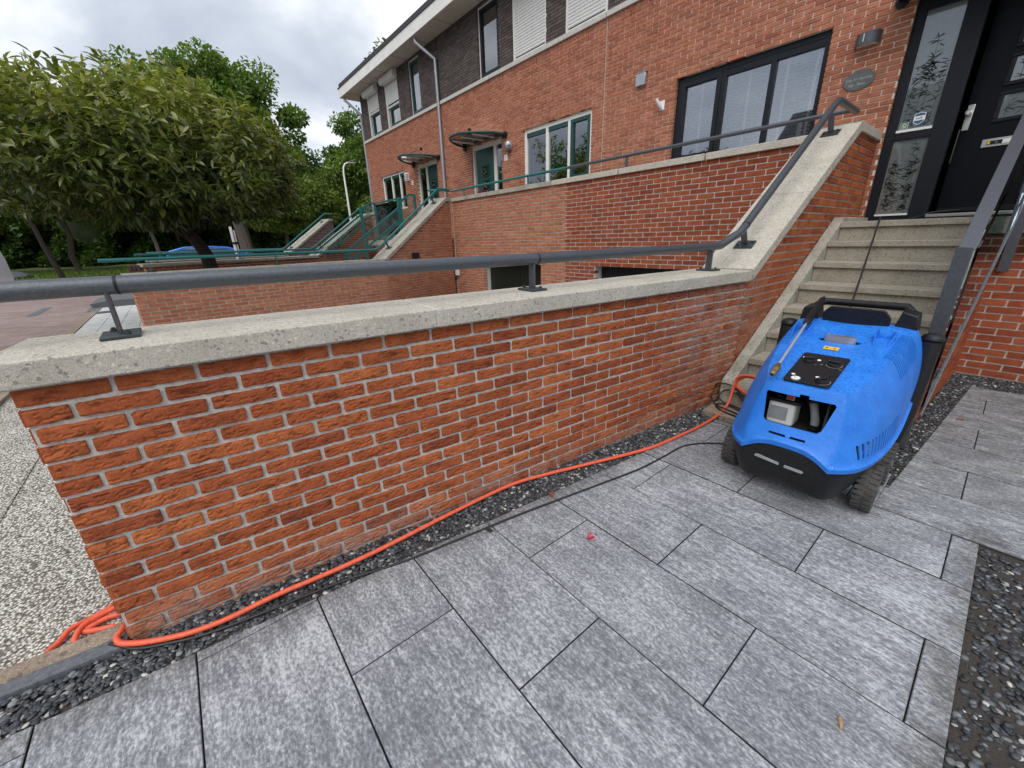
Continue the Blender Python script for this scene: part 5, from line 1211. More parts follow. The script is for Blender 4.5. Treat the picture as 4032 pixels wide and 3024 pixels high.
def broadleaf(label, base, height, crown_c, crown_r, material, seed, nblobs=60, leaves=9000, leaf=0.13, trunk_r=0.16, name='broadleaf_tree', trunk_top=None, group=None, bark='bark', blob=0.28, zmin=None):
    """trunk with limbs; crown made of leaf clumps spread through an uneven volume"""
    g = empty(name, label, 'tree', base, group=group); r = np.random.default_rng(seed); base = Vector(base); cc = np.array(crown_c); cr_ = np.array(crown_r)
    mb = MB(); top = Vector(trunk_top) if trunk_top is not None else Vector((crown_c[0], crown_c[1], crown_c[2] + crown_r[2] * 0.3))
    tp = limb(mb, base - Vector((0, 0, 0.1)), top, trunk_r, trunk_r * 0.35, seed, 7, 0.02)
    C = []
    while len(C) < nblobs:
        p = r.normal(0, 1, 3); p /= np.linalg.norm(p); q = r.random() ** 0.45
        p = p * q; 
        if p[2] < -0.75: continue
        C.append(cc + p * cr_)
    C = np.array(C)
    for i in range(0, nblobs, max(1, nblobs // 16)):
        limb(mb, tp[3 + i % 4], C[i], trunk_r * 0.35, 0.02, seed + i, 5, 0.05)
    mb.build('trunk', M[bark], g, smooth=True)
    rb = blob * float(cr_.mean()); pts = []; nrm = []; rn = []
    per = leaves // nblobs
    for c in C:
        k = int(per * r.uniform(0.5, 1.5)); d = r.normal(0, 1, (k, 3)); d /= np.linalg.norm(d, axis=1)[:, None]; rad = rb * r.uniform(0.6, 1.3) * r.random(k)[:, None] ** 0.4
        sq = np.array([1.0, 1.0, r.uniform(0.55, 0.9)]); pts.append(c + d * rad * sq); nrm.append(d); rn.append(np.full(k, 0.45 + r.normal(0, 0.14)))
    P = np.concatenate(pts); N_ = np.concatenate(nrm); Rn = np.concatenate(rn)
    if zmin is not None: k = P[:, 2] > zmin; P, N_, Rn = P[k], N_[k], Rn[k]
    leaf_cloud('crown', P, N_, leaf, material, g, seed, aspect=0.62, droop=0.35, rn=Rn)
    return g
# background trees (beyond the road)
def dist(x, y, D):   # same bearing from the camera, other distance
    c = Vector((1.7626, 0.4438)); v = Vector((x, y)) - c; v *= D / v.length; return c + v
def zat(z24, D0, D): return 1.37 + (z24 - 1.37) * D / D0
def bt(label, xy, D, ztop, width, mm, seed, n=70, leaves=11000, zbot=0.22, xoff=0, **k):
    p = dist(*xy, D); zt = zat(ztop, 24, D); zb = zt * zbot; cz = (zt + zb) / 2
    return broadleaf(label, (p.x, p.y, 0.2), zt, (p.x, p.y, cz), (width * 0.75, width, (zt - zb) / 2 * 0.95), mm, seed, n, leaves, **k)
bt('tallest maple-like tree with a rounded airy top, behind the laurel', (-22.0, 3.6), 34, 9.4, 5.0, M['leaf_fresh'], 11, 170, 40000, leaf=0.25, trunk_r=0.22, blob=0.19)
bt('fresh green tree left of the tallest one, its top behind the laurel crown', (-22.2, -2.4), 36, 7.3, 6.5, M['leaf_fresh'], 12, 120, 24000, leaf=0.26, blob=0.2)
bt('bright green spreading tree with a visible thin trunk, right of the laurel', (-23.7, 5.7), 30, 5.6, 3.6, M['leaf_olive'], 13, 130, 26000, leaf=0.2, trunk_r=0.14, zbot=0.26, blob=0.22)
bt('darker bushy tree behind the street lamp', (-21.2, 7.9), 42, 6.1, 6.0, M['leaf_mid'], 14, 130, 24000, leaf=0.3, blob=0.2)
bt('tree with a ragged top close to the left corner of the end house', (-22.4, 10.4), 32, 7.4, 3.4, M['leaf_fresh'], 15, 110, 20000, leaf=0.22, blob=0.2)
bt('tall tree whose twigs show above the roof edge', (-21.8, 12.2), 34, 11.0, 3.0, M['leaf_mid'], 16, 50, 7000, leaf=0.3)
bt('shady tree at the far left behind the white van', (-21.5, -6.5), 38, 6.6, 6.5, M['leaf_mid'], 17, 80, 15000, leaf=0.36)
bt('dark tree between the laurel and the far woodland', (-22.5, 1.0), 44, 6.6, 6.5, M['leaf_mid'], 18, 80, 14000, leaf=0.4)
# bare trunks that show below the crowns
def bare(label, xy, D, h, r0, lean, seed, bark='bark'):
    p = dist(*xy, D); g = empty('tree', label, 'tree', (p.x, p.y, 0.2)); mb = MB(); limb(mb, (p.x, p.y, 0.1), (p.x + lean[0], p.y + lean[1], h), r0, r0 * 0.5, seed, 7, 0.015); mb.build('trunk', M[bark], g, smooth=True)
    r = np.random.default_rng(seed); d = r.normal(0, 1, (1500, 3)); d /= np.linalg.norm(d, axis=1)[:, None]
    leaf_cloud('crown', np.array([p.x + lean[0], p.y + lean[1], h + 0.6]) + d * (2.0, 2.0, 1.3) * r.random((1500, 1)) ** 0.4, d, 0.3, M['leaf_mid'], g, seed, aspect=0.6)
bare('pale straight trunk beside the white marker post', (-20.05, 3.27), 24, 4.6, 0.26, (0.0, -0.35), 31)
bare('slanting trunk left of the laurel in the shade', (-18.0, -2.35), 30, 5.8, 0.11, (0, -0.9), 32, 'bark_dark')
bare('thin leaning trunk behind the blue car', (-18.24, 0.32), 30, 3.6, 0.11, (0, -0.3), 33)
# undergrowth and far wood: reads as one mass
r = np.random.default_rng(21); P = []; 
n = 75000
yy = r.uniform(-34, 46, n); hh = 3.9 + 1.3 * np.sin(yy * 0.31) + 0.9 * np.sin(yy * 0.83 + 1) + 0.5 * np.sin(yy * 1.9); zz = 0.3 + hh * r.random(n) ** 0.85
fold = 0.9 * np.sin(yy * 1.25 + zz * 0.7) + 0.6 * np.sin(yy * 2.7 - zz * 1.9) + 0.5 * np.sin(zz * 2.3)
xx = -41.5 - 0.45 * zz + 0.8 * fold + r.normal(0, 0.22, n)
P = np.stack([xx, yy, zz], 1); Nn = np.tile(np.array([0.8, 0.0, 0.45]), (n, 1)) + r.normal(0, 0.3, (n, 3))
tag(leaf_cloud('undergrowth', P, Nn, 0.34, M['leaf_hedge'], None, 22, aspect=0.62, rn=0.42 + 0.22 * np.clip(fold, -1.5, 1.5) * 0.7), 'dense dark green undergrowth along the far side of the verge', 'undergrowth', kind='stuff')
vs = []; fs = []; ny, nz = 90, 7
for i in range(ny):
    for j in range(nz):
        y = -60 + 130 * i / (ny - 1); z = 7.5 * j / (nz - 1); vs.append((-43.6 - 0.4 * z + noise.noise(Vector((y * 0.4, z * 0.5, 3))) * 1.2, y, z + (noise.noise(Vector((y * 0.35, 0, 9))) * 2.2 if j == nz - 1 else 0)))
for i in range(ny - 1):
    for j in range(nz - 1): a = i * nz + j; fs.append((a, a + nz, a + nz + 1, a + 1))
b0 = len(vs); vs += [(v[0] - 3, v[1], v[2]) for v in vs]; fs += [tuple(b0 + q for q in f[::-1]) for f in fs[:]]
mb = MB(); mb.add(vs, fs); tag(mb.build('far_wood', M['wood_core'], smooth=True), 'dark far wood behind the undergrowth', 'wood', kind='stuff')
# the laurel tree in the neighbours' garden
def laurel():
    bx, by = -8.75, 1.12
    g = empty('laurel_tree', 'large glossy laurel tree with broad dense crown behind the wall across the drive', 'tree', (bx, by, 0)); mb = MB()
    limb(mb, (bx, by + 0.12, -0.05), (bx, by - 0.05, 1.25), 0.135, 0.12, 1, 5, 0.02)
    limb(mb, (bx, by - 0.05, 1.2), (bx + 0.1, by - 0.35, 1.95), 0.12, 0.085, 2, 4, 0.03)
    rr = np.random.default_rng(40); tips = []
    cc = np.array([bx + 0.35, by - 0.45, 2.62]); R3 = np.array([2.15, 2.35, 1.12])
    for k in range(46):
        a = rr.uniform(0, 2 * PI); el = rr.uniform(-0.15, 1.0); q = rr.uniform(0.55, 0.98)
        tip = cc + R3 * q * np.array([math.cos(a) * math.cos(el), math.sin(a) * math.cos(el), math.sin(el)])
        limb(mb, (bx + 0.05, by - 0.25, 1.7 + rr.uniform(-0.2, 0.3)), tip, 0.04, 0.008, 100 + k, 5, 0.05)
    mb.build('trunk', M['bark_dark'], g, smooth=True)
    pts = []; nrm = []; rn = []
    # outer shell of whorled shoots
    K = 1750
    for k in range(K):
        a = rr.uniform(0, 2 * PI); v = rr.uniform(-0.62, 1.0); c = math.sqrt(max(0, 1 - v * v)); q = 0.80 + 0.2 * rr.random() + 0.07 * math.sin(3 * a) + 0.05 * math.sin(7 * a + 5 * v)
        if rr.random() < 0.25: q *= rr.uniform(0.55, 0.9)
        zs = R3[2] * (1.25 if v > 0 else 0.95)
        p = cc + np.array([R3[0] * c * math.cos(a) * q, R3[1] * c * math.sin(a) * q, zs * v * q])
        # lower right side of the crown is thinner and hangs
        ax = np.array([math.cos(a) * c * 0.8, math.sin(a) * c * 0.8, v * 0.7 + 0.45]); ax /= np.linalg.norm(ax); m_ = rr.integers(7, 12)
        L = rr.uniform(0.10, 0.26)
        for i in range(m_):
            t = i / m_; th_ = i * 2.4 + a; t1 = np.cross(ax, [0, 0, 1.0]); t1 /= np.linalg.norm(t1) + 1e-9; t2 = np.cross(ax, t1)
            rad = t1 * math.cos(th_) + t2 * math.sin(th_)
            pts.append(p + ax * L * (t - 0.5)); nrm.append(rad * 0.9 + ax * 0.5); rn.append(0.30 + 0.46 * max(0, v + 0.15) + rr.normal(0, 0.10))  # paler upper leaves, darker lower ones: crown highlight put into leaf colour
    # upright young shoots on top
    for k in range(120):
        a = rr.uniform(0, 2 * PI); q = math.sqrt(rr.random()) * 0.95; x, y = cc[0] + R3[0] * q * math.cos(a), cc[1] + R3[1] * q * math.sin(a)
        z0_ = cc[2] + R3[2] * 1.25 * math.sqrt(max(0, 1 - q * q)) - 0.1; h = rr.uniform(0.15, 0.36)
        if -1.2 < y - by < -0.7 or 0.0 < y - by < 0.6: h *= 1.35
        lean = rr.normal(0, 0.18, 2)
        for i in range(11):
            t = i / 11; th_ = i * 2.4; rad = np.array([math.cos(th_), math.sin(th_), 0.55]); pts.append(np.array([x + lean[0] * h * t, y + lean[1] * h * t, z0_ + h * t])); nrm.append(rad); rn.append(0.66)
    pts = np.array(pts); nrm = np.array(nrm); rn = np.array(rn)
    # hollow in the lower middle, as the photograph shows
    keep = pts[:, 2] > 1.28
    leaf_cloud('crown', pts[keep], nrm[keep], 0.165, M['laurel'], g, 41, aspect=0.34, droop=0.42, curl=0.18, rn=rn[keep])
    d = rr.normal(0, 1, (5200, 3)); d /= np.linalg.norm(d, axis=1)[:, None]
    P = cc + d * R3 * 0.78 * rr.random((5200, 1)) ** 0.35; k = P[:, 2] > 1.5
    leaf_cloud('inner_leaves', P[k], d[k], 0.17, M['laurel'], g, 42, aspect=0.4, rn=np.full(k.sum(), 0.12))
laurel()
# small planting on the terrace
def tuft(name, label, cat, c, n, h, spread, material, seed):
    r = np.random.default_rng(seed); an = r.uniform(0, 6.3, n); rad = spread * r.random(n); x = c[0] + rad * np.cos(an) * 2.2; y = c[1] + rad * np.sin(an) * 0.4; hh = h * r.uniform(0.4, 1.1, n); w = 0.0035
    dx = r.normal(0, 0.28, n) * hh
    A_ = np.stack([x - w, y, np.full(n, c[2])], 1); B_ = np.stack([x + w, y, np.full(n, c[2])], 1); C_ = np.stack([x + dx, y, c[2] + hh], 1)
    V_ = np.stack([A_, B_, C_], 1).reshape(-1, 3); o = raw_mesh(name, V_, np.arange(3 * n).reshape(-1, 3), material, r.random(n)); tag(o, label, cat); return o
tuft('dry_grass', 'tuft of thin dry grass on the terrace, behind the coping left of our window', 'grass tuft', (-3.0, F - 0.12, 2.0), 90, 0.78, 0.22, M['dry'], 3)
fp = empty('flower_pot', 'pot of crimson flowers peeking over the terrace coping before door number 3', 'flower pot', (-7.0, 6.8, 1.44))
mb = MB(); mb.lathe((-7.0, 6.8, 1.44), [(0.12, 0), (0.17, 0.5), (0.18, 0.55)], 14); mb.build('pot', M['slate'], fp)
r = np.random.default_rng(6); pts = np.array([-7.05, 6.8, 2.30]) + r.normal(0, 1, (150, 3)) * (0.17, 0.05, 0.11); leaf_cloud('blossom', pts, r.normal(0, 1, (150, 3)), 0.06, M['red_flower'], fp, 6, aspect=0.8)
pts = np.array([-7.05, 6.8, 2.12]) + r.normal(0, 1, (120, 3)) * (0.14, 0.05, 0.12); leaf_cloud('leaves', pts, r.normal(0, 1, (120, 3)), 0.08, M['leaf_mid'], fp, 7)
wp = empty('potted_plant', 'grey pot with a leafy plant inside the window of house number 3', 'plant', (-4.62, F + 0.25, 2.4)); mb = MB(); mb.lathe((-4.62, F + 0.27, 2.42), [(0.1, 0), (0.13, 0.26), (0.13, 0.28)], 16); mb.build('pot', M['curtain'], wp, smooth=True)
pts = np.array([-4.62, F + 0.27, 2.85]) + r.normal(0, 1, (160, 3)) * (0.11, 0.04, 0.10); leaf_cloud('leaves', pts, r.normal(0, 1, (160, 3)), 0.07, M['leaf_mid'], wp, 8, aspect=0.6)

# ------------------------------------------------------------------ street things
van = empty('parked_van', 'white van with lettered side at the far left edge, parked across the road', 'van', (-19.9, -5.9, 0))
prof = [(-8.3, 0.35), (-3.40, 0.35), (-3.36, 0.55), (-3.37, 1.2), (-3.45, 1.75), (-3.62, 1.98), (-3.9, 2.05), (-6.9, 2.05), (-7.6, 1.30), (-8.35, 1.10), (-8.45, 0.6)]
mb = MB(); mb.prism(prof, -20.9, -19.0, lambda a, b, d: (d, a, b)); mb.build('body', M['van_white'], van, bevel=0.05, seg=3)
mb = MB()
for y in (-4.3, -7.5):
    w_ = MB(); w_.cyl((-19.2, y, 0.33), (-18.985, y, 0.33), 0.33, 24); wh = w_.build('wheel', M['rubber'], van); w_ = MB(); w_.cyl((-18.99, y, 0.33), (-18.975, y, 0.33), 0.19, 20); w_.build('rim', M['zinc'], wh)
mb = MB(); mb.prism([(-6.8, 1.35), (-5.0, 1.35), (-5.0, 1.85), (-6.75, 1.85)], -19.005, -18.992, lambda a, b, d: (d, a, b)); mb.build('window', M['glass'], van)
mb = MB(); mb.box(-19.005, -18.990, -4.9, -3.42, 1.02, 1.10); mb.box(-19.005, -18.990, -4.9, -3.46, 1.30, 1.36); mb.build('stripe', M['zinc'], van)
mb = MB(); mb.box(-19.004, -18.988, -3.60, -3.40, 0.42, 0.78); mb.build('bumper', M['slate'], van, bevel=0.02)
mb = MB(); mb.box(-19.01, -18.985, -3.75, -3.60, 0.42, 0.62); mb.build('wheel_arch', M['black_matte'], van)
mb = MB(); mb.box(-19.005, -18.991, -3.62, -3.48, 1.42, 1.60); mb.build('tail_lamp', M['slate'], van)
van.location.y -= 0.60
for c_ in list(bpy.data.objects):
    if c_.parent is van: pass
car = empty('parked_car', 'bright blue car with a rounded roof, parked behind the garden walls', 'car', (-19.4, 1.4, 0))
low = [(0.28, 0.35), (4.3, 0.35), (4.4, 0.62), (4.25, 0.86), (3.2, 0.98), (0.34, 1.0), (0.24, 0.8), (0.22, 0.6)]
mb = MB(); mb.prism(low, -20.25, -18.55, lambda a, b, d: (d, a, b)); mb.build('body', M['car_blue'], car, bevel=0.05, seg=3)
cab = [(0.30, 0.95), (3.35, 0.95), (2.85, 1.25), (2.4, 1.40), (1.6, 1.455), (1.0, 1.43), (0.52, 1.30)]
mb = MB(); mb.prism(cab, -20.15, -18.65, lambda a, b, d: (d, a, b)); mb.build('roof', M['car_blue'], car, bevel=0.04, seg=3)
win = [(0.32, 0.98), (2.9, 0.98), (2.62, 1.22), (2.28, 1.33), (1.6, 1.38), (1.05, 1.355), (0.66, 1.24)]
mb = MB(); mb.prism(win, -18.655, -18.640, lambda a, b, d: (d, a, b)); wn_ = mb.build('window', M['glass'], car)
mb = MB(); mb.prism(win, -18.665, -18.656, lambda a, b, d: (d, a, b)); mb.build('window_backing', M['black_matte'], wn_)
for y in (1.0, 3.5):
    w_ = MB(); w_.cyl((-18.75, y, 0.31), (-18.53, y, 0.31), 0.31, 24); wh = w_.build('wheel', M['rubber'], car); w_ = MB(); w_.cyl((-18.54, y, 0.31), (-18.52, y, 0.31), 0.19, 20); w_.build('rim', M['zinc'], wh)
mp_ = empty('marker_post', 'white roadside marker post with a black band, left of the pale trunk', 'marker post', (-14.14, 2.2, 0))
mb = MB(); mb.box(-14.16, -14.12, 2.13, 2.20, 0, 1.97, Matrix.Identity(4)); mb.box(-14.17, -14.13, 2.21, 2.26, 0, 1.86); mb.build('post', M['white'], mp_, bevel=0.005)
mb = MB(); mb.box(-14.115, -14.105, 2.125, 2.27, 1.46, 1.52); mb.box(-14.128, -14.1, 2.198, 2.212, 0.1, 1.85); mb.build('band', M['black'], mp_)
lp = empty('street_lamp', 'tall pale street lamp with a curved arm, left of the end house', 'street lamp', (-23.75, 9.23, 0.1))
k_ = 27 / 35.0; LX = lambda y, z: (1.7626 + (-31.3 - 1.7626) * k_, 0.4438 + (y - 0.4438) * k_, 1.37 + (z - 1.37) * k_)
mb = MB(); pl = [LX(11.85, 0.2), LX(11.86, 3.8), LX(11.86, 6.3), LX(11.92, 6.65), LX(12.06, 6.87), LX(12.3, 6.98)]; mb.tube(pl, [0.07, 0.06, 0.045, 0.04, 0.035, 0.035], 10); mb.build('pole', M['white_trim'], lp, smooth=True)
q_ = Vector(pl[-1]); mb = MB(); mb.box(q_.x - 0.07, q_.x + 0.07, q_.y - 0.02, q_.y + 0.40, q_.z - 0.04, q_.z + 0.03); mb.build('lamp_head', M['zinc'], lp, bevel=0.02)
mb = MB(); bm = bmesh.new(); bmesh.ops.create_icosphere(bm, subdivisions=3, radius=1)
mb.add([(-28.9 + v.co.x * 0.5 * (1 + 0.2 * noise.noise(v.co * 2)), -5.6 + v.co.y * 0.75 * (1 + 0.2 * noise.noise(v.co * 2)), 0.2 + v.co.z * 0.38) for v in bm.verts], [tuple(v.index for v in f.verts) for f in bm.faces]); bm.free()
tag(mb.build('boulder', M['slate'], smooth=True), 'dark rounded boulder on the loose grass beyond the road', 'boulder')
mb = MB(); mb.prism([(-1.37, 0.10), (-1.32, 0.02), (-1.28, 0.0), (-0.35, 0.0), (-0.35, 0.16), (-1.0, 0.16)], -14.7, -12.9, lambda a, b, d: (d, a, b)); mb.build('x', M['slate'])
o = bpy.data.objects['x']; o.name = 'kerb_ramp'; o.data.name = 'kerb_ramp'; tag(o, 'dark rubber kerb ramp lying on the pale pavement', 'ramp')
cl = empty('pebble_tray', '', '', (0, 0, 0)); bpy.data.objects.remove(cl)

# ------------------------------------------------------------------ the blue pressure washer
LOCAL[0] = True
pw = empty('pressure_washer', 'blue wheeled pressure washer with open service hatch at the foot of the stair', 'pressure washer', (1.25, 2.59, 0), 0.03)
ZD = lambda y: 0.655 + 0.2 * (y - 0.12)
RIM = [(0, 0.010, 0.352), (0.075, 0.012, 0.350), (0.135, 0.010, 0.328), (0.188, 0.005, 0.290), (0.262, 0.070, 0.288), (0.312, 0.19, 0.288), (0.352, 0.42, 0.305), (0.362, 0.70, 0.335), (0.355, 1.02, 0.40)]
MID = [(0, 0.055, 0.465), (0.08, 0.055, 0.462), (0.14, 0.058, 0.452), (0.205, 0.070, 0.43), (0.246, 0.138, 0.43), (0.300, 0.225, 0.44), (0.335, 0.44, 0.47), (0.352, 0.71, 0.51), (0.352, 1.02, 0.56)]
MI2 = [(0, 0.096, 0.58), (0.08, 0.096, 0.58), (0.14, 0.098, 0.575), (0.182, 0.106, 0.555), (0.232, 0.18, 0.57), (0.264, 0.28, 0.60), (0.302, 0.48, 0.635), (0.328, 0.73, 0.675), (0.334, 1.02, 0.72)]
UP = [(0, 0.122, 0.652), (0.065, 0.122, 0.652), (0.12, 0.124, 0.652), (0.165, 0.130, 0.650), (0.193, 0.21, 0.668), (0.216, 0.31, 0.692), (0.244, 0.51, 0.735), (0.272, 0.75, 0.783), (0.283, 1.02, 0.832)]
def hood():
    T_n = 17; verts = []; faces = []; rows = [RIM, [(x * 1.012, y - 0.004 * (i < 6), z + 0.024) for i, (x, y, z) in enumerate(RIM)], [(x * 0.972, y + 0.005 * (i < 7), z + 0.036) for i, (x, y, z) in enumerate(RIM)], MID, MI2, UP]; NR = len(rows)
    for R in rows:
        for i in range(-8, 9):
            x, y, z = R[abs(i)]; verts.append((math.copysign(x, i) if i else 0.0, y, z))
    for r_ in range(NR - 1):
        for i in range(16): a = r_ * 17 + i; faces.append((a, a + 1, a + 18, a + 17))
    base = (NR - 1) * 17; prev = [base + i for i in range(5, 12)]
    for t in range(4, 9):
        xu, yu, zu = UP[t]; row = [base + 8 - t]
        for k in range(1, 6):
            s = -1 + k / 3.0; verts.append((xu * s * 0.98, yu, ZD(yu) + (0.012 if abs(s) > 0.5 and t > 5 else 0.004) - (0.004 if abs(s) < 0.1 else 0))); row.append(len(verts) - 1)
        row.append(base + 8 + t)
        for k in range(6): faces.append((prev[k], prev[k + 1], row[k + 1], row[k]))
        prev = row
    # rear wall of the shell
    me = bpy.data.meshes.new('hood'); me.from_pydata(verts, [], faces); me.update()
    bm = bmesh.new(); bm.from_mesh(me); bmesh.ops.recalc_face_normals(bm, faces=bm.faces)
    cl_ = bm.edges.layers.float.get('crease_edge') or bm.edges.layers.float.new('crease_edge')
    bm.verts.ensure_lookup_table()
    for e in bm.edges:
        a, b = e.verts[0].index, e.verts[1].index
        if all(base <= q < base + 17 for q in (a, b)): e[cl_] = 0.75
        if all(17 <= q < 34 for q in (a, b)) or all(34 <= q < 51 for q in (a, b)): e[cl_] = 0.85
        if e.is_boundary: e[cl_] = 0.9
        # the flank ridge that runs down to the front corner
        if a < base + 17 and b < base + 17 and a % 17 in (5, 11) and b % 17 == a % 17 and max(a, b) < NR * 17: e[cl_] = 0.75
        if e.is_boundary or (a % 17 in (5, 11) and max(a, b) < 34 and a % 17 == b % 17): e[cl_] = 1.0
    bm.to_mesh(me); bm.free(); me.materials.append(M['blue'])
    o = bpy.data.objects.new('hood', me); COL.objects.link(o); o.parent = pw
    s = o.modifiers.new('s', 'SUBSURF'); s.levels = 2; s.render_levels = 2
    t = o.modifiers.new('t', 'SOLIDIFY'); t.thickness = 0.006; t.offset = -1
    cut = MB()
    def loop(pts, y0, y1): cut.prism(pts, y0, y1, lambda a, b, d: (a, d, b))
    op = [(-0.118, 0.452), (0.105, 0.452), (0.120, 0.468), (0.146, 0.588), (0.138, 0.598), (0.035, 0.598), (0.035, 0.612), (-0.005, 0.612), (-0.005, 0.598), (-0.142, 0.598), (-0.150, 0.588), (-0.130, 0.465)]
    # rounded corners
    loop(op, -0.05, 0.17)
    loop([(-0.085, 0.400), (-0.008, 0.400), (-0.012, 0.412), (-0.085, 0.412)], -0.05, 0.1); loop([(0.008, 0.400), (0.075, 0.400), (0.072, 0.412), (0.010, 0.412)], -0.05, 0.1)
    # chimney hole
    q = [(0.098 * math.copysign(abs(math.cos(a)) ** 0.6, math.cos(a)), 0.695 + 0.026 * math.sin(a)) for a in [2 * PI * k / 28 for k in range(28)]]
    cut.prism(q, 0.70, 0.90, lambda a, b, d: (a, b, d))
    for k in range(15):
        y = 0.56 + k * 0.0225; zt = ZD(y)
        for s_ in (-1, 1):
            xa, xb = sorted((s_ * (0.212 + 0.06 * (y - 0.55)), s_ * 0.42)); cut.box(xa, xb, y, y + 0.0135, zt - 0.10, zt + 0.06)
    for k in range(14):
        y = 0.13 + k * 0.031; zt = 0.40 + 0.05 * (y - 0.1)
        for s_ in (-1, 1):
            xa, xb = sorted((s_ * 0.22, s_ * 0.46)); cut.box(xa, xb, y, y + 0.018, 0.342 + 0.03 * (y - 0.1), zt + 0.012 + 0.014 * k / 4)
    c = cut.build('cut', None); c.parent = pw
    bo = o.modifiers.new('b', 'BOOLEAN'); bo.operation = 'DIFFERENCE'; bo.object = c; bo.solver = 'EXACT'; bo.use_self = True
    apply_mods(o); bpy.data.objects.remove(c); o.data.name = 'hood'; o.data.materials.clear(); o.data.materials.append(M['blue'])
    smooth_by_angle(o, 32); return o
hd = hood()
def mbuild(fn, name, m, parent=None, **k):
    mb = MB(); fn(mb); return mb.build(name, m, parent or pw, **k)
mbuild(lambda b: [b.tube([(s_ * 0.195, 0.028, 0.318), (s_ * 0.197, 0.020, 0.321)], 0.006, 8) for s_ in (-1, 1)], 'screw', M['alu'])
# chassis and bumper
top = [(0, 0.018, 0.356), (0.075, 0.020, 0.354), (0.135, 0.018, 0.333), (0.188, 0.013, 0.297), (0.258, 0.078, 0.295), (0.300, 0.195, 0.295), (0.31, 0.27, 0.30)]
mid = [(0, 0.020, 0.24), (0.08, 0.020, 0.235), (0.15, 0.024, 0.215), (0.20, 0.035, 0.20), (0.252, 0.10, 0.20), (0.285, 0.195, 0.20), (0.29, 0.25, 0.20)]
bot = [(0, 0.07, 0.125), (0.08, 0.072, 0.112), (0.15, 0.085, 0.082), (0.195, 0.105, 0.072), (0.225, 0.15, 0.085), (0.243, 0.20, 0.12), (0.245, 0.235, 0.14)]
vs = []; fs = []
for R in (top, mid, bot, [(x * 0.92, y + 0.03, z + 0.012) for x, y, z in bot]):
    for i in range(-6, 7): x, y, z = R[abs(i)]; vs.append((math.copysign(x, i) if i else 0.0, y, z))
for r_ in range(3):
    for i in range(12): a = r_ * 13 + i; fs.append((a, a + 1, a + 14, a + 13))
mb = MB(); mb.add(vs, fs); bp_ = mb.build('bumper', M['black'], pw, smooth=True); s = bp_.modifiers.new('s', 'SUBSURF'); s.levels = 2; s.render_levels = 2; s2 = bp_.modifiers.new('t', 'SOLIDIFY'); s2.thickness = 0.008; s2.offset = -1
mb = MB(); mb.prism([(-0.122, 0.258), (-0.008, 0.248), (-0.010, 0.258), (-0.105, 0.270), (-0.120, 0.268)], 0.012, 0.022, lambda a, b, d: (a, d, b)); mb.prism([(0.016, 0.246), (0.092, 0.243), (0.098, 0.249), (0.086, 0.254), (0.016, 0.256)], 0.010, 0.022, lambda a, b, d: (a, d, b)); mb.build('bumper_slot', M['clear_plastic'], bp_)
mbuild(lambda b: (b.box(-0.235, 0.235, 0.26, 1.02, 0.14, 0.36), b.box(-0.20, 0.20, 0.33, 1.0, 0.36, 0.60)), 'chassis_black_core', M['black_matte'])  # upper box: black core added so the hood slots look deep and shaded
mbuild(lambda b: b.prism([(-0.355, 0.35), (0.355, 0.35), (0.345, 0.60), (0.28, 0.835), (-0.28, 0.835), (-0.345, 0.60)], 1.005, 1.03, lambda a, c, d: (a, d, c)), 'rear_panel', M['black'], bevel=0.01)
mbuild(lambda b: b.box(-0.30, 0.30, 0.90, 1.08, 0.16, 0.40), 'rear_frame', M['black'], bevel=0.02)
# wheels
def wheel(x, y):
    s = 1 if x > 0 else -1; g_ = MB(); x0, x1 = x - 0.04, x + 0.04; n = 36; prof = [(0.066, x0 + 0.004), (0.104, x0), (0.118, x0 + 0.012), (0.120, x0 + 0.03), (0.120, x1 - 0.03), (0.118, x1 - 0.012), (0.104, x1), (0.066, x1 - 0.004)]
    T = Matrix.Translation((0, y, 0.1205)) @ Matrix.Rotation(PI / 2, 4, 'Y'); T2 = Matrix.Translation((0, y, 0.1205))
    vs = []; fs = []
    for r_, h in prof:
        for k in range(n): a = 2 * PI * k / n; vs.append((h, y + r_ * math.cos(a), 0.1205 + r_ * math.sin(a)))
    for i in range(len(prof) - 1):
        for k in range(n): a, b_ = i * n + k, i * n + (k + 1) % n; fs.append((a, b_, b_ + n, a + n))
    g_.add(vs, fs); w_ = g_.build('wheel', M['rubber'], pw, smooth=True)
    t = MB()
    for k in range(26):
        for sd in (-1, 1):
            a = 2 * PI * (k + (0.5 if sd > 0 else 0)) / 26; Tr = Matrix.Translation((x, y, 0.1205)) @ Matrix.Rotation(a, 4, 'X')
            xa, xb = sorted((sd * 0.006, sd * 0.0405)); t.box(xa, xb, -0.0085, 0.0085, 0.116, 0.1245 if True else 0, Tr)
    t.build('tread', M['rubber'], w_, bevel=0.0015)
    r2 = MB(); r2.tube([(x - 0.036, y, 0.1205), (x + 0.036, y, 0.1205)], 0.068, 24); r2.tube([(x + s * 0.036, y, 0.1205), (x + s * 0.046, y, 0.1205)], 0.022, 14); r2.build('rim', M['slate'], w_, bevel=0.004)
for x, y in ((0.318, 0.345), (-0.318, 0.345), (0.325, 0.715), (-0.325, 0.715)): wheel(x, y)
mbuild(lambda b: (b.cyl((-0.3, 0.345, 0.1205), (0.3, 0.345, 0.1205), 0.014, 10), b.cyl((-0.3, 0.715, 0.1205), (0.3, 0.715, 0.1205), 0.014, 10)), 'axle', M['black'])
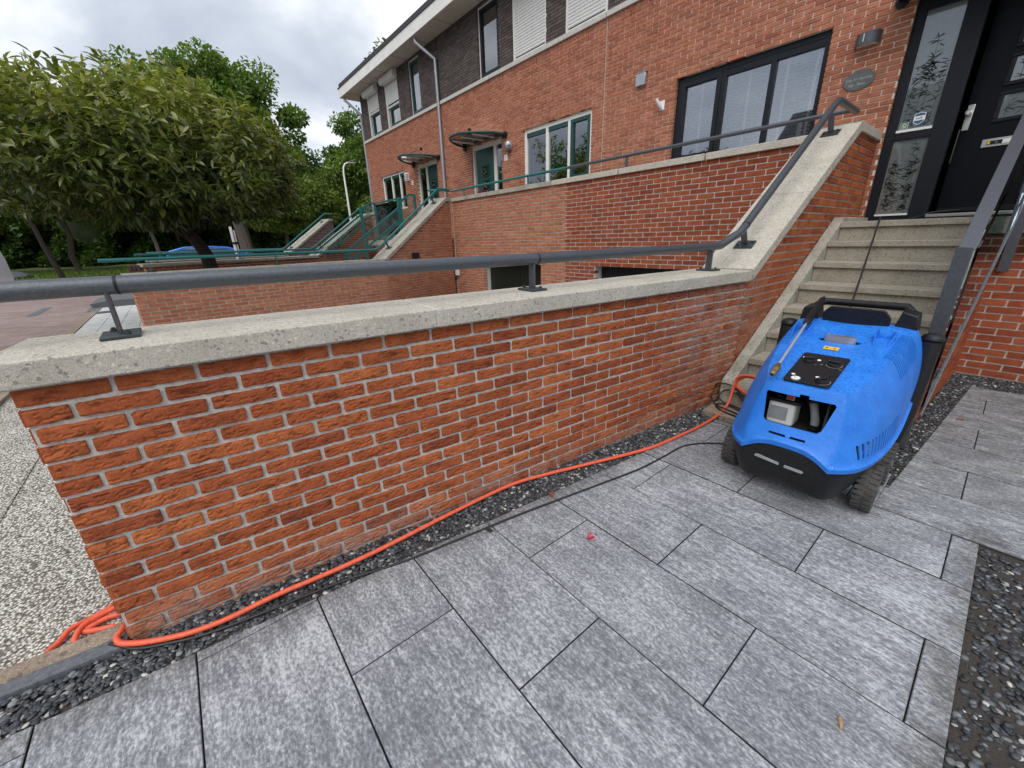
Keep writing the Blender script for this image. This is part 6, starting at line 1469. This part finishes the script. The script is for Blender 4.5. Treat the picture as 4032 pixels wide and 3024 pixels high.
# deck: panel and controls
def deckT(x, y, lift=0.0): return Matrix.Translation((x, y, ZD(y) + lift)) @ Matrix.Rotation(math.atan(0.2), 4, 'X')
DT = deckT(0, 0.30, 0.0065)
def rounded(pts, r_=0.012, n=5):
    out = []; N = len(pts)
    for i in range(N):
        p, a, b = Vector(pts[i]), Vector(pts[i - 1]), Vector(pts[(i + 1) % N]); d1, d2 = (a - p).normalized(), (b - p).normalized()
        for k in range(n + 1):
            t = k / n; q = p + d1 * r_ * (1 - t) ** 2 + d2 * r_ * t ** 2; out.append((q.x, q.y))
    return out
pan = rounded([(-0.098, -0.176), (0.098, -0.176), (0.103, 0.178), (-0.103, 0.178)], 0.02)
bez = rounded([(-0.118, -0.195), (0.118, -0.195), (0.123, 0.200), (-0.123, 0.200)], 0.03)
mb = MB(); mb.prism(pan, -0.001, 0.0045, lambda a, b, d: DT @ Vector((a, b, d))); cp = mb.build('control_panel', M['black'], pw, bevel=0.001)
mb = MB(); mb.add([DT @ Vector(q) for q in ((-0.097, -0.055, 0.0048), (0.099, -0.055, 0.0048), (0.099, -0.0575, 0.0048), (-0.097, -0.0575, 0.0048))], [(0, 1, 2, 3)]); mb.build('panel_seam', M['black_matte'], cp)
def knob(x, y, rot, big=1.0):
    T = deckT(x, y, 0.011) @ Matrix.Rotation(rot, 4, 'Z'); b = MB(); b.lathe((0, 0, 0), [(0.027 * big, 0), (0.027 * big, 0.006), (0.024 * big, 0.012), (0.020 * big, 0.013)], 24, T); k = b.build('knob', M['black'], cp, smooth=True)
    b = MB(); b.box(-0.024 * big, 0.024 * big, -0.007, 0.007, 0.010, 0.026, T); b.build('grip', M['black'], k, bevel=0.004)
    return T
knob(-0.054, 0.372, 0.25); knob(0.056, 0.368, -0.05, 1.05); knob(0.055, 0.172, 0.9, 1.05)
def ring(x, y, r_, a0, a1, m_, w_=0.0016):
    T = deckT(x, y, 0.0113); b = MB(); n = 24
    for k in range(n):
        a, c = a0 + (a1 - a0) * k / n, a0 + (a1 - a0) * (k + 1) / n; q = [(r_ * math.cos(a), r_ * math.sin(a)), (r_ * math.cos(c), r_ * math.sin(c)), ((r_ + w_) * math.cos(c), (r_ + w_) * math.sin(c)), ((r_ + w_) * math.cos(a), (r_ + w_) * math.sin(a))]
        b.add([T @ Vector((u, v, 0)) for u, v in q], [(0, 1, 2, 3)])
    b.build('dial_mark', m_, cp)
ring(0.056, 0.368, 0.032, -3.0, 0.5, M['letter']); ring(0.055, 0.172, 0.033, -1.6, 0.6, M['letter'])
def disc(x, y, r_, m_, name, lift=0.0113, t=0.0012, sx=1.0):
    T = deckT(x, y, lift) @ Matrix.Diagonal((sx, 1, 1, 1)); b = MB(); b.lathe((0, 0, 0), [(r_, 0), (r_, t)], 20, T); return b.build(name, m_, cp)
for x, y in ((-0.083, 0.408), (-0.016, 0.397), (0.031, 0.412), (-0.072, 0.196), (0.028, 0.208)): disc(x, y, 0.0085, M['white'], 'symbol_dot')
gz = disc(-0.049, 0.152, 0.0215, M['zinc'], 'gauge_ring', 0.011, 0.005); disc(-0.049, 0.152, 0.0185, M['white'], 'gauge_face', 0.0162, 0.0006)
T = deckT(-0.049, 0.152, 0.0172) @ Matrix.Rotation(2.3, 4, 'Z'); b = MB(); b.box(-0.002, 0.014, -0.0013, 0.0013, 0, 0.0004, T); b.build('gauge_needle', M['slate'], cp)
for s_, x, y in (('0', -0.016, 0.340), ('MIN', 0.006, 0.352), ('MAX', 0.090, 0.327)): text_obj('marking', s_, 0.007, M['letter'], deckT(x, y, 0.0114), cp)
# sticker
ST = deckT(-0.010, 0.583, 0.0052); b = MB(); b.box(-0.034, 0.034, -0.020, 0.020, 0, 0.0006, ST); sk = b.build('warning_sticker', M['yellow'], pw)
b = MB()
for px, py, w_, h_ in ((-0.022, 0.0, 0.010, 0.010), (-0.017, 0.004, 0.004, 0.016), (0.016, 0.006, 0.018, 0.003), (0.016, 0.0, 0.003, 0.014), (0.016, -0.007, 0.012, 0.003), (-0.004, -0.006, 0.005, 0.003)): b.box(px - w_ / 2, px + w_ / 2, py - h_ / 2, py + h_ / 2, 0.0007, 0.0010, ST)
b.build('sticker_symbol', M['black'], sk)
# chimney
b = MB(); q = [(0.074 * math.copysign(abs(math.cos(a)) ** 0.6, math.cos(a)), 0.695 + 0.021 * math.sin(a)) for a in [2 * PI * k / 32 for k in range(32)]]; q2 = [(x * 0.97, 0.695 + (y - 0.695) * 0.86) for x, y in q]; n = 32
vs = [(x, y, 0.70) for x, y in q] + [(x, y, 0.805) for x, y in q] + [(x, y, 0.805) for x, y in q2] + [(x, y, 0.70) for x, y in q2]; fs = []
for r_ in range(3):
    for k in range(n): a, c = r_ * n + k, r_ * n + (k + 1) % n; fs.append((a, c, c + n, a + n))
b.add(vs, fs); b.build('chimney', M['zinc'], pw, smooth=True)
b = MB(); b.box(0.0, 0.022, 0.728, 0.736, 0.775, 0.80); b.build('chimney_tag', M['yellow'], pw)
# lance holders
def holder(x):
    b = MB(); s_ = 1 if x > 0 else -1
    pts = [(-0.045, 0.0), (-0.042, 0.052), (-0.030, 0.052), (-0.020, 0.026), (0.0, 0.016), (0.020, 0.026), (0.030, 0.052), (0.042, 0.052), (0.045, 0.0)]
    b.prism(pts[::-1], 0.0, 0.006, lambda u, v, d: (x + u, 0.80 + d, ZD(0.80) + v + 0.003))
    for sx in (-0.043, 0.043): b.prism([(0.66, 0.004), (0.80, 0.0), (0.80, 0.05)], -0.0025, 0.0025, lambda u, v, d: (x + sx + d + (0.80 - u) * 0.12 * (-1 if sx > 0 else 1), u, ZD(u) + v))
    return b.build('lance_holder', M['blue'], pw, bevel=0.0015)
holder(0.176); holder(-0.205)
# rear: flap, handle, tanks
b = MB(); b.prism(rounded([(-0.158, 0.79), (0.160, 0.80), (0.163, 0.88), (0.130, 0.925), (-0.128, 0.928), (-0.160, 0.89)], 0.012), 0.985, 1.005, lambda u, v, d: (u, d - (v - 0.80) * 0.12, v)); b.build('seat_flap', M['black'], pw, bevel=0.005)
b = MB()
for s_ in (-1, 1):
    b.prism([(s_ * 0.175, 0.80), (s_ * 0.285, 0.80), (s_ * 0.272, 0.905), (s_ * 0.20, 0.925)][::s_], 0.99, 1.13, lambda u, v, d: (u, d, v + (d - 0.99) * 0.05))
b.tube([(-0.235, 1.11, 0.905), (-0.20, 1.15, 0.930), (0.20, 1.15, 0.930), (0.235, 1.11, 0.905)], 0.021, 12); b.build('handle', M['black'], pw, bevel=0.008)
for s_ in (-1, 1):
    b = MB(); cx = s_ * 0.35
    pr = [(0.043, 0.765), (0.042, 0.60), (0.038, 0.35), (0.026, 0.14)]; n = 16; vs = []; fs = []
    for r_, z in pr:
        for k in range(n):
            a = 2 * PI * k / n; ex = lambda v: math.copysign(abs(v) ** 0.6, v); vs.append((cx - s_ * (0.0 if z > 0.3 else 0.012) + r_ * ex(math.cos(a)), 1.07 + 0.062 * ex(math.sin(a)) - (0.78 - z) * 0.10, z))
    for i in range(3):
        for k in range(n): a, c = i * n + k, i * n + (k + 1) % n; fs.append((a, c, c + n, a + n))
    fs += [tuple(range(n)), tuple(range(3 * n, 4 * n))]; b.add(vs, fs); tk = b.build('tank', M['black'], pw, smooth=True)
    b = MB(); b.lathe((cx, 1.07, 0.765), [(0.046, 0), (0.052, 0.008), (0.051, 0.018), (0.042, 0.034), (0.022, 0.044), (0.0, 0.046)], 18); b.build('tank_cap', M['black'], tk, smooth=True)
# engine bay
b = MB(); b.prism(rounded([(-0.150, 0.175), (-0.025, 0.175), (-0.025, 0.30), (-0.150, 0.30)], 0.02), 0.40, 0.525, lambda u, v, d: (u, v, d)); cn = b.build('canister', M['canister'], pw, bevel=0.008)
b = MB(); b.prism(rounded([(-0.165, 0.165), (-0.005, 0.165), (-0.005, 0.31), (-0.165, 0.31)], 0.03), 0.526, 0.540, lambda u, v, d: (u, v, d)); b.lathe((-0.115, 0.22, 0.54), [(0.025, 0), (0.025, 0.015), (0.012, 0.02), (0.012, 0.04), (0.016, 0.045)], 14); b.build('canister_lid', M['black'], cn, bevel=0.002)
b = MB(); b.box(-0.135, -0.055, 0.171, 0.1745, 0.43, 0.50); b.build('canister_label', M['clear_plastic'], cn)
b = MB(); b.tube([(0.062, 0.22, 0.415), (0.060, 0.22, 0.455), (0.048, 0.225, 0.50), (0.035, 0.23, 0.545)], [0.019, 0.019, 0.018, 0.020], 14); fn_ = b.build('filler_neck', M['clear_plastic'], pw, smooth=True)
b = MB(); b.tube([(0.037, 0.228, 0.545), (0.033, 0.23, 0.562)], 0.033, 18); b.tube([(0.062, 0.22, 0.43), (0.062, 0.22, 0.405)], 0.026, 16); b.build('filler_cap', M['black'], fn_, smooth=True)
b = MB(); b.box(-0.072, -0.036, 0.165, 0.185, 0.548, 0.582); rs = b.build('rocker_housing', M['clear_plastic'], pw, bevel=0.003); b = MB(); b.box(-0.067, -0.041, 0.160, 0.170, 0.552, 0.578); b.build('red_switch', M['red'], rs, bevel=0.002)
b = MB(); b.tube([(-0.054, 0.19, 0.58), (-0.04, 0.2, 0.61), (0.0, 0.21, 0.60), (0.02, 0.23, 0.56)], 0.005, 8); b.tube([(0.10, 0.22, 0.40), (0.105, 0.22, 0.62)], 0.006, 8); b.build('inner_tube', M['slate'], pw, smooth=True)
b = MB()
b.box(-0.19, 0.19, 0.315, 0.33, 0.36, 0.66); b.box(-0.19, -0.178, 0.16, 0.33, 0.36, 0.60); b.box(0.178, 0.19, 0.16, 0.33, 0.36, 0.60); b.box(-0.18, 0.18, 0.10, 0.33, 0.37, 0.40); b.build('bay_lining', M['black_matte'], pw)
# lance resting on the deck (a thing of its own)
def wp_(x, y, z): return wm(pw) @ Vector((x, y, z))
LOCAL[0] = False
ln = empty('spray_lance', 'steel spray lance with ribbed black grip and brass nozzle, lying across the blue washer', 'spray lance', wp_(-0.17, 0.6, 0.80))
A_, B_ = wp_(-0.139, 0.135, 0.705), wp_(-0.213, 1.165, 0.952); P = lambda t: A_.lerp(B_, t)
b = MB(); b.tube([P(0.03), P(0.62)], 0.0065, 12); b.build('tube', M['steel'], ln, smooth=True)
b = MB(); b.tube([P(0.565), P(0.58), P(0.60), P(0.96), P(0.985)], [0.009, 0.018, 0.020, 0.017, 0.010], 14); gp = b.build('grip', M['black'], ln, smooth=True)
b = MB(); dr = (B_ - A_).normalized(); sd_ = dr.cross(Vector((0, 0, 1))).normalized(); up_ = sd_.cross(dr)
for k in range(9):
    a = PI * (k / 8); o_ = (sd_ * math.cos(a) + up_ * math.sin(a)); b.tube([P(0.62) + o_ * 0.0195, P(0.94) + o_ * 0.0165], 0.0022, 6)
b.build('rib', M['black'], gp)
b = MB(); b.tube([P(0.985), P(1.01)], 0.008, 10); b.tube([P(-0.055), P(-0.045), P(-0.03), P(-0.028), P(-0.005), P(0.02), P(0.045), P(0.06)], [0.010, 0.0155, 0.0155, 0.013, 0.019, 0.0195, 0.013, 0.008], 14); b.build('nozzle', M['brass'], ln, smooth=True)
b = MB(); b.tube([P(-0.056), P(-0.05)], 0.0075, 10); b.build('nozzle_tip', M['black_matte'], ln)

# ------------------------------------------------------------------ hoses and cables
def smooth_path(pts, n=8):
    pts = [Vector(p) for p in pts]; out = []
    for i in range(len(pts) - 1):
        p0, p1, p2, p3 = pts[max(0, i - 1)], pts[i], pts[i + 1], pts[min(len(pts) - 1, i + 2)]
        for k in range(n):
            t = k / n; out.append(0.5 * ((2 * p1) + (p2 - p0) * t + (2 * p0 - 5 * p1 + 4 * p2 - p3) * t * t + (3 * p1 - p0 - 3 * p2 + p3) * t ** 3))
    return out + [pts[-1]]
HR = 0.0105
hs = empty('garden_hose', 'long coral-orange hose along the wall foot, looped at the wall corner', 'hose', (0.3, 2.0, 0.0))
def addh(pts, r_, name, m_, parent, n=8, sides=12): b = MB(); b.tube(smooth_path(pts, n), r_, sides); return b.build(name, m_, parent, smooth=True)
z = 0.013
addh([(-0.36, 0.10, -0.02), (-0.20, 0.03, -0.018), (-0.09, -0.016, 0.012), (-0.052, -0.024, 0.020), (-0.028, -0.038, 0.019), (0.008, -0.030, 0.018), (0.034, 0.0, z), (0.066, 0.046, z), (0.098, 0.105, z), (0.130, 0.183, z), (0.150, 0.293, z), (0.152, 0.466, z), (0.178, 0.72, z), (0.187, 0.957, z + 0.002), (0.180, 1.30, z), (0.190, 1.677, z),
      (0.250, 1.92, z), (0.320, 2.132, z), (0.476, 2.62, z), (0.525, 2.95, z), (0.552, 3.25, z), (0.560, 3.50, z + 0.01), (0.552, 3.66, 0.06), (0.548, 3.73, 0.15), (0.550, 3.75, 0.235), (0.572, 3.75, 0.285), (0.62, 3.75, 0.308), (0.70, 3.74, 0.315), (0.86, 3.70, 0.31)], HR, 'hose', M['orange'], hs)
addh([(0.86, 3.72, 0.295), (0.68, 3.76, 0.300), (0.60, 3.765, 0.285), (0.560, 3.765, 0.245), (0.568, 3.76, 0.205), (0.60, 3.74, 0.188), (0.66, 3.72, 0.175), (0.86, 3.66, 0.15)], HR, 'hose', M['orange'], hs)
zl_ = -0.022
addh([(-0.42, 0.08, zl_), (-0.330, -0.02, zl_), (-0.280, -0.09, zl_), (-0.262, -0.150, zl_), (-0.235, -0.195, zl_ + 0.008), (-0.200, -0.222, zl_), (-0.165, -0.25, zl_), (-0.115, -0.265, -0.03), (-0.08, -0.27, -0.06)], HR, 'hose', M['orange'], hs)
addh([(-0.38, 0.12, zl_ + 0.012), (-0.265, -0.03, zl_ + 0.012), (-0.243, -0.095, zl_ + 0.012), (-0.226, -0.143, zl_ + 0.014), (-0.197, -0.167, zl_ + 0.012), (-0.158, -0.176, zl_), (-0.120, -0.170, -0.03), (-0.09, -0.165, -0.06)], HR, 'hose', M['orange'], hs)
addh([(-0.34, 0.12, zl_), (-0.222, -0.02, zl_), (-0.221, -0.088, zl_), (-0.212, -0.13, zl_), (-0.205, -0.165, zl_)], HR, 'hose', M['orange'], hs)
addh([(-0.24, 0.10, zl_), (-0.135, -0.02, zl_), (-0.156, -0.078, zl_), (-0.176, -0.119, zl_), (-0.204, -0.165, zl_)], HR, 'hose', M['orange'], hs)
cb = empty('power_cable', 'black power cable lying beside the orange hose from the washer to the wall corner', 'cable', (0.35, 1.8, 0))
addh([(-0.02, -0.060, 0.010), (0.025, -0.022, 0.008), (0.062, 0.010, 0.006), (0.103, 0.076, 0.006), (0.164, 0.213, 0.006), (0.205, 0.41, 0.006), (0.245, 0.66, 0.006), (0.290, 0.83, 0.006), (0.335, 1.007, 0.006), (0.411, 1.493, 0.006), (0.470, 1.80, 0.006), (0.529, 2.098, 0.006), (0.585, 2.40, 0.006), (0.605, 2.66, 0.006), (0.618, 2.86, 0.006), (0.69, 3.00, 0.006), (0.811, 3.12, 0.006), (1.0, 3.25, 0.010), (1.1, 3.3, 0.1)], 0.0055, 'cable', M['cable'], cb)
cc_ = empty('cable_coil', 'loosely coiled thin black cable at the foot of the stair, left of the washer', 'cable', (0.5, 3.7, 0))
addh([(0.95, 3.42, 0.03), (0.80, 3.52, 0.03), (0.657, 3.58, 0.045), (0.55, 3.60, 0.05), (0.468, 3.642, 0.05), (0.400, 3.71, 0.07), (0.385, 3.775, 0.12), (0.400, 3.785, 0.17), (0.455, 3.785, 0.19), (0.53, 3.78, 0.18), (0.62, 3.74, 0.14), (0.72, 3.66, 0.09), (0.84, 3.58, 0.06)], 0.006, 'cable', M['cable'], cc_)
addh([(0.95, 3.47, 0.04), (0.78, 3.62, 0.045), (0.60, 3.70, 0.05), (0.50, 3.71, 0.055), (0.450, 3.74, 0.08), (0.455, 3.775, 0.12), (0.50, 3.78, 0.145), (0.57, 3.77, 0.14), (0.66, 3.70, 0.10), (0.78, 3.62, 0.07)], 0.006, 'cable', M['cable'], cc_)
addh([(0.92, 3.36, 0.02), (0.74, 3.50, 0.042), (0.58, 3.55, 0.042), (0.50, 3.60, 0.042), (0.47, 3.66, 0.045), (0.52, 3.69, 0.05), (0.62, 3.66, 0.05), (0.80, 3.56, 0.04)], 0.006, 'cable', M['cable'], cc_)
sc_ = empty('door_cable', 'grey-black cable dropping from the open door down over the upper steps', 'cable', (0.9, 5.5, 1.3))
addh([(1.3, 7.2, 1.54), (1.05, 7.02, 1.525), (0.96, 6.95, 1.49), (0.88, 6.6, 1.456), (0.82, 6.1, 1.455), (0.812, 5.87, 1.456)], 0.0075, 'cable', M['cable'], sc_)
addh([(0.812, 5.87, 1.456), (0.815, 5.835, 1.445), (0.90, 5.25, 1.095), (0.985, 4.65, 0.735), (1.07, 4.05, 0.38), (1.12, 3.85, 0.2)], 0.0075, 'cable', M['cable'], sc_)

# litter
for k, (x, y, s_) in enumerate(((0.78, 1.707, 1.0), (0.412, 1.80, 0.8))):
    r = np.random.default_rng(50 + k); n = 14; pts = np.array([x, y, 0.006]) + r.normal(0, 1, (n, 3)) * (0.012 * s_, 0.010 * s_, 0.002); nn = r.normal(0, 1, (n, 3)); nn[:, 2] = np.abs(nn[:, 2]) * 0.3 + 0.3
    o = leaf_cloud('petals', pts, nn, 0.014, M['red_flower'] if k == 0 else M['rust'], None, 60 + k, aspect=0.8, droop=0); tag(o, ('small cluster of crimson petals on a grey paving slab', 'crumpled reddish leaf where pebbles meet the paving')[k], 'petals')
for k, (x, y, a, L, lab) in enumerate(((1.768, 1.645, 1.9, 0.035, 'short tan twig on the pale slab at the lower right'), (1.781, 4.756, 0.3, 0.04, 'curled brown leaf on the path to the right of the washer'))):
    b = MB(); dx, dy = math.cos(a) * L / 2, math.sin(a) * L / 2; b.tube([(x - dx, y - dy, 0.006), (x, y, 0.009), (x + dx * 0.8, y + dy * 0.8, 0.006), (x + dx, y + dy, 0.012)], [0.003, 0.0055, 0.005, 0.002], 8)
    tag(b.build(('twig', 'fallen_leaf')[k], M['dry'] if k == 0 else M['rust'], smooth=True), lab, ('twig', 'leaf')[k])
b = MB(); b.add([(0.412 + 0.022 * math.cos(q * 0.9), 1.36 + 0.016 * math.sin(q * 0.9) + 0.004 * (q % 2), 0.004 + 0.006 * (q % 3 == 0)) for q in range(7)], [tuple(range(7))]); tag(b.build('fallen_leaf', M['soil']), 'dark wet leaf scrap beside the cable on the cut slabs', 'leaf')

# ------------------------------------------------------------------ across the street, seen mirrored in the window panes
for k, (x, y, h, w_, mm) in enumerate(((-19.0, -13.0, 7.6, 3.4, 'leaf_mid'), (-25.0, -15.5, 9.5, 4.2, 'leaf_fresh'), (-13.5, -16.5, 6.2, 2.8, 'leaf_mid'), (7.0, -15.0, 5.5, 2.6, 'leaf_olive'))):
    broadleaf(('dark leafy tree across the street', 'tall fresh green tree across the street', 'small dark tree across the street', 'low olive tree across the street')[k] + ', mirrored in the house windows', (x, y, 0), h, (x, y, h * 0.6), (w_, w_, h * 0.42), M[mm], 70 + k, 50, 6000, leaf=0.3)
oh = empty('opposite_house', 'brick house with dark pitched roof across the street, mirrored in our window', 'house', (-5, -24, 0))
b = MB(); b.box(-11.0, 6.0, -28.0, -20.0, 0.0, 5.6); b.build('wall', M['brick_brown'], oh)
b = MB(); b.prism([(-28.4, 5.5), (-19.6, 5.5), (-24.0, 9.4)], -11.3, 6.3, lambda a, c, d: (d, a, c)); b.build('roof', M['roof'], oh)
